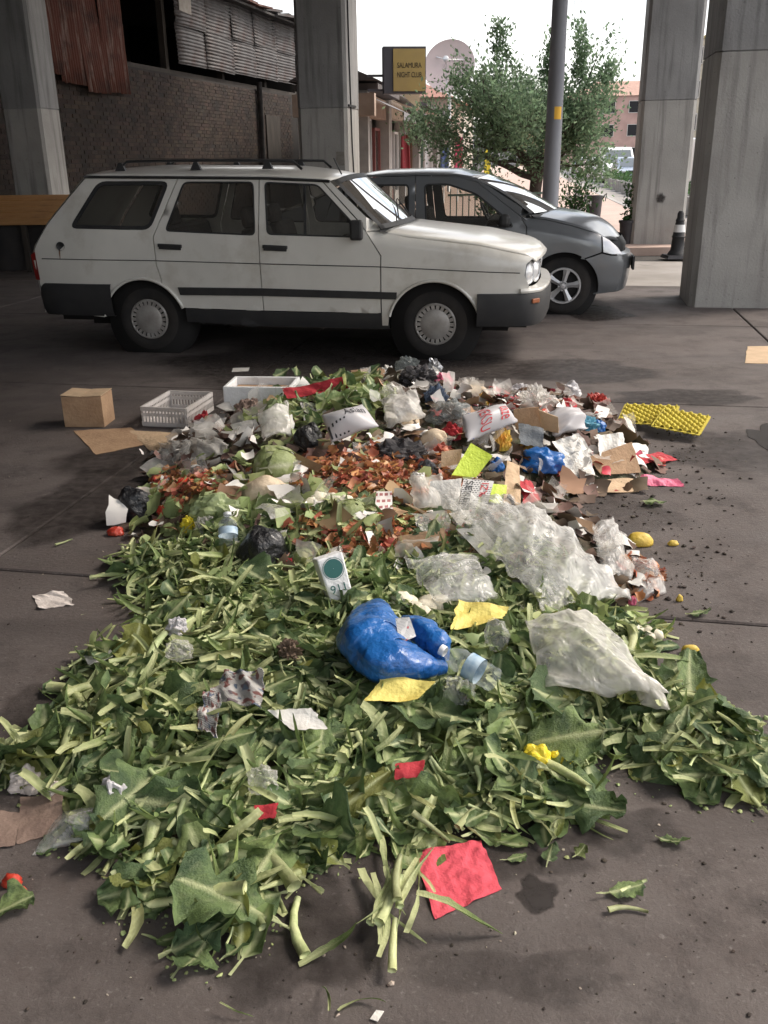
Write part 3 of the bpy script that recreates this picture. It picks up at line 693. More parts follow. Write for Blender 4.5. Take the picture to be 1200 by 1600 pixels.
# concrete planters along the street edge
M['planter'] = pm("cast_planter", (.3, .29, .27), .9, col2=(.22, .21, .2), scale=4)
def planter_x(Y): return KX(Y) + .95 + .45
for k in range(11):
    Y_ = 22.6 + k * 2.6 + (.0 if k else 0)
    root = tag(empty("concrete_planter", (planter_x(Y_), Y_, -.01), R(90) + SY), ["first", "second", "third", "fourth", "fifth", "sixth", "seventh", "eighth", "ninth", "tenth", "farthest"][k] + " concrete planter of the street row counted from the pillars", "planter", "planters along the street")
    m = MB(); m.box((0, 0, .24), (1.25, .5, .48), taper=1.08); m.build("trough", M['planter'], root, bevel=.02)
    pts = [(rr2.uniform(-.6, .6), rr2.uniform(-.2, .2), rr2.uniform(.45, .8)) for _ in range(150)]; v, f = leaf_cloud(pts, [(p[0] * .3, p[1], .6) for p in pts], .13, rr2, .7); tag(link("plant", mesh("plant", v, f, M['leaf2']), root), kind="stuff")
# buildings farther down the street
M['winframe'] = pm("window_frame_paint", (.55, .53, .5), .6); M['farpane'] = glass("far_window", (.12, .14, .16), dirt=.05); M['dwall'] = pm("deep_room", (.02, .02, .022), .9)
def block(label, x, y, w, d, h, floors, cols, col, rz, roofcol, hip=0.0, balcony=False):
    root = tag(empty("apartment_building" if floors > 2 else "town_house", (x, y, 0), rz), label, "building", "buildings farther down the street")
    wm = pm("render_" + label.split()[0], col, .9, col2=[c * .8 for c in col], scale=.7)
    m = MB(); m.box((0, 0, h / 2), (w, d, h)); m.build("wall", wm, root)
    m = MB()
    if hip: m.add([(-w / 2 - .3, -d / 2 - .3, h), (w / 2 + .3, -d / 2 - .3, h), (w / 2 + .3, d / 2 + .3, h), (-w / 2 - .3, d / 2 + .3, h), (-w / 4, 0, h + hip), (w / 4, 0, h + hip)], [(0, 1, 5, 4), (1, 2, 5), (2, 3, 4, 5), (3, 0, 4), (0, 3, 2, 1)])
    else: m.box((0, 0, h + .1), (w + .3, d + .3, .2))
    m.build("roof", pm("roofing_" + label.split()[0], roofcol, .85, col2=[c * .75 for c in roofcol], scale=2), root)
    fh = h / floors
    for f_ in range(floors):
        for face in ('f', 's'):
            n_ = cols if face == 'f' else max(2, int(cols * d / w)); span = w if face == 'f' else d
            for k in range(n_):
                u = -span / 2 + span * (k + .5) / n_; z = f_ * fh + fh * .52; ww, wh = span / n_ * .48, fh * .5
                mm = MB()
                for a, b, cx, cz in ((.08, wh, -ww / 2, 0), (.08, wh, ww / 2, 0), (ww + .08, .08, 0, -wh / 2), (ww + .08, .08, 0, wh / 2)):
                    if face == 'f': mm.box((u + cx, -d / 2 - .03, z + cz), (a, .1, b))
                    else: mm.box((-w / 2 - .03, u + cx, z + cz), (.1, a, b))
                fr = mm.build("window", M['winframe'], root); mm = MB()
                if face == 'f': mm.box((u, -d / 2 - .012, z), (ww - .08, .02, wh - .08))
                else: mm.box((-w / 2 - .012, u, z), (.02, ww - .08, wh - .08))
                mm.build("pane", M['dwall'], fr)
        if balcony and f_:
            mm = MB(); mm.box((0, -d / 2 - .6, f_ * fh + .06), (w * .94, 1.15, .12)); b_ = mm.build("balcony", M['winframe'], root)
            mm = MB()
            for k in range(30): mm.box((-w * .46 + k * w * .92 / 29, -d / 2 - 1.12, f_ * fh + .55), (.04, .04, .86))
            mm.box((0, -d / 2 - 1.12, f_ * fh + 1.0), (w * .94, .06, .06)); mm.build("balcony_rail", M['alu'], b_)
    return root
rd = lambda Y: KX(Y) + 14
block("salmon house with orange roof far down the street left of the pillar", 40.5, 168, 17, 14, 10.5, 3, 4, (.5, .33, .29), SY, (.46, .29, .23), 2.6)
block("cream four storey flats showing between the two pillars", 37.6, 100, 12.5, 14, 11.6, 4, 4, (.5, .44, .34), SY, (.5, .4, .16), 0, True)
block("ochre house beyond the salmon one", 33, 186, 12, 12, 8.5, 2, 3, (.5, .36, .2), SY, (.4, .2, .12), 1.6)
block("grey three storey block at the end of the street", FX(180) + 4, 215, 26, 12, 8, 3, 7, (.4, .39, .38), SY, (.3, .28, .26))
block("brown low house past the last shop", FX(62) - 4.2, 62, 8, 14, 4.6, 2, 3, (.33, .25, .2), SY, (.3, .14, .1), 1.2)
block("pale low house behind the far shops", FX(82) - 4.4, 82, 8, 16, 5.2, 2, 3, (.45, .4, .34), SY, (.32, .16, .1), 1.2)
# overhead wires
m = MB(); 
wr = tag(empty("overhead_wires", (0, 0, 0)), "thin overhead wires crossing the sky beside the lamp post", "wires")
for k in range(3):
    a, b = AT(896 + k * 6, -60, 40), AT(900 + k * 5, 80, 60); m = MB(); m.tube([a, (a + b) / 2 - Vector((0, 0, .1)), b], .012, 5); m.build("wire", M['black_rubber'], wr, True)
# ================================================================== the two parked cars
def arc(cx, cz, r, a0, a1, n=14): return [(cx + r * math.cos(R(a)), cz + r * math.sin(R(a))) for a in np.linspace(a0, a1, n)]
def round_poly(P, r, n=5):
    out = []
    for i in range(len(P)):
        a, b, c = Vector(P[i - 1]), Vector(P[i]), Vector(P[(i + 1) % len(P)])
        u, v = (a - b), (c - b); k = min(r, u.length * .45, v.length * .45); p, q = b + u.normalized() * k, b + v.normalized() * k
        for t in np.linspace(0, 1, n): out.append(tuple(p * (1 - t) ** 2 + b * 2 * t * (1 - t) + q * t * t))
    return out
def area2(P): return sum(P[i - 1][0] * P[i][1] - P[i][0] * P[i - 1][1] for i in range(len(P)))
def inset(P, d):
    if area2(P) < 0: P = P[::-1]
    out = []
    for i in range(len(P)):
        a, b, c = Vector(P[i - 1]), Vector(P[i]), Vector(P[(i + 1) % len(P)])
        u, v = b - a, c - b
        if u.length < 1e-6 or v.length < 1e-6: out.append(tuple(b)); continue
        n1, n2 = Vector((-u.y, u.x)).normalized(), Vector((-v.y, v.x)).normalized(); m = n1 + n2
        if m.length < .2: out.append(tuple(b + n1 * d)); continue
        m.normalize(); out.append(tuple(b + m * (d / max(.35, m.dot(n1)))))
    return out
def dense(P, step):
    out = []
    for i in range(len(P)):
        a, b = Vector(P[i]), Vector(P[(i + 1) % len(P)]); k = max(1, int((b - a).length / step))
        out += [tuple(a.lerp(b, t / k)) for t in range(k)]
    return out
def inside(p, P):
    r = False; x, y = p
    for i in range(len(P)):
        (x1, y1), (x2, y2) = P[i - 1], P[i]
        if (y1 > y) != (y2 > y) and x < (x2 - x1) * (y - y1) / (y2 - y1) + x1: r = not r
    return r
def fill2d(P, holes=(), step=.06):
    loops = [dense(P, step)] + [dense(h, step) for h in holes]
    vs, es = [], []
    for L in loops:
        b = len(vs); vs += [Vector(p) for p in L]; es += [(b + i, b + (i + 1) % len(L)) for i in range(len(L))]
    x0, x1 = min(p[0] for p in P), max(p[0] for p in P); y0, y1 = min(p[1] for p in P), max(p[1] for p in P)
    nb = np.array([tuple(v) for v in vs])
    for i, x in enumerate(np.arange(x0 + step / 2, x1, step)):
        for y in np.arange(y0 + step / 2 + (step / 2 if i % 2 else 0), y1, step):
            if np.min(np.abs(nb - (x, y)).sum(1)) > step * .6 and inside((x, y), loops[0]) and not any(inside((x, y), h) for h in loops[1:]): vs.append(Vector((x, y)))
    V, E_, F_, *_ = delaunay_2d_cdt(vs, es, [], 0, 1e-5)
    out = []
    for f in F_:
        c = sum((V[i] for i in f), Vector((0, 0))) / len(f)
        if inside(c, loops[0]) and not any(inside(c, h) for h in loops[1:]): out.append(tuple(f))
    return [tuple(v) for v in V], out
def side_panel(root, name, P, holes, wf, mat, sides=(-1, 1), gap=.0042, thick=.022, off=0.0, step=.06, label=None):
    V, F_ = fill2d(inset(P, gap) if gap else P, holes, step); objs = []
    for s in sides:
        v3 = [(x, s * (wf(x, z) + off), z) for x, z in V]
        fs = []
        for f in F_:
            a, b, c = [Vector(v3[i]) for i in f[:3]]; n_ = (b - a).cross(c - a)
            fs.append(f if n_.y * s > 0 else f[::-1])
        o = link(name, mesh(name, v3, fs, mat, True), root)
        if thick:
            m = o.modifiers.new("thickness", 'SOLIDIFY'); m.thickness = thick; m.offset = -1; m.use_even_offset = False; m2 = o.modifiers.new("edges", 'EDGE_SPLIT'); m2.split_angle = R(50)
        objs.append(o)
    return objs
def ring_panel(root, name, P, width, wf, mat, off, **k):
    return side_panel(root, name, P, [inset(P, width)], wf, mat, gap=0, thick=.008, off=off, step=.05, **k)
def edge_grid(top, bot, n=20, m=10, bulge=None):
    """Rows between two edge curves given as functions of t in [-1, 1]."""
    P = np.zeros((m + 1, n + 1, 3))
    for i in range(m + 1):
        for j in range(n + 1):
            t = -1 + 2 * j / n; a, b = np.array(top(t)), np.array(bot(t)); s = i / m
            P[i, j] = a * (1 - s) + b * s
            if bulge: P[i, j] += np.array(bulge(t, s))
    return P
def sweep(path, section):
    """section: list of (outward, z) swept along a plan path of (x, y)."""
    pts = [Vector(p) for p in path]; P = np.zeros((len(section), len(pts), 3))
    for j, p in enumerate(pts):
        d = (pts[min(j + 1, len(pts) - 1)] - pts[max(j - 1, 0)]).normalized(); n_ = Vector((d.y, -d.x))
        for i, (o, z) in enumerate(section): P[i, j] = (p.x + n_.x * o, p.y + n_.y * o, z)
    return P
def arc_path(pts, n=40):
    pts = [Vector(p) for p in pts]; out = []
    for i in range(len(pts) - 1):
        p0, p1, p2, p3 = pts[max(i - 1, 0)], pts[i], pts[i + 1], pts[min(i + 2, len(pts) - 1)]
        for t in np.linspace(0, 1, 6, endpoint=False):
            out.append(.5 * ((2 * p1) + (-p0 + p2) * t + (2 * p0 - 5 * p1 + 4 * p2 - p3) * t * t + (-p0 + 3 * p1 - 3 * p2 + p3) * t ** 3))
    return out + [pts[-1]]
def paint(name, col, rough, metal, dirtc, coat=.6):
    m = pm(name, col, rough, metal, col2=[c * .9 for c in col], scale=2.5, dirt=dirtc, dscale=3.0, dlo=.52, dhi=.82, coat=coat)
    b = [n for n in m.node_tree.nodes if n.type == 'BSDF_PRINCIPLED'][0]; b.inputs["Coat Roughness"].default_value = .12
    return m
M['white_paint'] = paint("old_white_car_paint", (.68, .66, .61), .34, 0, (.45, .41, .35))
M['grey_paint'] = paint("dark_grey_metallic_paint", (.17, .18, .19), .32, .35, (.16, .155, .15), .8)
M['trim'] = pm("black_car_plastic", (.018, .018, .019), .6, col2=(.03, .03, .03), scale=9)
M['bumperp'] = pm("grey_bumper_plastic", (.02, .02, .022), .65, col2=(.03, .029, .029), scale=5)
M['tyre'] = pm("tyre_rubber", (.016, .015, .015), .85, col2=(.035, .03, .027), scale=6)
M['hub'] = pm("silver_hubcap", (.42, .4, .38), .45, metal=.35, col2=(.3, .28, .26), scale=9)
M['alloy'] = pm("alloy_wheel", (.55, .55, .56), .35, metal=.6)
M['chrome'] = pm("dull_chrome", (.5, .5, .5), .3, metal=.8)
M['carglass'] = glass("car_side_glass", (.72, .71, .68), dirt=.06)
M['screenglass'] = glass("car_windscreen", (.5, .52, .52), dirt=.1)
M['lamp'] = pm("lamp_glass", (.6, .61, .63), .12, metal=.2, coat=1)
M['orange'] = pm("orange_indicator", (.28, .09, .035), .3); M['redlamp'] = pm("red_tail_lamp", (.25, .015, .012), .3)
M['seat'] = pm("dark_seat_cloth", (.05, .045, .042), .95, col2=(.08, .07, .065), scale=30)
M['interior'] = pm("car_interior", (.03, .028, .026), .9); M['plate'] = pm("number_plate", (.7, .7, .68), .5)
M['under'] = pm("underbody", (.012, .011, .011), .95)
def tyre_and(root, x, y, z, r, side, kind, width=.155):
    w_ = tag(empty("wheel", (x, y, z)), None); w_.parent = root
    h = width / 2; m = MB()
    m.lathe([(r * .60, -h * .9), (r * .66, -h), (r * .86, -h * 1.02), (r * .96, -h * .82), (r, -h * .55), (r, h * .55), (r * .96, h * .82), (r * .86, h * 1.02), (r * .66, h), (r * .60, h * .9), (r * .58, 0), (r * .6, -h * .9)], 44, 'Y')
    for k in range(44):                                         # tread blocks on the rim of the tyre
        a = 2 * math.pi * k / 44
        for yy in (-.045, 0, .045): m.box((0, 0, 0), (.022, .038, .006), m=Matrix.Rotation(-a, 4, 'Y') @ Matrix.Translation((0, yy, r)))
    m.build("tyre", M['tyre'], w_, True, auto=40)
    if kind == 'cap':
        m = MB(); c = r * .60
        m.lathe([(.001, -.035), (c * .3, -.034), (c * .58, -.029), (c * .70, -.02), (c * .70, -.008)], 44, 'Y')
        m.lathe([(c * .88, -.014), (c * .93, -.02), (c * .99, -.014), (c, 0)], 44, 'Y')
        for k in range(22):
            a = 2 * math.pi * (k + .5) / 22
            m.box((0, 0, 0), (c * .155, .012, c * .24), m=Matrix.Rotation(a, 4, 'Y') @ Matrix.Translation((0, -.014, c * .79)))
        o = m.build("hubcap", M['hub'], w_, True, auto=30)
    else:
        m = MB(); c = r * .63
        m.lathe([(c * .86, -.01), (c * .9, -.03), (c * .98, -.03), (c, -.01), (c * .98, .05), (c * .84, .05), (c * .86, -.01)], 44, 'Y')
        for k in range(5):
            a0 = 2 * math.pi * k / 5 + .2; P = []
            for (rr_, hw) in ((c * .12, .6), (c * .3, .42), (c * .6, .24), (c * .9, .235)):
                P.append([(rr_ * math.sin(a0 + t), -.03 + .012 * abs(t / hw) + (.0 if rr_ > c * .2 else -.008), rr_ * math.cos(a0 + t)) for t in (-hw, -hw * .6, 0, hw * .6, hw)])
            m.grid(np.array(P)[:, ::-1])
        m.lathe([(.001, -.045), (c * .14, -.043), (c * .17, -.034), (c * .17, -.02)], 24, 'Y')
        for k in range(5):
            a0 = 2 * math.pi * k / 5 + .2 + .63; m.lathe([(.001, -.046), (.009, -.045), (.009, -.03)], 8, 'Y', c=(c * .24 * math.sin(a0), 0, c * .24 * math.cos(a0)))
        o = m.build("rim", M['alloy'], w_, True, auto=35)
    o.location = (0, side * (h - .012) * 1.0, 0)
    if side > 0: o.rotation_euler = (0, 0, math.pi)
    m = MB(); m.lathe([(.001, -.01), (r * .585, -.01)], 32, 'Y'); o = m.build("brake_disc", M['under'], w_, True); o.location = (0, side * (h * .35), 0)
    if side > 0: o.rotation_euler = (0, 0, math.pi)
    return w_
def seat(root, x, y, w=.5):
    s = tag(empty("seat", (x, y, .3)), None); s.parent = root
    for nm, c, d, ry in (("cushion", (0, 0, .12), (.5, w, .16), 0), ("backrest", (-.3, 0, .42), (.13, w, .58), -14), ("headrest", (-.42, 0, .77), (.08, min(w, .26), .17), -10)):
        m = MB(); m.box((0, 0, 0), d); o = m.build(nm, M['seat'], s, bevel=.04); o.location = c; o.rotation_euler = (0, R(ry), 0)
def steering(root, x, y, z):
    m = MB(); n_ = 24; pts = [(0, .18 * math.cos(2 * math.pi * k / n_), .18 * math.sin(2 * math.pi * k / n_)) for k in range(n_ + 1)]
    m.tube(pts, .014, 6, cap=False); m.box((0, 0, 0), (.04, .1, .1)); m.box((0, 0, 0), (.02, .34, .03)); m.tube([(0, 0, 0), (.4, 0, -.05)], .02, 6)
    o = m.build("steering_wheel", M['trim'], root, True); o.location = (x, y, z); o.rotation_euler = (0, R(-28), 0)

# ------------------------------------------------------------------ white estate car
wa, wb_ = G(234, 551), G(681, 562)
wd_ = (wb_ - wa).normalized(); wn_ = Vector((-wd_.y, wd_.x, 0)); wo = wa + wn_ * .735
white = tag(empty("estate_car", (wo.x, wo.y, 0), math.atan2(wd_.y, wd_.x)), "dirty white old estate car with roof rack and black bumpers", "car")
WT = ([.2, .3, .5, .72, .95, 1.38, 1.5], [.76, .80, .815, .82, .795, .64, .62])
FT = ([1.9, 2.2, 2.78, 3.12, 3.24], [.99, .952, .888, .816, .785])       # top line of the front wing
def w_white(x, z):
    w = float(np.interp(z, *WT))
    if x > 2.6: w -= .085 * ((x - 2.6) / .62) ** 2.4
    if x < -.3: w -= .05 * ((-.3 - x) / .64) ** 2
    if x > 1.95:
        zt = float(np.interp(x, *FT)); w -= .035 * max(0, (z - (zt - .075)) / .075) ** 2
    if .735 < z < .775: w += .004
    return w
WA, FA = (.03, .265), (2.44, .262)                                     # wheel arch centres
rsw = round_poly([(-.33, 1.37), (.285, 1.366), (.135, 1.0), (-.575, 1.012)], .07)
rdw = round_poly([(.40, 1.362), (.985, 1.357), (1.018, .958), (.257, .99)], .045)
fdw = round_poly([(1.07, 1.355), (1.505, 1.333), (1.80, 1.055), (1.83, .945), (1.11, .965)], .04)
quarter = [(-.44, 1.402), (-.05, 1.402), (.355, 1.39), (.163, .95), (.176, .738), (.205, .62)] + arc(*WA, .365, 62, 172) + [(-.335, .30), (-.87, .345), (-.905, .586), (-.938, .787), (-.897, .878), (-.771, 1.057), (-.575, 1.266)]
rdoor = [(.355, 1.39), (1.028, 1.378), (1.05, .763), (1.056, .376), (.39, .388)] + arc(*WA, .365, 20.2, 62, 8) + [(.205, .62), (.176, .738), (.163, .95)]
fdoor = [(1.028, 1.378), (1.50, 1.36), (1.545, 1.348), (1.83, 1.075), (1.905, .988), (2.023, .811), (2.018, .37), (1.056, .376), (1.05, .763)]
apil = [(1.50, 1.36), (1.60, 1.357), (2.01, 1.003), (1.905, .986), (1.83, 1.075), (1.545, 1.348)]
fender = [(1.905, .986), (2.02, .99), (2.2, .952), (2.78, .888), (3.12, .816), (3.195, .797), (3.14, .75), (3.128, .67), (3.165, .59), (3.16, .50), (3.1, .30), (2.80, .30)] + arc(*FA, .372, 6, 162, 18) + [(2.075, .27), (2.02, .27), (2.023, .811)]
side_panel(white, "rear_quarter_panel", quarter, [rsw], w_white, M['white_paint'])
door_r = side_panel(white, "rear_door", rdoor, [rdw], w_white, M['white_paint'])
door_f = side_panel(white, "front_door", fdoor, [fdw], w_white, M['white_paint'])
side_panel(white, "windscreen_pillar", apil, [], w_white, M['white_paint'])
side_panel(white, "front_wing", fender, [], w_white, M['white_paint'], step=.05)
for P_, wd2 in ((rsw, .03), (rdw, .012), (fdw, .012)): ring_panel(white, "window_seal", P_, wd2, w_white, M['trim'], .002)
gl = [side_panel(white, "side_window", inset(P_, -.004), [], w_white, M['carglass'], gap=0, thick=0, off=-.014) for P_ in (rsw, rdw, fdw)]
side_panel(white, "quarter_light_bar", [(1.385, 1.34), (1.405, 1.34), (1.43, .955), (1.41, .955)], [], w_white, M['trim'], gap=0, off=-.006, thick=.01)
# wheel arch lips
for (cx, cz), r_, a0, a1 in ((WA, .365, 20, 172), (FA, .372, 6, 166)):
    for s in (-1, 1):
        m = MB(); m.tube([(x, s * (w_white(x, z) + .004), z) for x, z in arc(cx, cz, r_ - .006, a0, a1, 24)], .013, 6); m.build("wheel_arch_lip", M['white_paint'], white, True)
# roof and gutters
zg = lambda x: float(np.interp(x, [-.46, .28, 1.09, 1.52, 1.62], [1.406, 1.395, 1.381, 1.36, 1.352]))
def roof_pt(x, t, rise=.062):
    e = min(1, (x + .46) / .5, (1.66 - x) / .45) if True else 1; e = max(0, e) ** .5
    return (x, t * (w_white(max(min(x, 1.6), -.44), zg(x)) - .004), zg(x) + (.012 + rise * e) * (1 - abs(t) ** 3.2) + .0)
P = np.array([[roof_pt((-.44 - .05 * (1 - t * t)) * (1 - s) + (1.60 + .09 * (1 - t * t)) * s, t) for t in np.linspace(-1, 1, 29)] for s in np.linspace(0, 1, 30)])
m = MB(); m.grid(P); rf = m.build("roof", M['white_paint'], white, True); rf.modifiers.new("thickness", 'SOLIDIFY').thickness = .012
for s in (-1, 1):
    m = MB(); m.tube([(x, s * (w_white(x, zg(x)) + .008), zg(x) - .002) for x in np.linspace(-.45, 1.6, 30)], .012, 6); m.build("roof_gutter", M['trim'], white, True)
# windscreen
top = lambda t: (1.615 + .085 * (1 - t * t), t * .585, 1.352 + .045 * (1 - abs(t) ** 3)); bot = lambda t: (2.02 + .13 * (1 - t * t), t * .745, 1.002 + .012 * (1 - t * t))
P = edge_grid(top, bot, 24, 12); P[:, :, 2] += .0
m = MB(); m.grid(P[1:-1, 1:-1]); m.build("windscreen", M['screenglass'], white, True)
m = MB(); m.grid(P[0:2] + np.array([0, 0, .004])); m.grid(P[-2:] + np.array([0, 0, .004])); m.grid(P[:, 0:2] + np.array([0, 0, .004])); m.grid(P[:, -2:] + np.array([0, 0, .004])); m.build("windscreen_seal", M['trim'], white, True)
for t0 in (-.5, .12):
    m = MB(); a = Vector(P[-2, int((t0 + 1) * 12)]) + Vector((.01, 0, .012)); b = Vector(P[-5, int((t0 + 1) * 12) + 6]) + Vector((.014, 0, .016)); m.tube([a, b], .007, 5); m.tube([a + (b - a) * .4 + Vector((-.06, -.0, .05)) * 0, b + (b - a) * .3], .004, 5); m.build("wiper", M['trim'], white, True)
# bonnet
def hood_pt(s, t):
    xr, xf = 2.03 + .12 * (1 - t * t), 3.20 + .065 * (1 - t * t); x = xr + (xf - xr) * s; zt = float(np.interp(x, *FT))
    return (x, t * (w_white(min(x, 3.19), zt) - .006), zt - .006 + (.034 * (1 - abs(t) ** 5)) * (1 - .75 * max(0, (s - .85) / .15) ** 2) + .018 * (1 - t * t) - (.03 * max(0, (s - .93) / .07) ** 2))
P = np.array([[hood_pt(s, t) for t in np.linspace(-1, 1, 33)] for s in np.linspace(0, 1, 28)])
m = MB(); m.grid(P); hd = m.build("bonnet", M['white_paint'], white, True); hd.modifiers.new("thickness", 'SOLIDIFY').thickness = .012
m = MB(); m.grid(edge_grid(lambda t: (1.99 + .13 * (1 - t * t), t * .76, .995), lambda t: (2.06 + .12 * (1 - t * t), t * .77, .978), 20, 2)); m.build("scuttle_panel", M['trim'], white, True)
# front: grille, lamps
fx = lambda t: 3.235 - .115 * t * t
m = MB(); m.grid(edge_grid(lambda t: (fx(t) - .012, t * .73, .765 + .02 * (1 - t * t)), lambda t: (fx(t) - .03, t * .74, .56), 24, 3)); m.build("grille_panel", M['trim'], white, True)
for k in range(7):
    z = .59 + k * .024; m = MB(); m.tube([(fx(t) - .012, t * .73, z) for t in np.linspace(-.55, .55, 16)], .005, 5); m.build("grille_bar", M['bumperp'], white, True)
for s in (-1, 1):
    for k, t in enumerate((.62, .87)):
        m = MB(); m.lathe([(.085, -.03), (.09, .0), (.08, .008), (.078, -.004)], 24, 'X'); m.lathe([(.078, -.004), (.05, .012), (.001, .02)], 24, 'X')
        o = m.build("headlight", M['lamp'], white, True, auto=40); o.location = (fx(t) + .012, s * t * .73, .672); o.rotation_euler = (0, 0, s * .3)
# bumpers
fpath = arc_path([(2.775, -.835), (3.0, -.815), (3.16, -.765), (3.255, -.62), (3.30, -.3), (3.312, 0), (3.30, .3), (3.255, .62), (3.16, .765), (3.0, .815), (2.775, .835)])
m = MB(); m.grid(sweep(fpath, [(-.06, .285), (-.012, .285), (.004, .33), (.012, .42), (.01, .5), (0, .532), (-.06, .534)])); m.build("front_bumper", M['bumperp'], white, True, auto=35)
fpath2 = arc_path([(3.1, -.785), (3.17, -.75), (3.255, -.61), (3.295, -.3), (3.305, 0), (3.295, .3), (3.255, .61), (3.17, .75), (3.1, .785)])
m = MB(); m.grid(sweep(fpath2, [(-.05, .536), (.006, .536), (.012, .552), (.006, .568), (-.07, .574)])); m.build("bumper_top_strip", M['white_paint'], white, True, auto=35)
rpath = arc_path([(-.235, .835), (-.6, .82), (-.82, .79), (-.93, .7), (-.965, .35), (-.97, 0), (-.965, -.35), (-.93, -.7), (-.82, -.79), (-.6, -.82), (-.235, -.835)])
m = MB(); m.grid(sweep(rpath, [(-.05, .315), (-.02, .315), (0, .36), (.012, .46), (.01, .55), (0, .575), (-.06, .58)])); m.build("rear_bumper", M['bumperp'], white, True, auto=35)
for s in (-1, 1):
    m = MB(); m.box((0, 0, 0), (.085, .02, .035)); o = m.build("indicator", M['orange'], white, bevel=.006); o.location = (3.215, s * .725, .475); o.rotation_euler = (0, 0, s * R(-52))
# tailgate
RP = [(-.46, 1.40), (-.59, 1.266), (-.785, 1.057), (-.91, .878), (-.952, .787), (-.92, .586), (-.9, .33)]
P = np.array([[(x - .035 * (1 - t * t), t * (w_white(x, z) - .008), z) for t in np.linspace(-1, 1, 21)] for x, z in RP])
m = MB(); m.grid(P); m.build("tailgate", M['white_paint'], white, True, auto=50)
Pr = np.array([[(x - .035 * (1 - t * t) - .012, t * (w_white(x, z) - .1), z + .004) for t in np.linspace(-1, 1, 17)] for x, z in [(-.505, 1.355), (-.59, 1.268), (-.77, 1.075)]]); m = MB(); m.grid(Pr); m.build("rear_window", M['carglass'], white, True)
for s in (-1, 1):
    m = MB(); m.add([(-.905, s * .775, .83), (-.955, s * .76, .80), (-.935, s * .765, .6), (-.885, s * .79, .6), (-.94, s * .55, .86), (-.985, s * .55, .8), (-.96, s * .55, .6)], [(0, 1, 2, 3), (1, 5, 6, 2), (0, 4, 5, 1)]); m.build("tail_lamp", M['redlamp'], white)
m = MB(); m.box((-.99, 0, .7), (.012, .5, .11)); m.build("number_plate", M['plate'], white)
# mouldings, sills, handles
side_panel(white, "side_moulding", [(.345, .558), (1.056, .558), (2.147, .537), (2.147, .484), (1.056, .498), (.36, .497)], [], w_white, M['trim'], gap=0, off=.012, thick=.012)
side_panel(white, "sill", [(.385, .385), (1.056, .372), (2.07, .366), (2.075, .245), (1.02, .25), (.385, .275)], [], w_white, M['bumperp'], gap=0, off=-.004, thick=.03)
for s in (-1, 1):
    for x0, z0, pr in ((.205, .892, door_r), (1.08, .885, door_f)):
        m = MB(); m.box((0, 0, 0), (.2, .022, .026)); m.box((-.0, -.008 * -s * 0, -.02), (.19, .008, .02)); o = m.build("handle", M['trim'], pr[0 if s < 0 else 1], bevel=.006); o.location = (x0 + .1, s * (w_white(x0, z0) + .014), z0 - .01); o.rotation_euler = (0, R(2.5), 0)
    m = MB(); m.tube([(x, s * (w_white(x, z) + .0015), z) for x, z in zip(np.linspace(-.845, 3.09, 50), np.interp(np.linspace(-.845, 3.09, 50), [-.85, .14, 1.04, 2.02, 3.09], [.774, .767, .748, .73, .686]))], .0035, 4); m.build("crease_line", M['bumperp'], white, True)
    m = MB(); m.box((0, 0, 0), (.1, .06, .15)); o = m.build("door_mirror", M['trim'], white, bevel=.02); o.location = (1.845, s * .86, 1.005); m = MB(); m.box((0, 0, 0), (.05, .12, .03)); o2 = m.build("mirror_arm", M['trim'], o); o2.location = (-.01, -s * .06, -.03)
m = MB(); m.lathe([(.001, .0), (.034, 0), (.036, -.01)], 18, 'Y', c=(0, -.002, 0)); o = m.build("fuel_cap", M['trim'], white, True); o.location = (-.655, -w_white(-.655, .874), .874)
M['ruststreak'] = pm("rust_streak", (.2, .11, .06), .9)
m = MB(); m.add([(-.68, -w_white(-.68, .84) - .002, .845), (-.665, -w_white(-.66, .84) - .002, .845), (-.668, -w_white(-.66, .78) - .002, .775), (-.674, -w_white(-.66, .78) - .002, .775)], [(0, 3, 2, 1)]); m.build("rust_streak", M['ruststreak'], white)
# roof rack
for s in (-1, 1):
    y = s * .5; zr = lambda x: 1.455 + .0
    pts = [(-.22, y, 1.45), (-.13, y, 1.515), (.46, y, 1.518), (1.06, y, 1.505), (1.27, y, 1.5), (1.34, y, 1.44)]
    m = MB(); m.tube(pts, .011, 7); rk = m.build("roof_rack_rail", M['trim'], white, True)
    for x in (-.19, .46, 1.06):
        m = MB(); m.add([(-.045, -.02, 0), (.045, -.02, 0), (.045, .02, 0), (-.045, .02, 0), (-.015, -.012, .06), (.015, -.012, .06), (.015, .012, .06), (-.015, .012, .06)], [(0, 3, 2, 1), (4, 5, 6, 7), (0, 1, 5, 4), (1, 2, 6, 5), (2, 3, 7, 6), (3, 0, 4, 7)])
        o = m.build("rack_foot", M['trim'], rk); o.location = (x, y, 1.445)
# body core, interior, wheels
m = MB(); m.box((1.15, 0, .42), (4.0, 1.12, .36)); m.box((1.2, 0, .23), (3.6, 1.0, .06)); m.box((2.55, 0, .68), (1.05, 1.2, .18)); m.build("underbody", M['under'], white)
for cx in (WA[0], FA[0]):
    for s in (-1, 1):
        m = MB(); m.lathe([(.36, -.12), (.36, .12), (.02, .12)] if s > 0 else [(.36, .12), (.36, -.12), (.02, -.12)], 30, 'Y', c=(cx, s * .66 - s * .05, .27)); m.build("wheel_well", M['under'], white, True)
m = MB(); m.box((1.0, 0, .62), (2.1, 1.4, .05)); m.build("floor_pan", M['interior'], white)
for y in (-.36, .36): seat(white, 1.25, y)
seat(white, .42, 0, 1.25)
m = MB(); m.box((1.83, 0, .86), (.3, 1.36, .2)); m.build("dashboard", M['interior'], white, bevel=.03); steering(white, 1.6, .36, .93)
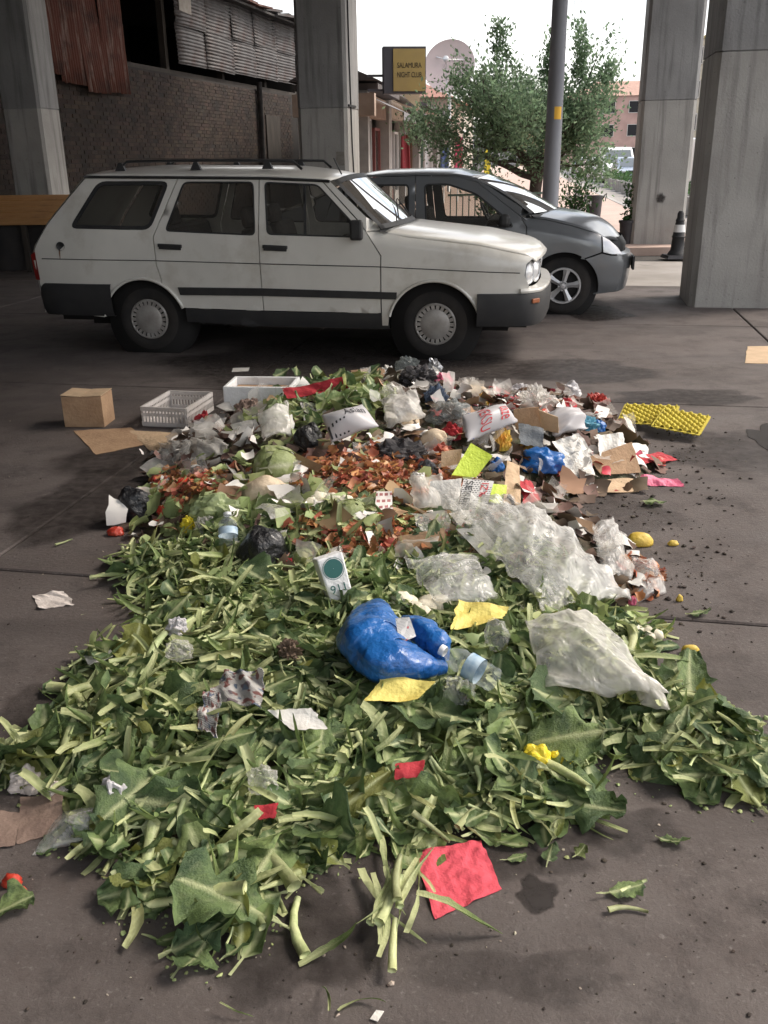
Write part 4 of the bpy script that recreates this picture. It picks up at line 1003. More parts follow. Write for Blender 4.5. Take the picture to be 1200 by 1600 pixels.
for x in (0.03, 2.44):
    for s in (-1, 1): tyre_and(white, x, s * .66, .282, .277, s, 'cap')
m = MB(); m.tube([(-.5, .4, .24), (-.98, .4, .24)], .022, 8); m.build("exhaust_pipe", M['under'], white, True)
m = MB(); m.tube([(1.66, -.5, 1.40), (1.60, -.5, 1.52)], .006, 5); m.build("aerial", M['trim'], white, True)

# ------------------------------------------------------------------ grey saloon (x measured from its front axle)
ga = G(877, 492); gy = R(-10.7); gd = Vector((math.cos(gy), math.sin(gy), 0)); gn = Vector((-gd.y, gd.x, 0)); go = ga + gn * .75
grey = tag(empty("saloon_car", (go.x, go.y, 0), gy), "dark grey saloon car with alloy wheels parked behind the white estate", "car")
GT = ([.2, .3, .5, .75, .9, 1.35, 1.5], [.76, .80, .82, .82, .79, .60, .56])
GF = ([-.45, -.2, .03, .30, .42, .56], [.955, .925, .875, .80, .745, .64])
def w_grey(x, z):
    w = float(np.interp(z, *GT))
    if x > .1: w -= .15 * ((x - .1) / .5) ** 2.2
    if x < -3.0: w -= .12 * ((-3.0 - x) / .45) ** 2
    if x > -.42:
        zt = float(np.interp(x, *GF)); w -= .06 * max(0, (z - (zt - .11)) / .11) ** 2
    return w
A0, A1 = (0, .275), (-2.47, .275)
g_fw = round_poly([(-1.435, 1.268), (-1.19, 1.272), (-.9, 1.178), (-.545, .92), (-.51, .856), (-1.395, .862)], .05)
g_rw = round_poly([(-2.03, 1.268), (-1.585, 1.268), (-1.56, .865), (-2.3, .885), (-2.27, 1.12)], .05)
g_q = [(-2.1, 1.335), (-2.36, 1.20), (-2.45, .90), (-2.27, .62)] + arc(*A1, .35, 55, 176) + [(-2.83, .22), (-3.38, .27), (-3.44, .6), (-3.4, .96), (-2.95, .985), (-2.6, 1.1)]
g_rd = [(-2.1, 1.335), (-1.525, 1.345), (-1.5, .86), (-1.49, .30), (-2.115, .30)] + arc(*A1, .35, 6, 55, 8) + [(-2.27, .62), (-2.45, .90), (-2.36, 1.20)]
g_fd = [(-1.525, 1.345), (-1.13, 1.34), (-.905, 1.285), (-.46, .97), (-.385, .86), (-.385, .30), (-1.49, .30), (-1.5, .86)]
g_fe = [(-.46, .97), (-.42, .952), (-.2, .925), (.03, .875), (.30, .80), (.345, .785), (.36, .62), (.2, .565), (.16, .57)] + arc(*A0, .345, 62, 174, 18) + [(-.345, .26), (-.385, .26), (-.385, .86)]
g_bu = [(.165, .565), (.2, .56), (.36, .612), (.45, .59), (.56, .585), (.585, .5), (.57, .36), (.53, .225), (.29, .205)] + arc(*A0, .345, -6, 60, 10)
g_li = [(.352, .775), (.43, .735), (.52, .66), (.565, .595), (.46, .597), (.37, .618)]
g_ap = [(-1.13, 1.34), (-.9, 1.31), (-.345, .985), (-.46, .97), (-.905, 1.285)]
side_panel(grey, "rear_quarter_panel", g_q, [], w_grey, M['grey_paint']); side_panel(grey, "rear_door", g_rd, [g_rw], w_grey, M['grey_paint']); gdoor = side_panel(grey, "front_door", g_fd, [g_fw], w_grey, M['grey_paint'])
side_panel(grey, "front_wing", g_fe, [], w_grey, M['grey_paint'], step=.05); side_panel(grey, "windscreen_pillar", g_ap, [], w_grey, M['grey_paint'], gap=.001)
side_panel(grey, "bumper_side", g_bu, [], w_grey, M['grey_paint'], step=.045); side_panel(grey, "headlight", g_li, [], w_grey, M['lamp'], off=.004, step=.04)
for P_ in (g_fw, g_rw): ring_panel(grey, "window_seal", P_, .016, w_grey, M['trim'], .002); side_panel(grey, "side_window", inset(P_, -.004), [], w_grey, M['carglass'], gap=0, thick=0, off=-.012)
gz = lambda x: float(np.interp(x, [-2.15, -1.5, -1.13, -.9], [1.335, 1.347, 1.34, 1.31]))
P = np.array([[((-2.12 - .1 * (1 - t * t)) * (1 - s) + (-1.12 + .13 * (1 - t * t) * 1.0 + .18) * s, t * .60, 0) for t in np.linspace(-1, 1, 25)] for s in np.linspace(0, 1, 20)])
for i in range(20):
    for j in range(25):
        x, t = P[i, j, 0], -1 + 2 * j / 24; e = max(0, min(1, (x + 2.25) / .4, (-.8 - x) / .3)) ** .6; P[i, j] = (x, t * w_grey(max(x, -2.1), gz(x)), gz(x) + .055 * e * (1 - abs(t) ** 3))
m = MB(); m.grid(P); m.build("roof", M['grey_paint'], grey, True).modifiers.new("thickness", 'SOLIDIFY').thickness = .012
top = lambda t: (-.945 + .135 * (1 - t * t), t * .60, 1.312 + .032 * (1 - abs(t) ** 3)); bot = lambda t: (-.36 + .26 * (1 - t * t), t * .755, .985 + .015 * (1 - t * t))
P = edge_grid(top, bot, 24, 12, lambda t, s: (.02 * math.sin(math.pi * s), 0, .02 * math.sin(math.pi * s)))
m = MB(); m.grid(P[:, 1:-1]); m.build("windscreen", M['screenglass'], grey, True); m = MB(); m.grid(P[:, :2] + .003); m.grid(P[:, -2:] + .003); m.build("windscreen_seal", M['trim'], grey, True)
def gh(s, t):
    xr, xf = -.34 + .25 * (1 - t * t), .36 + .22 * (1 - abs(t) ** 2.2); x = xr + (xf - xr) * s; zt = float(np.interp(x if abs(t) > .99 else min(x, .36 + .2 * (1 - abs(t))), *GF)) if False else float(np.interp(-.45 + (xf - .45 * 0 + .45) * 0 + (x - xr) / max(xf - xr, .1) * .8, *GF))
    zt = zt * (1 - abs(t) ** 6) + float(np.interp(min(x, .36), *GF)) * abs(t) ** 6
    return (x, t * (w_grey(min(x, .36), zt) - .001), zt - .002 + .028 * (1 - abs(t) ** 4) + .012 * (1 - t * t) - .03 * max(0, (s - .8) / .2) ** 2 - .11 * (1 - t * t) * max(0, (s - .55) / .45) ** 2)
P = np.array([[gh(s, t) for t in np.linspace(-1, 1, 33)] for s in np.linspace(0, 1, 24)]); m = MB(); m.grid(P); m.build("bonnet", M['grey_paint'], grey, True).modifiers.new("thickness", 'SOLIDIFY').thickness = .012
P = edge_grid(lambda t: (-.35 + .26 * (1 - t * t), t * .77, .975), lambda t: (-.32 + .24 * (1 - t * t), t * .775, .955), 20, 2); m = MB(); m.grid(P); m.build("scuttle_panel", M['trim'], grey, True)
gpath = arc_path([(.52, -.62), (.6, -.5), (.66, -.28), (.68, 0), (.66, .28), (.6, .5), (.52, .62)])
m = MB(); m.grid(sweep(gpath, [(-.04, .21), (-.02, .22), (0, .3), (.012, .42), (.012, .53), (0, .58), (-.05, .60)])); m.build("front_bumper", M['grey_paint'], grey, True, auto=40)
m = MB(); m.grid(sweep(arc_path([(.45, -.5), (.57, -.4), (.62, -.2), (.63, 0), (.62, .2), (.57, .4), (.45, .5)]), [(-.01, .58), (0, .66), (-.05, .74)])); m.build("grille_panel", M['trim'], grey, True)
m = MB(); m.box((.71, 0, .47), (.014, .5, .11)); m.build("number_plate", M['plate'], grey); m = MB(); m.box((.70, -.3, .48), (.02, .22, .13)); m.build("plate_holder", M['trim'], grey)
RPg = [(-2.16, 1.345), (-2.62, 1.11), (-2.98, .99)]
P = np.array([[(x - .06 * (1 - t * t), t * (w_grey(x, z) - .02), z + .02 * (1 - t * t)) for t in np.linspace(-1, 1, 17)] for x, z in RPg]); m = MB(); m.grid(P); m.build("rear_window", M['carglass'], grey, True)
RPg = [(-2.95, .988), (-3.36, .965), (-3.45, .9), (-3.47, .6), (-3.42, .25)]
P = np.array([[(x - .05 * (1 - t * t), t * (w_grey(x, z) - .012), z + .02 * (1 - t * t)) for t in np.linspace(-1, 1, 17)] for x, z in RPg]); m = MB(); m.grid(P); m.build("boot_lid", M['grey_paint'], grey, True, auto=50)
for s in (-1, 1):
    m = MB(); m.box((0, 0, 0), (.11, .14, .12)); o = m.build("door_mirror", M['trim'], grey, bevel=.035); o.location = (-.60, s * .86, .925)
    m = MB(); m.box((0, 0, 0), (.19, .02, .03)); o = m.build("handle", M['grey_paint'], gdoor[0 if s < 0 else 1], bevel=.008); o.location = (-1.33, s * (w_grey(-1.33, .75) + .012), .76)
    m = MB(); m.box((0, 0, 0), (.05, .09, .16)); o = m.build("tail_lamp", M['redlamp'], grey, bevel=.015); o.location = (-3.42, s * .64, .8)
side_panel(grey, "side_moulding", [(-2.08, .56), (-.39, .56), (-.39, .5), (-2.08, .5)], [], w_grey, M['trim'], gap=0, off=.01, thick=.01); side_panel(grey, "sill", [(-2.11, .295), (-.35, .295), (-.35, .2), (-2.1, .2)], [], w_grey, M['grey_paint'], gap=0, thick=.03, off=-.01)
m = MB(); m.box((-1.4, 0, .42), (3.8, 1.1, .34)); m.box((-1.3, 0, .22), (3.4, 1.0, .05)); m.box((.05, 0, .68), (.8, 1.0, .15)); m.build("underbody", M['under'], grey)
for cx in (0, -2.47):
    for s in (-1, 1):
        m = MB(); m.lathe([(.34, -.12), (.34, .12), (.02, .12)] if s > 0 else [(.34, .12), (.34, -.12), (.02, -.12)], 30, 'Y', c=(cx, s * .61, .275)); m.build("wheel_well", M['under'], grey, True); tyre_and(grey, cx, s * .665, .291, .285, s, 'alloy', .17)
for y in (-.36, .36): seat(grey, -1.2, y)
seat(grey, -2.0, 0, 1.2); m = MB(); m.box((-.62, 0, .82), (.35, 1.3, .2)); m.build("dashboard", M['interior'], grey, bevel=.03); steering(grey, -.85, .36, .88)
M['redcloth_car'] = pm("red_cloth", (.35, .04, .035), .9, col2=(.22, .02, .02), scale=9)
for t0 in (-.45, .1):
    m = MB(); m.tube([(-.2, t0 * .75, 1.005), (-.32, (t0 + .5) * .75, 1.03)], .007, 5); m.build("wiper", M['trim'], grey, True)

# ------------------------------------------------------------------ vehicles farther down the street
def far_vehicle(label, cat, name, x, y, L_, w, prof, glassp, col, rz):
    root = tag(empty(name, (x, y, -.01), rz), label, cat, "vehicles parked along the street")
    pm_ = paint("paint_" + name + label.split()[0], col, .35, 0, [c * .8 for c in col]); hw = w / 2
    xs = [p[0] for p in prof]; 
    P = np.array([[(px_, t * hw * (1 if pz < .95 else 1 - .16 * (pz - .95)), pz) for t in (-1, -.96, -.8, 0, .8, .96, 1)] for px_, pz in prof]); P[:, 0, 2] -= .03; P[:, -1, 2] -= .03
    m = MB(); m.grid(P)
    for s, j in ((-1, 0), (1, 6)): m.add([P[i, j] for i in range(len(prof))], [tuple(range(len(prof)))])
    m.build("body", pm_, root, False)
    for nm, (a, b, k0, k1) in glassp.items():
        a, b = Vector(a), Vector(b); m = MB(); n_ = Vector((-(b - a).y, (b - a).x)).normalized() * -.012
        if n_.x > 0: n_ = -n_
        m.add([(a.x + n_.x, -hw * k0, a.y + n_.y + .01), (a.x + n_.x, hw * k0, a.y + n_.y + .01), (b.x + n_.x, hw * k1, b.y + n_.y + .01), (b.x + n_.x, -hw * k1, b.y + n_.y + .01)], [(0, 1, 2, 3)]); m.build(nm, M['shopwin'], root)
    for s in (-1, 1):
        m = MB(); m.box((prof[1][0] - .01, s * hw * .72, .72), (.04, .3, .14)); m.build("headlight", M['lamp'], root, bevel=.01)
        for xx in (.8, L_ - .8):
            mm = MB(); mm.lathe([(.001, -.1), (.2, -.1), (.3, -.09), (.31, 0), (.3, .09), (.2, .1), (.001, .1)], 20, 'Y'); o = mm.build("wheel", M['tyre'], root, True); o.location = (xx, s * (hw - .08), .3)
    m = MB(); m.box((prof[1][0] - .03, 0, .45), (.05, w * .9, .16)); m.build("front_bumper", M['trim'], root, bevel=.01); m = MB(); m.box((prof[1][0] - .06, 0, .5), (.012, .5, .11)); m.build("number_plate", M['plate'], root); m = MB(); m.box((prof[1][0] - .02, 0, .74), (.03, w * .45, .13)); m.build("grille_panel", M['trim'], root)
M['shopwin'] = pm("dark_vehicle_glass", (.05, .07, .085), .08, coat=1)
VANP = [(.05, .25), (0, .35), (.0, .85), (.55, 1.08), (1.25, 1.85), (1.5, 1.97), (4.9, 2.02), (5.0, 1.9), (5.0, .3)]
CARP = [(.05, .25), (0, .35), (.02, .72), (.95, .93), (1.65, 1.38), (1.9, 1.44), (3.1, 1.44), (3.8, 1.0), (4.2, .95), (4.25, .3)]
GLV = {"windscreen": ((.6, 1.12), (1.22, 1.8), .84, .74)}; GLC = {"windscreen": ((1.0, .95), (1.63, 1.36), .84, .72)}
rzv = R(90) + SY
for label, cat, nm, px, Y_, P_, g_, L_, w_, col in (("white van parked nearest in the street, between the two pillars", "van", "parked_van", 1094, 27.0, VANP, GLV, 5.0, 1.85, (.6, .62, .63)),
        ("white van parked left of the pillar beside the planters", "van", "parked_van", 0, 57.0, VANP, GLV, 5.0, 1.9, (.75, .75, .75)),
        ("blue grey car half hidden by the pillar, before the white van", "car", "parked_car", 0, 49.0, CARP, GLC, 4.25, 1.7, (.2, .25, .33)),
        ("silver car parked just beyond the white van", "car", "parked_car", 0, 66.0, CARP, GLC, 4.25, 1.7, (.5, .5, .54)),
        ("pale pink car parked second beyond the white van", "car", "parked_car", 0, 73.0, CARP, GLC, 4.25, 1.7, (.55, .4, .42)),
        ("white car parked third beyond the white van", "car", "parked_car", 0, 80.0, CARP, GLC, 4.25, 1.7, (.7, .7, .7)),
        ("dark car parked farthest down the street", "car", "parked_car", 0, 87.0, CARP, GLC, 4.25, 1.7, (.12, .13, .2))):
    p_ = AT(px, 270, Y_); far_vehicle(label, cat, nm, max(p_.x, KX(Y_) + 2.65), Y_, L_, w_, P_, g_, col, rzv)
# ================================================================== the heap: its ground shape
LEAF_PX = [(-40, 1190), (60, 1150), (125, 1085), (95, 1055), (150, 1025), (225, 1000), (200, 940), (170, 905), (185, 870), (260, 860), (330, 860), (500, 850), (700, 860), (860, 900), (960, 965), (1045, 1000), (1010, 1040), (1060, 1090), (1130, 1110), (1195, 1165), (1260, 1210), (1190, 1262), (1070, 1255), (970, 1205), (900, 1195), (912, 1290), (860, 1312), (780, 1325), (700, 1318), (640, 1345), (560, 1335), (500, 1350), (480, 1395), (400, 1455), (330, 1530), (275, 1500), (255, 1425), (195, 1440), (190, 1390), (95, 1325), (90, 1285), (40, 1235), (-40, 1240)]
TRASH_PX = [(225, 712), (330, 660), (440, 640), (540, 628), (640, 622), (760, 625), (900, 632), (985, 668), (1045, 730), (1010, 765), (900, 790), (960, 850), (1035, 925), (985, 955), (860, 940), (700, 930), (520, 930), (330, 905), (240, 870), (190, 825), (225, 770)]
def poly_ground(P): return np.array([tuple(G(*p))[:2] for p in P])
HX0, HX1, HY0, HY1, HS = -2.2, 3.0, 1.0, 7.2, .03
hx, hy = np.arange(HX0, HX1, HS), np.arange(HY0, HY1, HS); GX, GY = np.meshgrid(hx, hy)
def sdist(P, X, Y):
    d = np.full(X.shape, 1e9); ins = np.zeros(X.shape, bool)
    for i in range(len(P)):
        a, b = P[i - 1], P[i]; e = b - a; t = np.clip(((X - a[0]) * e[0] + (Y - a[1]) * e[1]) / (e @ e + 1e-12), 0, 1)
        d = np.minimum(d, np.hypot(X - a[0] - t * e[0], Y - a[1] - t * e[1]))
        c = ((a[1] > Y) != (b[1] > Y)) & (X < (b[0] - a[0]) * (Y - a[1]) / (b[1] - a[1] + 1e-12) + a[0]); ins ^= c
    return np.where(ins, d, -d)
PL_, PT_ = poly_ground(LEAF_PX), poly_ground(TRASH_PX)
dL, dT = sdist(PL_, GX, GY), sdist(PT_, GX, GY)
sm = lambda t: np.clip(t, 0, 1) ** 2 * (3 - 2 * np.clip(t, 0, 1))
def blob(px, py, r, a): p = G(px, py); return a * np.exp(-((GX - p.x) ** 2 + (GY - p.y) ** 2) / (2 * r * r))
lump = np.array([[noise.fractal(Vector((x * 3.2, y * 3.2, 1.7)), .8, 2.0, 3) for x in hx[::3]] for y in hy[::3]]); lump = np.kron(lump, np.ones((3, 3)))[:len(hy), :len(hx)]
k_ = np.ones(7) / 7
for ax_ in (0, 1): lump = np.apply_along_axis(lambda a: np.convolve(a, k_, 'same'), ax_, lump)
HT = .035 * sm(dL / .2) + .035 * sm(dL / .6) + .09 * sm(dT / .3) + .09 * sm(dT / .8)
HT += (blob(560, 690, .3, .09) + blob(650, 622, .28, .14) + blob(740, 720, .3, .05) + blob(640, 1000, .2, .03) + blob(420, 740, .22, .04)) * sm((np.maximum(dT, dL) + .05) / .15)
HT += .045 * lump * sm(np.maximum(dL, dT) / .15)
HT = np.maximum(HT, 0)
def hgt(x, y):
    u, v = (x - HX0) / HS, (y - HY0) / HS
    if u < 0 or v < 0 or u >= len(hx) - 1 or v >= len(hy) - 1: return 0.0
    i, j = int(u), int(v); a, b = u - i, v - j
    return float(HT[j, i] * (1 - a) * (1 - b) + HT[j, i + 1] * a * (1 - b) + HT[j + 1, i] * (1 - a) * b + HT[j + 1, i + 1] * a * b)
def S(px, py, lift=0.0):
    """Where the line of sight meets the heap (or the ground), at a height lift above it."""
    d = ray(px, py).normalized(); t = .8
    prev = None
    while t < 14:
        p = Vector((0, 0, EYE)) + d * t; g_ = p.z - hgt(p.x, p.y) - lift
        if g_ < 0: break
        t += .03
    lo, hi = t - .03, t
    for _ in range(12):
        mid = (lo + hi) / 2; p = Vector((0, 0, EYE)) + d * mid
        if p.z - hgt(p.x, p.y) - lift < 0: hi = mid
        else: lo = mid
    p = Vector((0, 0, EYE)) + d * hi
    return p
def hnorm(x, y, e=.05): return Vector((hgt(x - e, y) - hgt(x + e, y), hgt(x, y - e) - hgt(x, y + e), 2 * e)).normalized()
# mound under everything
M['muck'] = pm("wet_vegetable_muck", (.07, .085, .035), .7, col2=(.095, .06, .038), scale=9, bump=.9, bscale=35, dirt=(.035, .036, .02), dscale=14)
step = 1
mk = HT > .004
idx = -np.ones(HT.shape, int); vs, fs = [], []
jj, ii = np.nonzero(mk); idx[jj, ii] = np.arange(len(jj)); vs = np.stack([hx[ii], hy[jj], HT[jj, ii] - .014 + .008 * RNG.normal(size=len(jj))], 1)
ok = mk[:-1, :-1] & mk[1:, :-1] & mk[:-1, 1:] & mk[1:, 1:]; qj, qi = np.nonzero(ok)
fs = np.stack([idx[qj, qi], idx[qj, qi + 1], idx[qj + 1, qi + 1], idx[qj + 1, qi]], 1).tolist()
tag(link("waste_mound", mesh("waste_mound", vs, fs, M['muck'], True)), "dark mushy vegetable waste under the heap", "waste", kind="stuff")

# ------------------------------------------------------------------ leaves and stalks
def veg_mat(name, dark, light, rib, tip=None):
    """Green blade, pale midrib and side veins, from the leaf's own coordinates."""
    m, nt, out = nodes_of(name)
    b = N(nt, "ShaderNodeBsdfPrincipled"); b.inputs["Roughness"].default_value = .48; b.inputs["Specular IOR Level"].default_value = .4
    oi = N(nt, "ShaderNodeObjectInfo"); ge = N(nt, "ShaderNodeNewGeometry"); ad = N(nt, "ShaderNodeMath", operation='ADD'); nt.links.new(oi.outputs["Random"], ad.inputs[0]); nt.links.new(ge.outputs["Random Per Island"], ad.inputs[1])
    fr = N(nt, "ShaderNodeMath", operation='FRACT'); nt.links.new(ad.outputs[0], fr.inputs[0])
    c = mixc(nt, fr.outputs[0], dark, light)
    c = mixc(nt, noise_fac(nt, 14, 5, .45, .8), c, [x * .7 for x in dark])
    c = mixc(nt, noise_fac(nt, 3.0, 3, .5, .7), c, [x * .8 for x in dark]) if name != 'cabbage_leaf' else c
    f7 = N(nt, "ShaderNodeMath", operation='MULTIPLY'); f7.inputs[1].default_value = 9.7; nt.links.new(fr.outputs[0], f7.inputs[0]); f8 = N(nt, "ShaderNodeMath", operation='FRACT'); nt.links.new(f7.outputs[0], f8.inputs[0])
    ye = N(nt, "ShaderNodeMapRange"); ye.inputs[1].default_value = .82; ye.inputs[2].default_value = 1.0; ye.inputs[4].default_value = .75; nt.links.new(f8.outputs[0], ye.inputs[0])
    c = mixc(nt, ye.outputs[0], c, (.30, .29, .06) if tip is None else tip)
    at = N(nt, "ShaderNodeAttribute", attribute_name="rib"); c = mixc(nt, at.outputs["Fac"], c, rib)
    nt.links.new(c, b.inputs["Base Color"])
    bn = N(nt, "ShaderNodeBump", Strength=.55); bn.inputs["Distance"].default_value = .006; nt.links.new(noise_fac(nt, 55, 5, .25, .75), bn.inputs["Height"]); nt.links.new(bn.outputs[0], b.inputs["Normal"])
    tr = N(nt, "ShaderNodeBsdfTranslucent"); nt.links.new(c, tr.inputs[0]); mx = N(nt, "ShaderNodeMixShader"); mx.inputs[0].default_value = .22
    nt.links.new(b.outputs[0], mx.inputs[1]); nt.links.new(tr.outputs[0], mx.inputs[2]); nt.links.new(mx.outputs[0], out.inputs[0])
    return m
M['cleaf'] = veg_mat("cauliflower_leaf_green", (.07, .125, .052), (.27, .36, .13), (.58, .62, .34))
M['strap'] = veg_mat("strap_leaf_green", (.11, .17, .055), (.31, .39, .13), (.6, .63, .33), (.42, .38, .16))
M['stalk'] = pm("pale_stalk", (.5, .53, .28), .5, col2=(.38, .44, .2), scale=10, rand=.3, island=True, bump=.2, bscale=40)
def cauli_leaf(rg, L=.26, W=.15, nu=10, nv=8):
    """Cauliflower leaf: fat pale rib, ragged crumpled blade."""
    curl, cup, tw = rg.uniform(-.6, 1.3), rg.uniform(-.4, .8), rg.uniform(-.6, .6); ph = rg.uniform(0, 6.28, 4); V, A = [], []
    pet = rg.uniform(.12, .34); fold = rg.uniform(-1.2, 1.2); o1, o2, o3 = rg.uniform(0, 90, 3); crump = rg.uniform(.04, .1)
    for i in range(nu + 1):
        u = i / nu; t = max(0, (u - pet) / (1 - pet)); w0 = (W / 2) * (math.sin(math.pi * min(1, t * .9 + .03)) ** .6 if t > 0 else 0)
        th = curl * (u - .3)
        cx = L * (math.sin(th) + math.sin(.3 * curl)) / curl if abs(curl) > .05 else L * u; cz = L * (math.cos(.3 * curl) - math.cos(th)) / curl if abs(curl) > .05 else 0
        for j in range(nv + 1):
            v = -1 + 2 * j / nv; e = abs(v)
            wd = .018 * L * (1.25 - u) + w0 * max(.12, 1 + .75 * noise.noise(Vector((u * 7 + o1, 3.0 if v > 0 else 8.0, o2))) + .4 * noise.noise(Vector((u * 17 + o1, 3.0 if v > 0 else 8.0, o3))))
            y = v * wd * (1 - .12 * e * cup * cup)
            z = cup * wd * .55 * e * e + wd * (.3 * e * e) * math.sin(11 * u + 3.0 * v + ph[1]) + fold * wd * .6 * v * (u > .4) * (u - .4)
            rb = math.exp(-(v * wd / (L * (.012 + .03 * (1 - u)))) ** 2) if u < .95 else 0
            z += .03 * L * (1 - u) * rb + L * crump * e * noise.noise(Vector((u * 5 + o1, v * 2.2 + o2, o3))) + L * crump * .55 * e * (1 - 2 * abs(noise.noise(Vector((u * 11 + o1, v * 5 + o2, o3)))))
            vein = max(0, math.sin((u - .28 * e) * 2 * math.pi * 5.5)) ** 8 * .3 * (1 - e) * (u > pet)
            a = tw * (u - .2); yy, zz = y * math.cos(a) - z * math.sin(a), y * math.sin(a) + z * math.cos(a)
            V.append((cx - zz * math.sin(th), yy, cz + zz * math.cos(th))); A.append(min(1, .9 * rb + vein + (.9 if u < pet else 0)))
    F_ = [(i * (nv + 1) + j, i * (nv + 1) + j + 1, (i + 1) * (nv + 1) + j + 1, (i + 1) * (nv + 1) + j) for i in range(nu) for j in range(nv)]
    V = np.array(V); V -= V.mean(0); return V, F_, np.array(A)
def strap_leaf(rg, L=.3, W=.034, nu=12, bend=1.0):
    nv = 4; V, A = [], []; k1, k2, tw = rg.normal(0, 1.25) * bend, rg.normal(0, .6) * bend, rg.normal(0, 1.3); p = np.zeros(3); a, b = 0.0, 0.0; fold = rg.uniform(.1, .75)
    for i in range(nu + 1):
        u = i / nu; wd = W / 2 * (.5 + .5 * math.sin(math.pi * min(1, .12 + u * .95))) * (1 - .45 * u ** 3) * (1 + rg.normal(0, .07)) * (1 if u < .97 else .35); a += k1 / nu + rg.normal(0, .05); b += k2 / nu + rg.normal(0, .06); d = np.array([math.cos(a) * math.cos(b), math.sin(a) * math.cos(b), math.sin(b)])
        if i: p = p + d * L / nu
        s = np.array([-math.sin(a), math.cos(a), 0]); n_ = np.cross(d, s); c_, s_ = math.cos(tw * u), math.sin(tw * u); s, n_ = s * c_ + n_ * s_, n_ * c_ - s * s_
        for j in range(nv + 1):
            v = -1 + 2 * j / nv; V.append(p + s * v * wd * (1 - .35 * fold) + n_ * abs(v) * wd * fold); A.append(max(0, .85 - 1.5 * u) + .45 * math.exp(-(v / .25) ** 2) * (1 - u))
    F_ = [(i * (nv + 1) + j, i * (nv + 1) + j + 1, (i + 1) * (nv + 1) + j + 1, (i + 1) * (nv + 1) + j) for i in range(nu) for j in range(nv)]
    V = np.array(V); V -= V.mean(0); return V, F_, np.clip(np.array(A), 0, 1)
def stalk_piece(rg, L=.16, r=.011, n=7, seg=4):
    m = MB(); k = rg.normal(0, .05); pts = [(L * (t - .5), k * L * (t - .5) ** 2 * 4, .02 * rg.normal() * L) for t in np.linspace(0, 1, seg + 1)]; rad = [r * (1.15 - .5 * t) * (1 + rg.normal(0, .06)) for t in np.linspace(0, 1, seg + 1)]
    m.tube(pts, rad, n); V = np.concatenate(m.v); V[:, 2] *= .8; return V, m.f, np.full(len(V), .6)
GEN = {'cleaf': cauli_leaf, 'strap': strap_leaf, 'stalk': stalk_piece}
rg = np.random.default_rng(11)
VAR = {'cleaf': [cauli_leaf(rg, L=1.0, W=rg.uniform(.34, .62), nu=18, nv=14) for _ in range(26)], 'strap': [strap_leaf(rg, L=1.0, W=rg.uniform(.08, .19), bend=.75) for _ in range(20)], 'stalk': [stalk_piece(rg, L=1.0, r=rg.uniform(.05, .085)) for _ in range(10)]}
VARLO = {'cleaf': [cauli_leaf(rg, L=1.0, W=rg.uniform(.3, .55), nu=7, nv=6) for _ in range(14)], 'strap': [strap_leaf(rg, L=1.0, W=rg.uniform(.09, .16), nu=8) for _ in range(14)], 'stalk': [stalk_piece(rg, L=1.0, r=rg.uniform(.05, .085), n=6, seg=2) for _ in range(8)]}
MESHES = {k: [mesh(k, v, f, M[k], True, {"rib": a}) for v, f, a in VAR[k]] for k in VAR}
def basis(nrm, yaw, rg, tilt):
    q = Vector((0, 0, 1)).rotation_difference(nrm).to_matrix() @ Matrix.Rotation(yaw, 3, 'Z') @ Matrix.Rotation(rg.normal(0, tilt), 3, 'X') @ Matrix.Rotation(rg.normal(0, tilt * .7), 3, 'Y')
    return q
def scatter_stuff(name, label, kind, n, area, size, tilt, zlo, zhi, seed, cat, flip=True, rule=None):
    """One mesh of many pieces strewn over an area of the heap (area: function of x, y -> chance)."""
    rg = np.random.default_rng(seed); Vs, Fs, As, b, c = [], [], [], 0, 0
    while c < n:
        x, y = rg.uniform(HX0, HX1), rg.uniform(HY0, HY1 - .6)
        pr = area(x, y)
        if rg.random() > pr: continue
        V, F_, A = VARLO[kind][rg.integers(len(VARLO[kind]))]
        s = rg.uniform(*size); q = basis(hnorm(x, y), rg.uniform(0, 6.28), rg, tilt); z = hgt(x, y) + rg.uniform(zlo, zhi)
        v = (V * s) @ np.array(q).T; zmin = v[:, 2].min()
        v = v + np.array([x, y, z]); lowz = np.array([hgt(px_, py_) for px_, py_ in v[::6, :2]]).min()
        v[:, 2] = np.maximum(v[:, 2], .003 + .002 * rg.random())
        Vs.append(v); Fs += [tuple(i + b for i in f) for f in F_]; As.append(A); b += len(v); c += 1
    return tag(link(name, mesh(name, np.concatenate(Vs), Fs, M[kind], True, {"rib": np.concatenate(As)})), label, cat, kind="stuff")
def sdf_at(P, x, y): return float(sdist(P, np.array([[x]]), np.array([[y]]))[0, 0])
def grid_at(A, x, y): return float(A[min(max(int((y - HY0) / HS), 0), A.shape[0] - 1), min(max(int((x - HX0) / HS), 0), A.shape[1] - 1)])
def px_of(x, y, z=0.0):
    zz = z - EYE; cz = y * cp - zz * sp; cy = -(y * sp + zz * cp); u, v = FPX * x / cz, FPX * cy / cz
    return 600 + u * cr + v * sr, 800 - u * sr + v * cr
def in_leaf(x, y): d = grid_at(dL, x, y); return min(1, max(0, (d + .02) / .05))
def strap_zone(x, y):                                       # pale straps lie mostly in the upper and middle left of the leaf heap
    px_, py_ = px_of(x, y); a = in_leaf(x, y)
    return a * (1.0 if px_ < 640 and py_ < 1200 else .75)
def cleaf_zone(x, y):
    px_, py_ = px_of(x, y); a = in_leaf(x, y)
    return a * (1.0 if py_ > 1120 or px_ > 620 else .6)
scatter_stuff("leaf_litter", "dense litter of small torn cauliflower leaves", 'cleaf', 1700, cleaf_zone, (.06, .17), .4, -.01, .04, 21, "leaves")
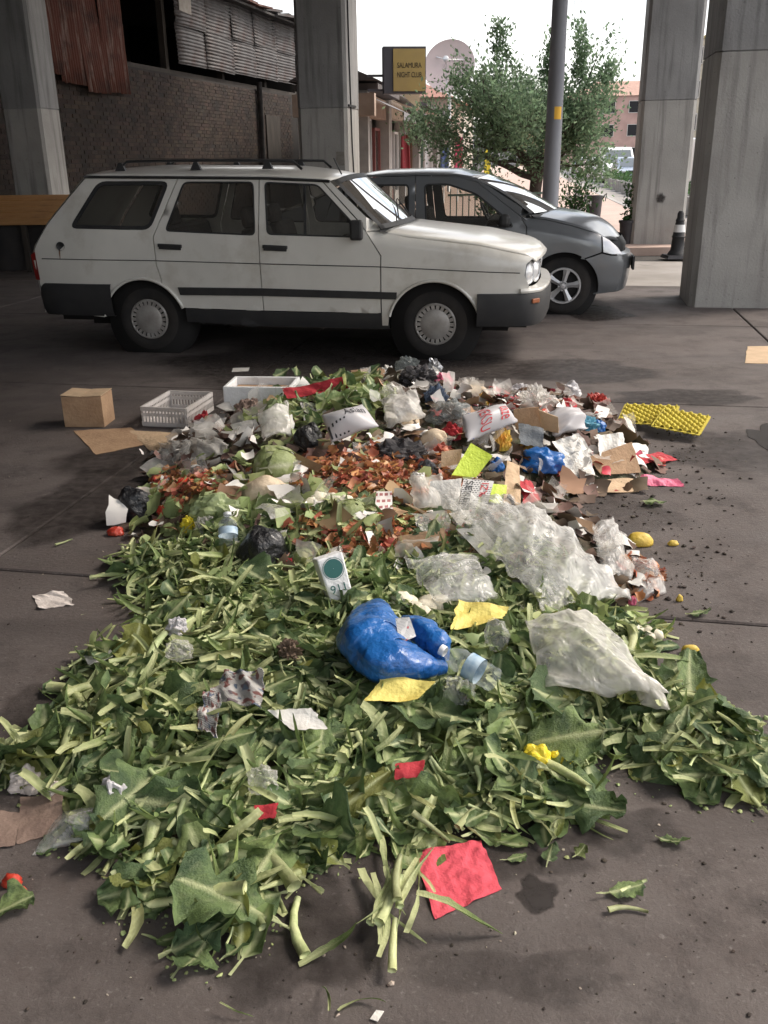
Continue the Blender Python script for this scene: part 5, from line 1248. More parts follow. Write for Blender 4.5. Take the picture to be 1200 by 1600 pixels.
scatter_stuff("strap_litter", "litter of thin strap-like green leaves", 'strap', 1500, strap_zone, (.1, .27), .3, -.008, .04, 22, "leaves")
scatter_stuff("green_bunch_leaves", "dark green leaves bunched behind the printed white bag", 'cleaf', 170, lambda x, y: (lambda q: math.exp(-((q[0] - 525) / 55) ** 2 - ((q[1] - 640) / 26) ** 2))(px_of(x, y, hgt(x, y))), (.1, .2), .5, .02, .11, 24, "leaves")
scatter_stuff("stalk_litter", "litter of short cut pale stalks", 'stalk', 900, strap_zone, (.03, .12), .3, 0, .045, 23, "stalks")

ZONES = [("front left lobe", lambda x, y: x < 470 and y > 1160), ("right tongue beside the bare concrete", lambda x, y: x > 800 and y > 1030), ("middle front beside the red napkin", lambda x, y: y > 1080), ("upper left edge of the green heap", lambda x, y: x < 470), ("strip just below the blue bag and clear plastic", lambda x, y: True)]
KINDN = {'cleaf': ("cauliflower_leaf", "wilted green cauliflower leaf", "leaf"), 'strap': ("strap_leaf", "long pale green strap leaf", "leaf"), 'stalk': ("cut_stalk", "thick pale cut stalk", "stalk")}
def lay(kind, x, y, s, rg, tilt=.3, dz=.02, label=None, group=None, yaw=None, mi=None, flat=False):
    nm, lab, cat = KINDN[kind]
    o = bpy.data.objects.new(nm, MESHES[kind][rg.integers(len(MESHES[kind])) if mi is None else mi]); COL.objects.link(o)
    q = basis(hnorm(x, y), rg.uniform(0, 6.28) if yaw is None else yaw, rg, tilt).to_4x4()
    co = np.array([v.co for v in o.data.vertices]) * s @ np.array(q.to_3x3()).T
    z = hgt(x, y) + dz
    low = min((co[k, 2] + z - hgt(x + co[k, 0], y + co[k, 1])) for k in range(0, len(co), 3))
    if flat or low > .0: z -= max(0, low - .004)
    if hgt(x, y) < .01: z = max(z, .004 - co[:, 2].min())
    sc = s
    o.matrix_world = Matrix.Translation((x, y, z)) @ q @ Matrix.Scale(sc, 4)
    px_, py_ = px_of(x, y, hgt(x, y))
    if label is None:
        zn = next(n_ for n_, f in ZONES if f(px_, py_)); label = lab + " in the " + zn; group = "loose %s in the %s" % ("leaves" if cat == "leaf" else "stalks", zn)
    return tag(o, label, cat, group)
rg = np.random.default_rng(31)
def spread(kind, n, zone, size, tilt, dz):
    c = 0
    while c < n:
        x, y = rg.uniform(-1.5, 1.9), rg.uniform(1.3, 4.0)
        if rg.random() > zone(x, y): continue
        px_, py_ = px_of(x, y)
        if not (0 < px_ < 1200): continue
        lay(kind, x, y, rg.uniform(*size) * (1.0 if py_ > 1050 else .85), rg, tilt, rg.uniform(*dz)); c += 1
spread('cleaf', 220, cleaf_zone, (.15, .28), .24, (.025, .055))
spread('strap', 110, strap_zone, (.15, .3), .16, (.03, .05))
spread('stalk', 130, lambda x, y: strap_zone(x, y) * .8 + .2 * in_leaf(x, y), (.1, .24), .15, (.035, .06))
# ================================================================== rubbish in the heap: makers
def tri(a): return abs((a % 1) - .5) * 2 - .5
def folds(nu, nv, w, h, rg, f=6.0, k=9):
    """Piecewise flat creases, about unit height."""
    U, V = np.meshgrid(np.linspace(0, w, nu + 1), np.linspace(0, h, nv + 1)); Z = np.zeros_like(U); tot = 0
    wx, wy = np.sin(V * f * 1.7 + rg.uniform(0, 6)) * .25 / f, np.sin(U * f * 1.5 + rg.uniform(0, 6)) * .25 / f
    for i in range(k):
        a = rg.uniform(0, math.pi); ff = f * rg.uniform(.5, 2.2); am = 1 / ff
        q = ((U + wx) * math.cos(a) + (V + wy) * math.sin(a)) * ff + rg.uniform(0, 1); Z += am * (np.abs((q % 1) - .5) * 2 - .5); tot += am
    return Z / tot * 2
def finish(name, label, cat, me, thick=0.0, group=None, smooth=True):
    c = np.array([v.co for v in me.vertices]); lo = Vector((float(c[:, 0].mean()), float(c[:, 1].mean()), float(c[:, 2].min())))
    me.transform(Matrix.Translation(-lo)); o = link(name, me); o.location = lo
    if thick: m = o.modifiers.new("thickness", 'SOLIDIFY'); m.thickness = thick
    return tag(o, label, cat, group)
SEED = [100]
def over(p): return .04 * min(1, max(0, grid_at(dL, p.x, p.y) / .06)) * (0 if grid_at(dT, p.x, p.y) > .03 else 1)     # loose leaves lie this thick
def corner(c):
    l_ = c[2] if len(c) > 2 else .004; p = S(c[0], c[1], l_); return S(c[0], c[1], l_ + over(p))
def quad_grid(corners, nu, nv, rg, amp, f, bulge=0.0, torn=0.0, drape=True, clear=.003):
    a, b, c, d = [np.array(corner(q)) for q in corners]                     # TL TR BR BL
    w, h = (np.linalg.norm(b - a) + np.linalg.norm(c - d)) / 2, (np.linalg.norm(d - a) + np.linalg.norm(c - b)) / 2
    nrm = np.cross(c - a, b - d); nrm /= np.linalg.norm(nrm) + 1e-9
    if nrm[2] < 0: nrm = -nrm
    Z = folds(nu, nv, w, h, rg, f) * amp; P = np.zeros((nv + 1, nu + 1, 3)); flats = None
    for i in range(nv + 1):
        for j in range(nu + 1):
            s, t = j / nu, i / nv
            if torn:
                s2 = s + (torn * noise.noise(Vector((t * 5, SEED[0], 1))) if j == 0 else torn * noise.noise(Vector((t * 5, SEED[0], 9))) if j == nu else 0)
                t2 = t + (torn * noise.noise(Vector((s * 5, SEED[0], 4))) if i == 0 else torn * noise.noise(Vector((s * 5, SEED[0], 7))) if i == nv else 0)
            else: s2, t2 = s, t
            p = a * (1 - s2) * (1 - t2) + b * s2 * (1 - t2) + c * s2 * t2 + d * (1 - s2) * t2
            p = p + nrm * (Z[i, j] + bulge * math.sin(math.pi * s) ** .7 * math.sin(math.pi * t) ** .7)
            if drape: p[2] = max(p[2], hgt(p[0], p[1]) + clear)
            P[i, j] = p
    return P, nrm, w, h
def flow_folds(nu, nv, w, h, rg, f, a0):
    """Long soft folds that run mostly one way, as in thin film."""
    U, V = np.meshgrid(np.linspace(0, w, nu + 1), np.linspace(0, h, nv + 1)); Z = np.zeros_like(U); tot = 0
    for i in range(7):
        a = a0 + rg.normal(0, .45); ff = f * rg.uniform(.4, 1.5); q = (U * math.cos(a) + V * math.sin(a)) * ff; q = q + .35 * np.sin((V * math.cos(a) - U * math.sin(a)) * f * rg.uniform(.3, .9) + rg.uniform(0, 6)) + rg.uniform(0, 6)
        am = 1 / ff ** .8; Z += am * (1 - 2 * np.abs(np.sin(q * math.pi)) ** .8) * (.6 + .4 * np.sin(U * 5 + V * 4 + rg.uniform(0, 6))); tot += am
    return Z / tot * 1.6
def crease_of(P):
    Z = P[:, :, 2]; L_ = np.zeros_like(Z); L_[1:-1, 1:-1] = np.abs(Z[2:, 1:-1] + Z[:-2, 1:-1] + Z[1:-1, 2:] + Z[1:-1, :-2] - 4 * Z[1:-1, 1:-1]); return np.clip(L_ / (np.percentile(L_, 92) + 1e-9), 0, 1)
def grid_faces(nu, nv): return [(i * (nu + 1) + j, (i + 1) * (nu + 1) + j, (i + 1) * (nu + 1) + j + 1, i * (nu + 1) + j + 1) for i in range(nv) for j in range(nu)]
def uv_attrs(nu, nv): U, V = np.meshgrid(np.linspace(0, 1, nu + 1), np.linspace(0, 1, nv + 1)); return {"su": U.ravel(), "sv": V.ravel()}
GRIDS = {}
def SQ(name, label, cat, corners, mat, amp=.012, f=7.0, res=16, bulge=0.0, torn=.02, thick=.0015, group=None, smooth=False, drape=True):
    """A sheet (paper, card, cloth) laid on the heap between four points."""
    SEED[0] += 1; rg = np.random.default_rng(SEED[0]); P, n_, w, h = quad_grid(corners, res, res, rg, amp, f, bulge, torn, drape)
    o = finish(name, label, cat, mesh(name, P.reshape(-1, 3), grid_faces(res, res), M[mat], smooth, uv_attrs(res, res)), thick, group)
    GRIDS[o.name] = (P - np.array(o.location), n_); return o
def PILLOW(name, label, cat, corners, mat, amp=.02, f=6.0, res=28, bulge=.08, torn=.05, group=None):
    """A slack bag of thin film: two skins that share their rim."""
    SEED[0] += 1; rg = np.random.default_rng(SEED[0]); P, n_, w, h = quad_grid(corners, res, res, rg, amp * .35, f * .6, bulge, torn)
    Zf = flow_folds(res, res, w, h, rg, f, rg.uniform(0, 3.1)) * amp * 1.2; P = P + n_ * Zf[:, :, None]; P[:, :, 2] = np.maximum(P[:, :, 2], np.array([[hgt(q[0], q[1]) + .003 for q in r_] for r_ in P])); Q = P.copy(); Zb = folds(res, res, w, h, rg, f)
    for i in range(1, res):
        for j in range(1, res):
            t_ = math.sin(math.pi * i / res) * math.sin(math.pi * j / res); p = P[i, j] - n_ * (bulge * .75 * t_ ** .6 + amp * Zb[i, j] * .8); p[2] = max(p[2], hgt(p[0], p[1]) + .004); Q[i, j] = p
    n1 = res + 1; idm = {}; V = [tuple(p) for p in P.reshape(-1, 3)]; F_ = grid_faces(res, res)
    for i in range(n1):
        for j in range(n1):
            if 0 < i < res and 0 < j < res: idm[(i, j)] = len(V); V.append(tuple(Q[i, j]))
            else: idm[(i, j)] = i * n1 + j
    F_ += [(idm[(i, j)], idm[(i, j + 1)], idm[(i + 1, j + 1)], idm[(i + 1, j)]) for i in range(res) for j in range(res)]
    at_ = np.zeros(len(V)); c_ = crease_of(P).ravel(); at_[:len(c_)] = c_; at_[len(c_):] = np.array([c_[i * n1 + j] for i in range(n1) for j in range(n1) if 0 < i < res and 0 < j < res]) * .4
    return finish(name, label, cat, mesh(name, V, F_, M[mat], True, {"cr": at_}), group=group)
ICO = {}
def ico(sub):
    if sub not in ICO:
        bm = bmesh.new(); bmesh.ops.create_icosphere(bm, subdivisions=sub, radius=1); ICO[sub] = (np.array([v.co[:] for v in bm.verts]), [tuple(v.index for v in f.verts) for f in bm.faces]); bm.free()
    return ICO[sub]
def crumple_ball(sub, rg, rough=.25, f=2.2, flat=.35):
    V, F_ = ico(sub); off = rg.uniform(0, 50, 3); out = np.zeros_like(V)
    K = rg.normal(0, 1, (9, 3)); K /= np.linalg.norm(K, axis=1, keepdims=True); ph = rg.uniform(0, 1, 9); fr = rg.uniform(.5, 1.6, 9) * f
    fold = sum(np.abs(((V @ K[i]) * fr[i] + ph[i]) % 1 - .5) * 2 / fr[i] for i in range(9)); fold = (fold - fold.mean()) / (fold.std() + 1e-6)
    lum = np.array([noise.noise(Vector(v * 1.4 + off)) for v in V]); fine = np.array([1 - 2 * abs(noise.noise(Vector(v * 4.5 + off))) for v in V])
    r = 1 + rough * (.42 * fold + .7 * lum + .12 * fine); out = V * r[:, None]
    out[:, 2] = np.where(out[:, 2] < -flat, -flat + (out[:, 2] + flat) * .15, out[:, 2]); return out, F_
def BAG(name, label, cat, px, py, wpx, hpx, mat, depth=.8, rough=.28, f=2.2, sub=4, group=None, yaw=None, smooth=False, parent=None, lean=0.0):
    """A crumpled bag or lump that fills a box of the photograph and rests on the heap."""
    SEED[0] += 1; rg = np.random.default_rng(SEED[0]); base = S(px, py + hpx * .3); ov = over(base); base = S(px, py + hpx * .3, ov); k = MPP(base); V, F_ = crumple_ball(sub, rg, rough, f)
    a = rg.uniform(0, 6.28) if yaw is None else yaw; c, s = math.cos(a), math.sin(a)
    mx = np.abs(V).max(0); V = V / mx; hz = hpx * k * .95
    V = V * np.array([wpx * k / 2, wpx * k / 2 * depth, hz * .72]); V[:, 0] += lean * V[:, 2]
    base2 = base + Vector((0, wpx * k / 2 * depth * .35, 0)); zb = hgt(base2.x, base2.y)
    V[:, 2] -= V[:, 2].min(); V += np.array([base2.x, base2.y, zb + ov - hz * .12])
    for v in V: v[2] = max(v[2], max(hgt(v[0], v[1]) - .02, .003))
    return finish(name, label, cat, mesh(name, V, F_, M[mat], smooth), group=group)
def TUBEBAG(name, label, cat, path, radii, mat, rough=.18, n=40, seg=14, flat=.8, smooth=False):
    """A sagging bag swept along points of the heap (px, py, lift) with radii in pixels."""
    SEED[0] += 1; rg = np.random.default_rng(SEED[0]); pts = [corner(p) for p in path]; C, rad = [], []
    for i in range(len(pts) - 1):
        for t in np.linspace(0, 1, seg, endpoint=False): C.append(pts[i].lerp(pts[i + 1], t)); rad.append((radii[i] * (1 - t) + radii[i + 1] * t) * MPP(pts[i]))
    C.append(pts[-1]); rad.append(radii[-1] * MPP(pts[-1])); m = MB(); m.tube(C, rad, n); V = np.concatenate(m.v); off = rg.uniform(0, 30, 3)
    sc = 1 / (np.mean(rad) + 1e-6); q = []; K = rg.normal(0, 1, (8, 3)); K /= np.linalg.norm(K, axis=1, keepdims=True); ph = rg.uniform(0, 1, 8); fr = rg.uniform(.25, .9, 8) * sc; fo = sum(np.abs(((V @ K[i]) * fr[i] + ph[i]) % 1 - .5) * 2 * (sc / fr[i]) for i in range(8)); fo = (fo - fo.mean()) / fo.std()
    for idx_, v in enumerate(V):
        ci = C[min(idx_ // n, len(C) - 1)]; d = Vector(v) - ci; a = noise.noise(Vector(v) * sc * 1.1 + Vector(off)); b = 1 - 2 * abs(noise.noise(Vector(v) * sc * 2.3 + Vector(off))); w = ci + d * (1 + rough * (1.1 * a + .25 * b + .42 * fo[idx_])); w.z = max(ci.z + (w.z - ci.z) * flat, hgt(w.x, w.y) - .005, .003); q.append(tuple(w))
    return finish(name, label, cat, mesh(name, q, m.f, M[mat], smooth))
def text_on(o, body, box, mat, rot=0, grow=.002, squash=1.0):
    """Lettering laid on a sheet; box = u0, v0, u1, v1 in the sheet's own coordinates (v down)."""
    P, n_ = GRIDS[o.name]; nv, nu = P.shape[0] - 1, P.shape[1] - 1; me = text_mesh(body, 1.0, mat, extrude=0.0)
    co = np.array([v.co[:] for v in me.vertices]); lo, hi = co.min(0), co.max(0); q = (co - lo) / np.maximum(hi - lo, 1e-6)
    for i, v in enumerate(me.vertices):
        a, b = q[i, 0], 1 - q[i, 1]
        if rot == 90: a, b = b, 1 - a
        if rot == -90: a, b = 1 - b, a
        u, w = (box[0] + a * (box[2] - box[0])) * nu, (box[1] + b * (box[3] - box[1])) * nv; j, i2 = min(int(u), nu - 1), min(int(w), nv - 1); s, t = u - j, w - i2
        p = P[i2, j] * (1 - s) * (1 - t) + P[i2, j + 1] * s * (1 - t) + P[i2 + 1, j + 1] * s * t + P[i2 + 1, j] * (1 - s) * t; v.co = p + n_ * (grow + .0015)
    return link("lettering", me, o)
def print_mat(name, base, ink, cols, rough=.6, rows=22, dens=.5, pics=.55):
    """Printed paper: lines of small type and coloured picture blocks, flat on the sheet."""
    m, nt, out = nodes_of(name); b = N(nt, "ShaderNodeBsdfPrincipled"); b.inputs["Roughness"].default_value = rough
    u, v = N(nt, "ShaderNodeAttribute", attribute_name="su"), N(nt, "ShaderNodeAttribute", attribute_name="sv"); cx = N(nt, "ShaderNodeCombineXYZ"); nt.links.new(u.outputs["Fac"], cx.inputs[0]); nt.links.new(v.outputs["Fac"], cx.inputs[1])
    br_ = N(nt, "ShaderNodeTexBrick", Scale=1.0); br_.inputs["Color1"].default_value = (0, 0, 0, 1); br_.inputs["Color2"].default_value = (.25, .25, .25, 1); br_.inputs["Mortar"].default_value = (1, 1, 1, 1)
    br_.inputs["Brick Width"].default_value = 1.6 / rows; br_.inputs["Row Height"].default_value = 1 / rows; br_.inputs["Mortar Size"].default_value = .3 / rows; nt.links.new(cx.outputs[0], br_.inputs["Vector"])
    wn_ = N(nt, "ShaderNodeTexNoise", Scale=2.6, Detail=0); nt.links.new(cx.outputs[0], wn_.inputs["Vector"]); th = N(nt, "ShaderNodeMath", operation='GREATER_THAN'); th.inputs[1].default_value = 1 - dens; nt.links.new(wn_.outputs["Fac"], th.inputs[0])
    inv = N(nt, "ShaderNodeMath", operation='SUBTRACT'); inv.inputs[0].default_value = 1; nt.links.new(br_.outputs["Fac"], inv.inputs[1]); mu = N(nt, "ShaderNodeMath", operation='MULTIPLY'); nt.links.new(th.outputs[0], mu.inputs[0]); nt.links.new(inv.outputs[0], mu.inputs[1])
    c = mixc(nt, mu.outputs[0], base, ink)
    for i, k in enumerate(cols):
        nn = N(nt, "ShaderNodeTexNoise", Scale=3.2 + i, Detail=1); mp = N(nt, "ShaderNodeMapping"); mp.inputs["Location"].default_value = (i * 3.1, i * 7.7, 0); nt.links.new(cx.outputs[0], mp.inputs[0]); nt.links.new(mp.outputs[0], nn.inputs["Vector"]); g_ = N(nt, "ShaderNodeMath", operation='GREATER_THAN'); g_.inputs[1].default_value = pics; nt.links.new(nn.outputs["Fac"], g_.inputs[0]); c = mixc(nt, g_.outputs[0], c, k)
    nt.links.new(c, b.inputs["Base Color"]); nt.links.new(b.outputs[0], out.inputs[0]); return m
# ------------------------------------------------------------------ materials of the rubbish
for k, a in dict(paper=((.68, .66, .62), .75, (.58, .55, .5)), tissue=((.62, .56, .52), .9, (.5, .44, .4)), card=((.36, .235, .14), .85, (.29, .18, .105)), cardlight=((.5, .36, .23), .85, (.42, .3, .19)),
        napkin=((.62, .085, .115), .85, (.55, .065, .09)), redcloth2=((.42, .03, .04), .8, (.3, .02, .03)), pinkbag=((.62, .13, .22), .5, (.5, .09, .17)), lime=((.5, .62, .05), .5, (.44, .55, .05)),
        yellowp=((.72, .58, .16), .6, (.64, .5, .12)), yellow2=((.72, .56, .03), .45, (.65, .48, .03)), orangep=((.7, .26, .04), .45, (.6, .5, .08)), greycloth=((.14, .15, .16), .9, (.09, .1, .11)),
        darkcloth=((.035, .033, .036), .85, (.055, .05, .05)), jeans=((.05, .07, .11), .9, (.08, .1, .14)), melon=((.58, .47, .34), .7, (.5, .39, .27)), melonin=((.45, .3, .15), .6, (.35, .22, .11)),
        cabbage=((.42, .46, .22), .5, (.5, .52, .34)), floret=((.66, .62, .5), .8, (.58, .52, .4)), tomato=((.5, .04, .025), .3, (.42, .06, .03)), onion=((.42, .14, .06), .45, (.5, .24, .11)),
        styro=((.72, .72, .72), .8, (.64, .64, .63)), crate=((.5, .47, .45), .6, (.4, .37, .35)), eggtray=((.52, .43, .06), .9, (.46, .37, .05)), mango=((.55, .4, .06), .45, (.5, .33, .05)), brownpaper=((.24, .17, .135), .85, (.19, .13, .105))).items():
    a = ([min(.8, x * 1.18) for x in a[0]], a[1], [min(.75, x * 1.18) for x in a[2]])
    M[k] = pm("rubbish_" + k, a[0], a[1], col2=a[2], scale=9, bump=.25, bscale=50, dirt=[x * .55 for x in a[2]], dscale=7, dlo=.6, dhi=.8)
M['blackbag'] = pm("black_bin_bag", (.012, .012, .014), .3, coat=.3, bump=1.0, bscale=22); M['bluebag'] = pm("blue_plastic_bag", (.02, .15, .46), .28, col2=(.016, .12, .4), scale=5, trans=.15, coat=.25); M['bluebag2'] = pm('blue_carrier_plastic', (.02, .15, .46), .3, col2=(.014, .11, .38), scale=4, trans=.12, coat=.3, bump=.9, bscale=9); M['lightblue'] = pm("light_blue_film", (.16, .42, .55), .3, trans=.3)
M['whitebag'] = pm("white_plastic_bag", (.66, .64, .66), .4, col2=(.6, .58, .58), scale=5, trans=.25); M['greenbag'] = pm("pale_green_film", (.4, .47, .24), .4, trans=.3); M['greybag'] = film("grey_film", (.3, .33, .33), .35, .8)
M['film'] = film("clear_film", (.96, .95, .93), .05, .52); M['film2'] = film("milky_film", (.95, .92, .87), .16, .72); M['pet'] = film("clear_bottle_plastic", (.72, .78, .82), .08, .4, .1); M['foil'] = pm("crumpled_foil", (.55, .55, .56), .3, metal=.7)
M['inkb'] = pm("black_print", (.03, .03, .035), .7); M['inkr'] = pm("red_print", (.55, .05, .06), .7); M['inkblue'] = pm("navy_print", (.05, .07, .25), .7); M['inkg'] = pm("green_print", (.03, .13, .12), .7)
M['news'] = print_mat("newsprint", (.5, .48, .45), (.07, .07, .07), [(.14, .11, .12), (.12, .15, .2), (.2, .09, .08)], rows=30, dens=.65, pics=.6)
M['leaflet'] = print_mat("printed_leaflet", (.68, .66, .63), (.1, .1, .11), [(.45, .08, .09)], rows=16, dens=.62, pics=.66)
M['snack'] = print_mat("printed_snack_wrapper", (.68, .3, .05), (.4, .05, .03), [(.75, .55, .06), (.5, .04, .04), (.65, .6, .55)], .35, rows=7, dens=.3, pics=.52)
M['stripes'] = print_mat("striped_wrapper", (.66, .6, .56), (.3, .1, .1), [(.3, .08, .09)], rows=5, dens=.9, pics=.7)

# ------------------------------------------------------------------ flat litter stuff in the back half of the heap
def scrap_stuff(name, label, mat, n, zone, size, seed, cat, curl=1.0, zhi=.05, tilt=.5):
    rg = np.random.default_rng(seed); Vs, Fs, b, c = [], [], 0, 0
    while c < n:
        x, y = rg.uniform(HX0, HX1), rg.uniform(HY0, HY1 - .3)
        if rg.random() > zone(x, y): continue
        s = rg.uniform(*size); q = np.array(basis(hnorm(x, y), rg.uniform(0, 6.28), rg, tilt)); k = rg.uniform(-1, 1, 4) * curl; nn = 3; P = []
        for i in range(nn + 1):
            for j in range(nn + 1):
                u, v = i / nn - .5, j / nn - .5; P.append((u * (1 + .3 * k[0] * v) + rg.normal(0, .05), v * .8 + rg.normal(0, .05), .7 * k[1] * u * u + .7 * k[2] * v * v + .5 * k[3] * u * v + rg.normal(0, .03)))
        v = (np.array(P) * s) @ q.T + np.array([x, y, hgt(x, y) + rg.uniform(0, zhi)]); v[:, 2] = np.maximum(v[:, 2], .004)
        Vs.append(v); Fs += [(i * 4 + j + b, i * 4 + j + 1 + b, (i + 1) * 4 + j + 1 + b, (i + 1) * 4 + j + b) for i in range(3) for j in range(3)]; b += 16; c += 1
    return tag(link(name, mesh(name, np.concatenate(Vs), Fs, mat, True)), label, cat, kind="stuff")
def in_trash(x, y): return min(1, max(0, (grid_at(dT, x, y) + .03) / .08))
def near(px, py, rx, ry): return lambda X, Y: (lambda p: math.exp(-((p[0] - px) / rx) ** 2 - ((p[1] - py) / ry) ** 2))(px_of(X, Y, hgt(X, Y)))
def mixzone(*zs): return lambda x, y: min(1, sum(z(x, y) for z in zs)) * min(1, in_trash(x, y) + in_leaf(x, y))
M['onionskin'] = pm("onion_skin", (.46, .19, .09), .42, rand=.45, island=True, trans=.25); M['scrapw'] = pm("paper_scrap", (.72, .69, .65), .8, rand=.25, island=True); M['scrapc'] = pm("card_scrap", (.33, .21, .12), .85, rand=.3, island=True); M['scrapd'] = pm("dark_scrap", (.13, .085, .06), .8, rand=.5, island=True); M['scrapr'] = pm("red_scrap", (.5, .06, .055), .5, rand=.4, island=True); M['scrapg'] = pm("pale_green_scrap", (.34, .4, .17), .6, rand=.35, island=True, trans=.2)
scrap_stuff("dark_scraps", "dark soggy scraps between the rubbish", M['scrapd'], 1100, in_trash, (.03, .11), 41, "scraps", zhi=.03)
scrap_stuff("leaf_scraps", "pale green leaf scraps between the rubbish", M['scrapg'], 900, mixzone(near(330, 800, 110, 50), near(500, 650, 80, 40), near(520, 790, 120, 40), near(880, 1000, 120, 40)), (.03, .1), 42, "scraps")
scrap_stuff("paper_scraps", "small pale paper and film scraps strewn through the heap", M['scrapw'], 300, in_trash, (.03, .1), 43, "scraps")
M['filmscrap'] = M['film2']
scrap_stuff("film_scraps", "torn clear and milky film scraps between the rubbish", M['film2'], 170, in_trash, (.06, .15), 46, "scraps", zhi=.09, tilt=.8)
scrap_stuff("white_scraps", "larger torn white paper scraps between the rubbish", M['scrapw'], 60, in_trash, (.06, .13), 47, "scraps", zhi=.08, tilt=.8)
scrap_stuff("card_scraps", "torn brown card scraps between the rubbish", M['scrapc'], 45, in_trash, (.05, .13), 48, "scraps", zhi=.07, tilt=.7)
scrap_stuff("onion_skins", "thick spill of copper brown onion skins across the heap", M['onionskin'], 2900, mixzone(near(565, 748, 85, 26), near(580, 845, 95, 22), near(1010, 905, 26, 26), near(630, 770, 60, 22), near(300, 775, 40, 20)), (.018, .05), 44, "onion skins", curl=1.6)
scrap_stuff("red_scraps", "small red scraps of pepper and tomato skin", M['scrapr'], 150, mixzone(near(280, 770, 45, 25), near(950, 740, 90, 30), near(600, 850, 90, 22), near(820, 640, 90, 20)), (.02, .06), 45, "scraps")
# dirt crumbs on the bare concrete
def crumb_stuff(name, label, mat, n, zone, size, seed, cat):
    rg = np.random.default_rng(seed); V0, F0 = ico(1); Vs, Fs, b, c = [], [], 0, 0
    while c < n:
        px_, py_ = zone(rg); p = G(px_, py_); s = rg.uniform(*size) * rg.uniform(.5, 1.3); v = V0 * rg.uniform(.5, 1.2, V0.shape) * np.array([s, s * rg.uniform(.5, 1), s * .45]); a = rg.uniform(0, 6.28); v = v @ np.array([[math.cos(a), math.sin(a), 0], [-math.sin(a), math.cos(a), 0], [0, 0, 1]])
        v += np.array([p.x, p.y, hgt(p.x, p.y) + s * .3]); Vs.append(v); Fs += [tuple(i + b for i in f) for f in F0]; b += len(v); c += 1
    return tag(link(name, mesh(name, np.concatenate(Vs), Fs, mat)), label, cat, kind="stuff")
M['crumb'] = pm("dark_crumb", (.05, .038, .03), .9, rand=.5, island=True); M['crumb2'] = pm("pale_crumb", (.35, .3, .24), .9, rand=.4, island=True)
def zr(rg):
    k = rg.random()
    if k < .4: return rg.normal(1060, 55), rg.normal(715, 28)
    if k < .75: return rg.normal(1070, 45), rg.normal(900, 70)
    if k < .9: return rg.normal(940, 60), rg.normal(800, 16)
    return rg.normal(1010, 70), rg.normal(790, 30)
crumb_stuff("dirt_crumbs", "dark dirt crumbs scattered right of the heap", M['crumb'], 340, zr, (.003, .014), 51, "dirt")
crumb_stuff("ground_specks", "tiny dark specks across the open concrete", M['crumb'], 700, lambda rg: (rg.uniform(0, 1200), rg.uniform(520, 1590)), (.002, .006), 52, "dirt")
crumb_stuff("pale_specks", "tiny pale bits across the open concrete", M['crumb2'], 200, lambda rg: (rg.uniform(0, 1200), rg.uniform(540, 1590)), (.002, .006), 53, "dirt")
crumb_stuff("edge_crumbs", "vegetable crumbs along the edge of the heap", M['scrapg'], 500, lambda rg: (lambda i, t: (LEAF_PX[i - 1][0] * t + LEAF_PX[i][0] * (1 - t) + rg.normal(0, 22), LEAF_PX[i - 1][1] * t + LEAF_PX[i][1] * (1 - t) + rg.normal(0, 16)))(rg.integers(len(LEAF_PX)), rg.random()), (.003, .009), 54, "crumbs")

# ------------------------------------------------------------------ boxes, crate, trays
def box_at(name, label, cat, px, py, w, d, h, yaw): p = S(px, py); o = tag(empty(name, (p.x, p.y, max(0, hgt(p.x, p.y) - .005)), yaw), label, cat); return o
bx_ = box_at("cardboard_box", "small brown cardboard box standing alone left of the crate", "box", 132, 668, .27, .2, .2, R(-4))
m = MB(); m.box((0, .1, .095), (.25, .19, .19)); m.build("carton", M['card'], bx_, bevel=.003)
for x, rz_ in ((-.07, 3), (.07, -2)): m = MB(); m.box((0, 0, 0), (.122, .195, .004)); o = m.build("flap", M['cardlight'], bx_); o.location = (x * .92, .1, .195); o.rotation_euler = (0, R(rz_ * 1.2), 0)
cr_ = box_at("plastic_crate", "pale grey plastic crate with slotted sides behind the flattened cardboard", "crate", 258, 668, .3, .4, .13, R(-12))
W_, D_, H_ = .29, .42, .125
for nm, c, d in (("crate_bottom", (0, D_ / 2, .008), (W_, D_, .012)),): m = MB(); m.box(c, d); m.build(nm, M['crate'], cr_)
for sd_ in range(4):
    m = MB(); Ls = W_ if sd_ < 2 else D_
    for z in (.02, H_ - .012): m.box((0, 0, z), (Ls, .012, .024))
    nb = int(Ls / .022)
    for k in range(nb + 1): m.box((-Ls / 2 + .008 + k * (Ls - .016) / nb, 0, H_ / 2), (.009, .01, H_ - .03))
    m.box((0, 0, H_ * .62), (Ls, .009, .018))
    o = m.build("crate_side", M['crate'], cr_); o.location = ((0, 0, 0), (0, D_, 0), (-W_ / 2, D_ / 2, 0), (W_ / 2, D_ / 2, 0))[sd_]; o.rotation_euler = (0, 0, 0 if sd_ < 2 else R(90))
fb = box_at("foam_box", "open white foam box behind the green leaves", "box", 404, 640, .4, .26, .13, R(-6))
for c, d in (((0, 0, .07), (.4, .02, .14)), ((0, .26, .07), (.4, .02, .14)), ((-.19, .13, .07), (.02, .238, .14)), ((.19, .13, .07), (.02, .238, .14)), ((0, .13, .01), (.358, .238, .02))): m = MB(); m.box(c, d); m.build("box_side" if c[2] > .02 else "box_bottom", M['styro'], fb, bevel=.004)
m = MB(); m.box((0, .13, .08), (.345, .225, .03)); m.build("brown_lining", M['card'], fb)
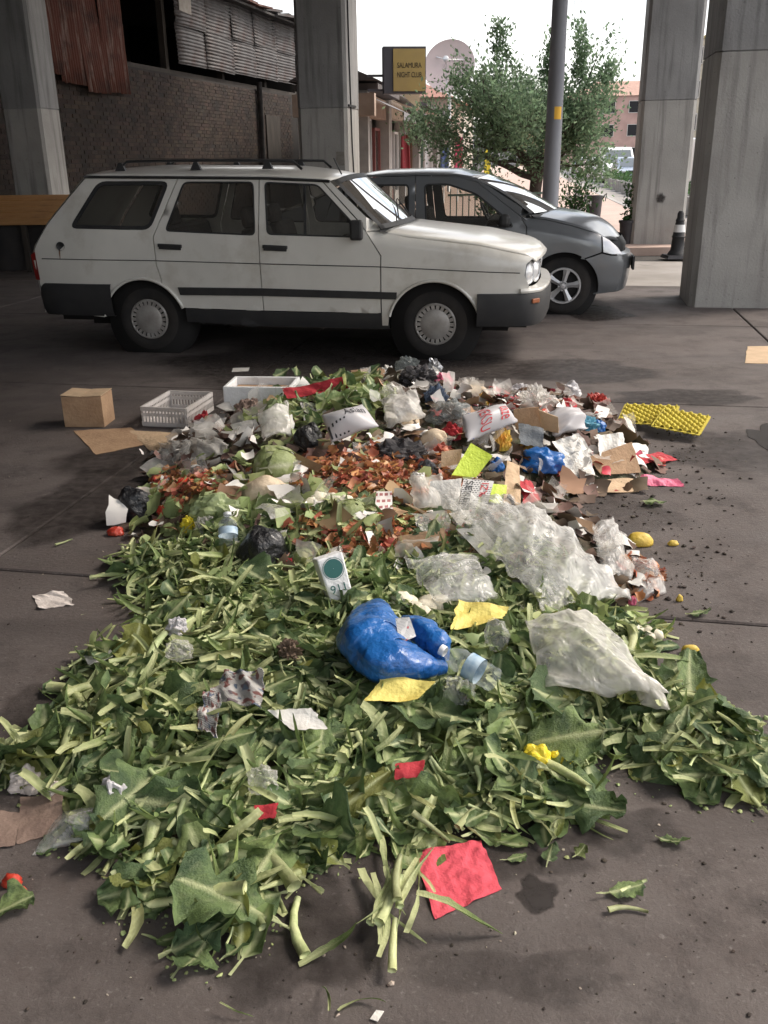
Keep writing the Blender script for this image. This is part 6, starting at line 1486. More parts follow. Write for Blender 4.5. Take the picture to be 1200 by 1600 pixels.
def egg_tray(label, px, py, yaw, n1=6, n2=5):
    p = S(px, py); root = tag(empty("egg_tray", (p.x, p.y, hgt(p.x, p.y) + .006), yaw), label, "egg tray", "yellow egg trays"); k = 8; c_ = .05
    P = np.array([[(u / k * c_ - n1 * c_ / 2, v / k * c_ - n2 * c_ / 2, .02 + .014 * math.tanh(1.6 * math.cos(2 * math.pi * u / k) * math.cos(2 * math.pi * v / k)) / math.tanh(1.6)) for u in range(n1 * k + 1)] for v in range(n2 * k + 1)])
    m = MB(); m.grid(P[::-1]); o = m.build("cups", M['eggtray'], root, True); o.modifiers.new("thickness", 'SOLIDIFY').thickness = .003
    m = MB()
    for x0, y0, dx, dy in ((0, -n2 * c_ / 2 - .006, n1 * c_ + .02, .014), (0, n2 * c_ / 2 + .006, n1 * c_ + .02, .014), (-n1 * c_ / 2 - .006, 0, .014, n2 * c_), (n1 * c_ / 2 + .006, 0, .014, n2 * c_)): m.box((x0, y0, .02), (dx, dy, .004))
    m.build("rim", M['eggtray'], root); return root
e1 = egg_tray("yellow egg tray nearer the heap, overlapped by its neighbour", 1012, 664, R(-24)); e2 = egg_tray("outer yellow egg tray lying at the heap's right edge", 1062, 678, R(-30), 5, 5); e2.location.z += .05; e2.rotation_euler = (R(9), R(4), R(-30)); e1.location.z += .04; e1.rotation_euler = (R(10), R(-3), R(-24))

# ------------------------------------------------------------------ cardboard and paper
SQ("flattened_cardboard", "flattened brown cardboard lying in front of the crate", "cardboard", [(115, 673), (205, 668), (238, 692), (150, 710)], 'card', .004, 3, 10, thick=.004)
SQ("cardboard_piece", "strip of cardboard sticking out under the clear film left of the heap", "cardboard", [(200, 672), (300, 678), (310, 700), (235, 705)], 'cardlight', .004, 3, 8, thick=.004)
SQ("cardboard_sheet", "tan cardboard sheet on the concrete beside the big pillar", "cardboard", [(1168, 541), (1290, 539), (1300, 570), (1164, 567)], 'cardlight', .002, 2, 6, thick=.005)
SQ("cardboard_strip", "corrugated brown cardboard strip beside the white sheet of paper", "cardboard", [(622, 838, .05), (694, 824, .08), (697, 850, .05), (625, 866, .02)], 'card', .003, 3, 10, thick=.006, drape=False)
SQ("cardboard_batten", "long thin cardboard edge leaning over the onion skins", "cardboard", [(632, 786, .09), (640, 788, .09), (742, 836, .07), (728, 840, .05)], 'cardlight', .001, 2, 8, thick=.006, drape=False)
SQ("cardboard_flap", "torn brown cardboard flap right of the white papers", "cardboard", [(918, 715, .04), (988, 690, .12), (1002, 738, .03), (940, 742, .02)], 'card', .015, 5, 12, thick=.004)
SQ("cardboard_scrap", "pale cardboard lid lying flat below the blue film", "cardboard", [(890, 752), (990, 748), (998, 768), (885, 770)], 'cardlight', .008, 5, 12, thick=.004)
SQ("cardboard_carton", "open tan carton behind the orange wrappers", "carton", [(802, 640, .16), (842, 636, .18), (846, 668, .06), (806, 672, .05)], 'card', .005, 4, 8, thick=.004, drape=False)
SQ("cardboard_carton", "second tan carton panel folded beside the clear bag", "carton", [(842, 640, .18), (872, 652, .15), (873, 678, .05), (846, 670, .05)], 'cardlight', .005, 4, 8, thick=.004, drape=False)
SQ("white_paper_sheet", "clean white sheet of paper beside the big clear bag", "paper", [(712, 826, .07), (752, 824, .09), (792, 872, .05), (764, 880, .03)], 'paper', .004, 4, 10)
SQ("lime_box_panel", "bright lime green panel standing in the middle of the heap", "panel", [(736, 692, .19), (770, 712, .17), (744, 746, .07), (706, 742, .08)], 'lime', .003, 3, 8, torn=.01, thick=.012, drape=False)
SQ("lime_box_panel", "small lime green panel below the large lime one", "panel", [(770, 756, .1), (792, 758, .1), (790, 788, .04), (764, 784, .04)], 'lime', .003, 3, 8, torn=.01, thick=.008, drape=False)
lf = SQ("printed_carton", "white printed carton with black type below the lime panel", "carton", [(724, 748, .14), (772, 752, .13), (758, 800, .04), (716, 798, .05)], 'leaflet', .004, 3, 10, thick=.003, drape=False)
text_on(lf, "SEKER", (.12, .06, .34, .95), M['inkb'], -90); text_on(lf, "IZY", (.62, .1, .86, .5), M['inkr'], -90)
SQ("crushed_white_carton", "crumpled white carton side left of the printed one", "carton", [(672, 752, .13), (722, 748, .14), (716, 798, .05), (668, 790, .05)], 'paper', .02, 7, 12)
SQ("beige_wrapper", "beige creased wrapper standing right of the printed carton", "wrapper", [(792, 720, .14), (812, 728, .13), (814, 790, .05), (786, 786, .05)], 'cardlight', .02, 8, 12)
for i, (cs, l_, mt_, am) in enumerate([([(862, 690, .1), (905, 676, .13), (928, 706, .08), (884, 722, .04)], "crumpled white paper left of the light blue film", 'paper', .035), ([(930, 680, .11), (972, 676, .12), (982, 708, .06), (938, 712, .05)], "white crumpled paper beside the egg trays", 'paper', .03), ([(880, 716, .08), (918, 700, .1), (930, 742, .04), (890, 746, .03)], "grey white paper curl above the pale cardboard lid", 'paper', .035), ([(972, 690, .06), (1010, 694, .05), (1014, 716, .02), (980, 714, .02)], "white paper tucked beside the egg trays' lower edge", 'paper', .02),
        ([(810, 660, .12), (850, 668, .12), (848, 700, .06), (812, 694, .06)], "grey plastic tray shard among the white papers", 'greycloth', .02)]): SQ("crumpled_paper" if mt_ == 'paper' else "plastic_shard", l_, "paper" if mt_ == 'paper' else "plastic", cs, mt_, am, 9, 14, torn=.06)
SQ("newspaper", "torn colour newspaper crumpled on the green leaves", "newspaper", [(352, 1050, .07), (410, 1048, .08), (408, 1104, .04), (325, 1090, .04)], 'news', .03, 9, 18, torn=.1)
SQ("newspaper_strip", "narrow torn newspaper strip hanging below the newspaper", "newspaper", [(318, 1080, .06), (345, 1085, .06), (338, 1150, .03), (308, 1138, .03)], 'news', .03, 12, 14, torn=.12)
SQ("white_card", "white torn card lying on pale stalks", "card", [(418, 1110, .05), (486, 1106, .06), (512, 1138, .04), (458, 1140, .04)], 'paper', .012, 6, 12, torn=.08)
SQ("brown_paper", "brown paper bag flattened at the picture's left edge", "paper bag", [(32, 1246), (98, 1240), (96, 1300), (26, 1318)], 'brownpaper', .008, 7, 14, torn=.03)
SQ("brown_paper", "scrap of brown paper beside the flattened paper bag", "paper", [(-30, 1262), (34, 1270), (22, 1322), (-40, 1330)], 'brownpaper', .008, 7, 12, torn=.06)
SQ("red_napkin", "crumpled red paper napkin in front of the leaves", "napkin", [(646, 1330), (752, 1312), (784, 1388), (680, 1436)], 'napkin', .011, 16, 30, torn=.035, thick=.001)
SQ("yellow_paper", "pale yellow paper beside the white cauliflower", "paper", [(716, 938, .07), (796, 946, .06), (786, 968, .03), (704, 984, .03)], 'yellowp', .02, 7, 14, torn=.06)
SQ("yellow_paper", "folded pale yellow paper below the blue bag", "paper", [(600, 1054, .07), (680, 1066, .06), (652, 1092, .04), (568, 1098, .03)], 'yellowp', .018, 7, 14, torn=.05)
SQ("paper_scrap", "pale tissue lying alone left of the leaves", "tissue", [(50, 930), (100, 924), (116, 944), (62, 952)], 'tissue', .02, 12, 12, torn=.1)
SQ("paper_scrap", "small white paper under the white car", "paper", [(364, 575), (390, 574), (388, 580), (362, 581)], 'paper', .004, 5, 6)
SQ("paper_scrap", "small white scrap at the picture's lower edge", "paper", [(588, 1578), (600, 1580), (590, 1596), (578, 1592)], 'paper', .002, 5, 5)
SQ("white_wrapper", "white wrapper with a green leaf left of the heap", "wrapper", [(122, 1022, .02), (170, 1008, .03), (176, 1024, .02), (140, 1040, .01)], 'paper', .02, 10, 12, torn=.08)
SQ("red_scrap", "torn red paper among leaves above the napkin", "paper", [(618, 1192, .05), (664, 1188, .05), (660, 1214, .04), (616, 1218, .03)], 'redcloth2', .02, 9, 12, torn=.1)
SQ("red_scrap", "small red wrapper in the left leaves", "paper", [(398, 1256, .05), (434, 1254, .05), (430, 1278, .04), (398, 1280, .03)], 'redcloth2', .025, 10, 12, torn=.1)
SQ("red_strip", "red plastic strip lying behind the green bunch", "plastic", [(440, 608, .12), (535, 590, .14), (545, 606, .09), (450, 624, .08)], 'redcloth2', .025, 6, 14, torn=.05)
SQ("red_cloth_scrap", "red cloth scrap right of the beige wrapper", "cloth", [(812, 752, .08), (830, 750, .08), (846, 780, .03), (818, 788, .03)], 'redcloth2', .02, 8, 12, torn=.08)
SQ("pink_cloth", "crushed pink red cloth at the heap's right end", "cloth", [(1000, 742, .03), (1060, 748, .02), (1070, 760), (1004, 758)], 'pinkbag', .02, 9, 14, torn=.1)
SQ("red_cloth_scrap", "dull red cloth below the egg trays", "cloth", [(985, 712, .03), (1030, 708, .03), (1060, 718), (1000, 726)], 'redcloth2', .02, 9, 12, torn=.1)
SQ("beige_card", "beige card sleeve left of the white printed bag", "card", [(690, 706, .15), (722, 702, .15), (720, 725, .08), (690, 730, .08)], 'cardlight', .01, 5, 8, drape=False)
SQ("striped_wrapper", "pale wrapper with red stripes on the onion skins", "wrapper", [(588, 768, .11), (612, 768, .11), (616, 812, .04), (584, 820, .04)], 'stripes', .012, 9, 12)
SQ("orange_card", "small orange brown card left of the onion skins", "card", [(458, 706, .1), (505, 728, .1), (496, 738, .07), (462, 722, .07)], 'card', .006, 4, 8)
SQ("white_card", "white pizza-like card by the foam box", "card", [(360, 664, .06), (398, 654, .07), (408, 672, .03), (372, 682, .02)], 'paper', .012, 5, 10, torn=.06)
SQ("brown_card", "orange brown cardboard behind the heap's top under the car", "cardboard", [(548, 578, .02), (600, 574, .02), (606, 596), (552, 600)], 'card', .008, 4, 8)

# ------------------------------------------------------------------ bags and lumps
BAG("black_bag", "small black bag at the heap's left edge", "bag", 212, 796, 56, 58, 'blackbag', .8, .16, 1.3, smooth=True)
BAG("black_bag", "glossy black bin bag below the clear bottle", "bag", 411, 864, 86, 60, 'blackbag', .8, .15, 1.3, smooth=True)
BAG("black_bag", "black bag with pale stripes under the printed white bag", "bag", 482, 686, 48, 46, 'blackbag', .8, .16, 1.4, smooth=True)
BAG("dark_cloth", "dark bundled cloth behind the onion skins", "cloth", 626, 710, 104, 44, 'darkcloth', .7, .3, 3)
BAG("black_film", "grey black film scrap right of the dark cloth", "plastic", 668, 738, 40, 40, 'greycloth', .8, .35)
BAG("grey_bag", "smoky grey plastic bag left of the white printed bag", "bag", 702, 648, 78, 44, 'greybag', .8, .24, smooth=True)
BAG("dark_blue_cloth", "dark blue cloth bundle behind the grey bag", "cloth", 682, 620, 44, 44, 'jeans', .8, .34, 3)
BAG("pink_bag", "bright pink plastic bag near the top of the heap", "bag", 692, 596, 38, 24, 'pinkbag', .8, .3, 2.6)
BAG("foil_ball", "crumpled grey foil and film at the top of the heap", "foil", 636, 572, 44, 34, 'greybag', .9, .34, 3)
BAG("dark_rubbish_bag", "dark torn rubbish bag at the very top of the heap", "bag", 655, 590, 66, 40, 'darkcloth', .8, .4, 3.4)
BAG("white_scrap_ball", "small white wad at the heap's top left", "paper", 606, 580, 22, 18, 'paper', .9, .35, 3)
BAG("silver_wrapper", "silver grey wrapper ball right of the dark rubbish bag", "wrapper", 678, 574, 30, 26, 'foil', .9, .4, 3)
BAG("clear_cup_ball", "crushed clear wrapper with blue print right of the pink bag", "wrapper", 734, 604, 34, 28, 'film2', .9, .35, 3)
BAG("white_bag", "bunched white plastic bag behind the clear one", "bag", 812, 612, 40, 26, 'whitebag', .9, .35, 3)
BAG("clear_bag", "large clear crumpled bag at the back right of the heap", "bag", 838, 622, 76, 50, 'film2', .8, .36, 3.2)
BAG("white_tub", "white crumpled tub right of the clear bag", "tub", 892, 610, 40, 30, 'whitebag', .9, .22, 2)
BAG("red_pack", "dark red pack below the white tub", "packet", 886, 636, 34, 26, 'redcloth2', .9, .25, 2)
BAG("red_string_bag", "tangled red string bag behind the egg trays", "bag", 934, 628, 44, 24, 'scrapr', .8, .45, 4)
BAG("snack_wrapper", "orange snack wrapper right of the lime panel", "wrapper", 784, 690, 34, 40, 'orangep', .7, .3, 3)
BAG("snack_wrapper", "second orange snack wrapper above the blue bag scrap", "wrapper", 828, 698, 38, 30, 'orangep', .7, .3, 3)
BAG("snack_wrapper", "small orange net of wrappers near the top of the heap", "wrapper", 756, 624, 22, 24, 'orangep', .8, .3, 3)
BAG("blue_scrap", "small blue packet behind the lime panel", "packet", 776, 728, 26, 26, 'bluebag', .6, .2, 2)
BAG("blue_bag", "bright blue plastic bag scrap in the right half of the heap", "bag", 846, 726, 86, 36, 'bluebag2', .7, .2, 1.8, smooth=True)
BAG("light_blue_bag", "light blue film bag left of the egg trays", "bag", 912, 664, 62, 30, 'lightblue', .7, .32, 3)
BAG("blue_ball", "deep blue plastic wad on the light blue film", "bag", 934, 668, 30, 22, 'bluebag2', .8, .2, 2, smooth=True)
BAG("red_bag", "red printed bag left of the white printed bag", "bag", 706, 676, 34, 34, 'redcloth2', .6, .25, 2.4)
BAG("red_print_pack", "dark red patterned pack under the melon wedge", "packet", 690, 704, 42, 22, 'scrapr', .6, .28, 2.6)
BAG("white_wad", "white crushed bag above the foam cup row left of the grey bag", "bag", 630, 642, 46, 34, 'whitebag', .8, .36, 3)
BAG("white_wad", "pale film wad behind the dark blue cloth", "bag", 612, 622, 48, 40, 'film2', .8, .36, 3)
BAG("greenish_bag", "dirty beige bag left of the green bunch", "bag", 432, 648, 46, 52, 'greenbag', .7, .25, 2.4)
BAG("brown_wad", "dirty tan wad in front of the foam box", "paper", 388, 640, 50, 34, 'brownpaper', .8, .35, 3)
BAG("dark_wad", "dark red and black wad inside the crate's open side", "rubbish", 318, 656, 36, 30, 'redcloth2', .7, .35, 3)
BAG("white_wad", "pale crushed film on the dark patch left of the heap", "plastic", 184, 845 - 30, 24, 16, 'film2', .8, .35, 3)
BAG("yellow_bag", "yellow plastic bag at the heap's left side", "bag", 334, 800, 92, 52, 'greenbag', .7, .25, 2.4)
BAG("orange_yellow_wad", "orange yellow wad under the yellow bag", "bag", 296, 822, 34, 30, 'yellow2', .8, .3, 3)
BAG("white_cloth_bag", "greyish white film bag beside the clear bottle", "bag", 322, 826, 40, 36, 'film2', .8, .25)
BAG("red_pepper_wad", "red wrapper at the corner of the black bin bag", "wrapper", 452, 886, 32, 24, 'redcloth2', .8, .3, 3)
BAG("white_onion_bag", "white crushed carton right of the onion skins", "carton", 654, 762, 34, 42, 'paper', .8, .22, 2.2)
BAG("blue_ball", "white and blue plastic wad in the upper left leaves", "plastic", 277, 980, 38, 30, 'whitebag', .9, .3, 3)
BAG("pale_wad", "pale translucent wad below the blue and white wad", "plastic", 280, 1018, 48, 34, 'film2', .9, .25, 2.4)
BAG("tissue_wad", "crumpled white tissue at the left edge of the leaves", "tissue", 44, 1222, 62, 46, 'tissue', .8, .28, 2.0)
BAG("tissue_wad", "second crumpled tissue touching the brown paper bag", "tissue", 84, 1236, 42, 30, 'tissue', .8, .28, 2.0)
BAG("crumpled_wrapper", "pale grey crumpled wrapper in the front left leaves", "wrapper", 176, 1236, 56, 42, 'whitebag', .8, .26, 2.0)
BAG("film_wad", "crumpled clear film in the middle left leaves", "plastic", 410, 1222, 52, 46, 'film2', .8, .26, 2.0)
BAG("yellow_wrapper", "bright yellow plastic wrapper on the right leaves", "wrapper", 838, 1184, 52, 36, 'yellow2', .8, .24, 1.7)
BAG("yellow_wrapper", "flatter yellow wrapper end beside the bright yellow one", "wrapper", 874, 1186, 48, 28, 'yellow2', .7, .24, 1.7)
BAG("white_film_lump", "white film lump right of the green tongue's tip", "plastic", 1060, 1076, 26, 18, 'film2', .8, .3, 3)
BAG("dark_red_wad", "dark red and purple wad in the middle leaves", "rubbish", 452, 1016, 48, 36, 'scrapd', .8, .4, 3)
for i, (px, py, w_, l_) in enumerate([(246, 752, 26, "red tomato skin lying at the heap's upper left"), (290, 762, 40, "split pink red tomato right of the first tomato skin"), (306, 782, 28, "dark red tomato above the yellow bag"), (258, 800, 28, "bright red tomato piece beside the black bag"), (246, 818, 18, "small red tomato bit below the black bag"), (180, 832, 28, "flat red tomato skin on the concrete left of the heap"), (156, 660, 20, "small red tomato at the foot of the cardboard box"), (346, 668, 14, "orange fruit beside the crate"), (1030, 480 + 240, 20, "red tomato bit right of the heap"), (18, 1378, 34, "red pepper half at the picture's left edge"), (34, 1392, 18, "small red pepper piece beside the pepper half")]):
    BAG("crushed_tomato" if 'pepper' not in l_ and 'orange' not in l_ else "pepper_half" if 'pepper' in l_ else "orange_fruit", l_, "tomato" if 'tomato' in l_ else "pepper" if 'pepper' in l_ else "fruit", px, py, w_, w_ * .62, 'tomato' if 'orange' not in l_ else 'orangep', .8, .25, 1.6, 3, smooth=True)
for px, py, w_, h_, l_ in ((1079, 1017, 28, 17, "yellow oval fruit on the concrete right of the clear bag"), (1034, 984, 24, 11, "small yellow fruit above the oval one"), (1000, 846, 42, 24, "ripe yellow pepper right of the big clear bag"), (1052, 850, 18, 10, "tiny yellow fruit near the yellow pepper"), (1062, 936, 12, 14, "small tan fruit stone on the concrete")): BAG("yellow_fruit", l_, "fruit", px, py, w_, h_, 'mango', .6, .12, 1.2, 3, smooth=True)

# the big blue bag with paper in its mouth
TUBEBAG("blue_carrier_bag", "large glossy blue carrier bag lying on the leaves", "bag", [(590, 944, .05), (580, 972, .085), (578, 1004, .10), (604, 1028, .09), (646, 1038, .07), (694, 1044, .03)], [14, 38, 48, 45, 34, 12], 'bluebag2', .13, 64, 22, .72, True)
TUBEBAG("blue_film_bag", "small crumpled blue bag behind the paper in the blue carrier bag", "bag", [(632, 968, .04), (662, 986, .07), (684, 1008, .06), (694, 1034, .02)], [8, 22, 22, 8], 'bluebag2', .16, 48, 18, .9, True)
SQ("paper_in_bag", "pale green printed paper in the mouth of the blue bag", "paper", [(618, 966, .17), (640, 964, .17), (650, 994, .12), (624, 1006, .12)], 'leaflet', .006, 6, 10, drape=False)
# printed white bags
wbag = SQ("printed_white_bag", "white plastic bag with dark script beside the green bunch", "bag", [(502, 650, .17), (566, 632, .2), (592, 664, .14), (518, 690, .08)], 'whitebag', .025, 6, 20, bulge=.06, smooth=True)
t_ = text_on(wbag, "Aslan", (.42, .22, .9, .5), M['inkb']); text_on(wbag, "lllll", (.02, .55, .4, .95), M['inkb'])
vb = SQ("white_carrier_bag", "white carrier bag with blue stripes and red letters at the heap's back", "bag", [(722, 648, .17), (790, 630, .2), (808, 660, .14), (728, 692, .07)], 'whitebag', .022, 5, 22, bulge=.07, smooth=True, torn=.04)
text_on(vb, "VEKSU", (.24, .08, .42, .92), M['inkr'], -90, .003); text_on(vb, "I", (.12, .02, .15, .98), M['inkblue'], 0, .003); text_on(vb, "I", (.5, .02, .54, .98), M['inkblue'], 0, .003); text_on(vb, "taze", (.62, .3, .84, .8), M['inkr'], -90, .003)

# clear films
PILLOW("clear_plastic_bag", "big clear plastic bag spread over the middle right of the heap", "plastic bag", [(700, 785, .12), (850, 790, .12), (992, 930, .06), (850, 945, .03)], 'film', .034, 9, 46, .09, .1)
PILLOW("clear_plastic_bag", "upper clear bag with green tint beside the lime panels", "plastic bag", [(690, 770, .14), (800, 770, .15), (850, 840, .09), (720, 835, .08)], 'film', .034, 10, 36, .05, .1)
PILLOW("clear_plastic_bag", "bright clear bag end standing at the heap's right side", "plastic bag", [(930, 812, .12), (962, 806, .13), (990, 900, .05), (940, 890, .06)], 'film', .03, 11, 28, .04, .1)
PILLOW("clear_plastic_bag", "long clear bag of pale scraps lying at the lower right", "plastic bag", [(820, 960, .08), (930, 955, .09), (1052, 1085, .03), (850, 1068, .03)], 'film2', .034, 9, 46, .08, .1)
PILLOW("clear_plastic_bag", "small clear bag tail pointing at the green tongue", "plastic bag", [(985, 1040, .05), (1030, 1065, .04), (1050, 1110, .01), (1000, 1098, .01)], 'film2', .015, 8, 16, .03, .06)
PILLOW("clear_plastic_sheet", "clear wrinkled sheet above the cauliflower florets", "plastic sheet", [(632, 870, .07), (740, 862, .08), (782, 932, .04), (680, 938, .04)], 'film', .03, 11, 36, .05, .1)
PILLOW("clear_plastic_sheet", "clear wrinkled sheet in front of the crate", "plastic sheet", [(245, 690, .04), (345, 682, .06), (368, 715, .02), (250, 728, .01)], 'film2', .026, 11, 32, .05, .1)
PILLOW("clear_plastic_sheet", "thin clear film on the brown paper at the lower left", "plastic sheet", [(95, 1262, .02), (150, 1258, .03), (130, 1310, .01), (46, 1338, .004)], 'film', .012, 8, 18, .02, .06)
PILLOW("onion_net", "clear net of onions at the heap's right edge", "net bag", [(988, 868, .07), (1022, 874, .06), (1044, 922, .02), (996, 938, .02)], 'film', .016, 9, 18, .05, .05)
rgo = np.random.default_rng(77)
for k in range(7):
    BAG("onion", "brown onion inside the clear net at the heap's right edge", "onion", 1004 + 22 * rgo.random() + (k % 2) * 6, 885 + k * 7, 20, 18, 'onion', .9, .14, 1.5, 3, group="onions in the net", smooth=True)
BAG("small_red_onion", "pink red scrap under the onion net", "onion", 988, 940, 14, 18, 'pinkbag', .8, .2, 2, 3)
PILLOW("clear_plastic_bag", "pale clear bag beside the white printed bag at the heap's back", "plastic bag", [(596, 618, .15), (650, 606, .18), (664, 650, .08), (604, 664, .06)], 'film2', .03, 9, 24, .06, .08)
PILLOW("white_plastic_bag", "slack white bag between the clear bag and the egg trays", "plastic bag", [(858, 640, .12), (908, 634, .14), (920, 668, .07), (868, 680, .05)], 'whitebag', .03, 9, 24, .06, .08)
PILLOW("clear_plastic_bag", "milky film bag just right of the onion skins", "plastic bag", [(640, 744, .12), (690, 738, .13), (700, 790, .06), (646, 796, .05)], 'film2', .03, 9, 22, .05, .08)
PILLOW("white_plastic_bag", "dirty white bag left of the foam box's green leaves", "plastic bag", [(400, 640, .1), (450, 626, .13), (456, 672, .06), (410, 684, .04)], 'film2', .03, 9, 22, .05, .08)
# ------------------------------------------------------------------ bottles and cups
def bottle(label, a, b, rpx, name="plastic_bottle", crush=.25):
    pa, pb = corner(a), corner(b); d = pb - pa; L_ = d.length; r_ = rpx * MPP((pa + pb) / 2); rg = np.random.default_rng(int(a[0]))
    root = tag(empty(name, pa), label, "bottle"); q = d.to_track_quat('Z', 'Y').to_matrix().to_4x4(); root.matrix_basis = Matrix.Translation(pa + Vector((0, 0, r_ * .7))) @ q
    prof = [(.001, 0), (r_ * .7, .002), (r_ * .95, L_ * .04), (r_, L_ * .1)] + [(r_ * (1 - .05 * (k % 2)), L_ * (.1 + .55 * k / 10)) for k in range(11)] + [(r_ * .9, L_ * .72), (r_ * .55, L_ * .86), (r_ * .34, L_ * .92), (r_ * .34, L_ * .985)]
    m = MB(); m.lathe(prof, 26); V = np.concatenate(m.v)
    for v in V:
        k = 1 - crush * max(0, noise.noise(Vector((v[0] / r_ * 1.2, v[1] / r_ * 1.2, v[2] / r_ * .7 + a[0])))); v[0] *= k; v[1] *= k * .92
    o = link("bottle_body", mesh("bottle_body", V, m.f, M['pet'], True), root)
    m = MB(); m.lathe([(r_ * .40, L_ * .93), (r_ * .42, L_ * .94), (r_ * .42, L_ * 1.02), (.001, L_ * 1.025)], 20); m.build("cap", M['styro'], root, True, auto=30)
    m = MB(); m.lathe([(r_ * 1.015, L_ * .3), (r_ * 1.015, L_ * .52)], 26); m.build("bottle_label", M['blabel'], root, True)
M['blabel'] = pm("bottle_label_print", (.55, .66, .74), .5, col2=(.2, .35, .5), scale=25)
bottle("clear plastic bottle with a pale label standing left of the black bag", (358, 862, .03), (356, 812, .10), 15)
bottle("clear water bottle lying at the blue bag's lower end", (776, 1078, .03), (690, 1028, .06), 21)
BAG("crushed_cup", "crushed clear cup under the water bottle", "cup", 716, 1082, 60, 44, 'film', .8, .3, 2.6)
BAG("crushed_cup", "clear plastic cup right of the yellow paper", "cup", 776, 994, 44, 56, 'film', .8, .2, 2.0, smooth=True)
# white yoghurt carton with emblem and number
ct = S(531, 950); cw = 45 * MPP(ct)
tubc = tag(empty("white_carton", (ct.x, ct.y + .03, hgt(ct.x, ct.y) + .02), R(22)), "white tapered carton with a dark green emblem above the blue bag", "carton"); tubc.rotation_euler = (R(-20), R(-10), R(20))
m = MB(); m.box((0, 0, cw * .8), (cw * .82, cw * .8, cw * 1.6), taper=1.16); m.build("carton_body", M['styro'], tubc, bevel=.006)
m = MB(); m.lathe([(.001, 0), (cw * .34, 0)], 24, 'Y'); m.lathe([(cw * .37, 0), (cw * .39, 0)], 24, 'Y'); o = m.build("emblem", M['inkg'], tubc); o.location = (0, -cw * .462, cw * 1.14); o.rotation_euler = (R(4), 0, 0)
t = link("lettering", text_mesh("911", cw * .42, M['inkg'], extrude=.0005), tubc); t.location = (0, -cw * .444, cw * .42); t.rotation_euler = (R(94), 0, 0)
# ------------------------------------------------------------------ melon rinds, cabbages, cauliflower
BAG("melon_rind", "pale melon rind lying cut side down left of the onion skins", "melon rind", 416, 770, 80, 46, 'melon', .7, .1, 1.1, 4, smooth=True); BAG("melon_rind", "beige melon wedge leaning beside the dark cloth", "melon rind", 678, 688, 46, 32, "melon", .6, .14, 1.2, 4, smooth=True); BAG("melon_rind", "tan melon rind near the heap's top right", "melon rind", 742, 614, 52, 22, "melon", .6, .16, 1.3, 4, smooth=True); BAG("melon_rind", "small pale rind among the leaves right of the green bunch", "melon rind", 640, 660, 36, 24, "melon", .6, .16, 1.3, 4, smooth=True)
def cabbage(label, px, py, wpx, mat='cabbage', name="cabbage_head"):
    SEED[0] += 1; rg = np.random.default_rng(SEED[0]); p = S(px, py + wpx * .2); r_ = wpx * MPP(p) / 2; root = tag(empty(name, (p.x, p.y + r_ * .4, hgt(p.x, p.y) + r_ * .45)), label, "cabbage")
    V, F_ = crumple_ball(3, rg, .1, 1.5, .9); link("heart", mesh("heart", V * r_ * .8, F_, M[mat], True), root)
    for k in range(9):
        V, F_, A = cauli_leaf(rg, 1.5 * r_, 1.7 * r_, 8, 8); V = V.copy(); n_ = np.linalg.norm(V[:, :2], axis=1); 
        q = np.zeros_like(V); la, lo = V[:, 0] / r_, V[:, 1] / r_; rr_ = r_ * (.86 + .02 * k) + V[:, 2] * .25; q[:, 0] = rr_ * np.sin(la) * np.cos(lo); q[:, 1] = rr_ * np.sin(lo); q[:, 2] = rr_ * np.cos(la) * np.cos(lo)
        o = link("outer_leaf", mesh("outer_leaf", q, F_, M['cabl'], True, {"rib": A * .8}), root); o.rotation_euler = (rg.uniform(-1.2, 1.2), rg.uniform(-1.2, 1.2), rg.uniform(0, 6.28))
M['cabl'] = veg_mat("cabbage_leaf", (.25, .31, .1), (.4, .44, .22), (.6, .6, .42), (.45, .42, .2))
cabbage("yellow green cabbage at the heap's upper left", 430, 738, 76); cabbage("pale peeled cabbage below the onion skins", 548, 812, 56); cabbage("small yellowish cabbage beside the red wrapper", 474, 878, 40)
def florets(label, px, py, wpx, n, seed):
    rg = np.random.default_rng(seed); p = S(px, py); k = MPP(p); root = tag(empty("cauliflower_florets", (p.x, p.y, hgt(p.x, p.y))), label, "cauliflower")
    for i in range(n):
        V, F_ = ico(3); r_ = wpx * k * rg.uniform(.13, .22); off = rg.uniform(0, 40, 3); V2 = np.array([v * (1 + .28 * abs(noise.noise(Vector(v * 3.2 + off)))) for v in V]) * r_ * np.array([1, 1, .8]); o = link("floret", mesh("floret", V2, F_, M['floret'], True), root)
        a = rg.uniform(0, 6.28); d = wpx * k * .5 * rg.random() ** .6; x, y = d * math.cos(a), d * math.sin(a) * .6; o.location = (x, y, max(0, hgt(p.x + x, p.y + y) - hgt(p.x, p.y)) + r_ * .6 + .01)
florets("white cauliflower pieces right of the blue bag", 662, 962, 84, 11, 5); florets("cauliflower pieces in the middle of the heap", 510, 800, 70, 8, 6); florets("small cauliflower pieces beside the lower clear bag", 816, 962, 40, 6, 7); florets("pale cauliflower trimmings right of the clear bag", 1000, 1000, 60, 7, 8); florets("cauliflower bits at the foot of the striped wrapper", 640, 790 - 30, 40, 5, 9)
florets("pale cauliflower bits at the tip of the long clear bag", 1048, 1090, 30, 4, 10)

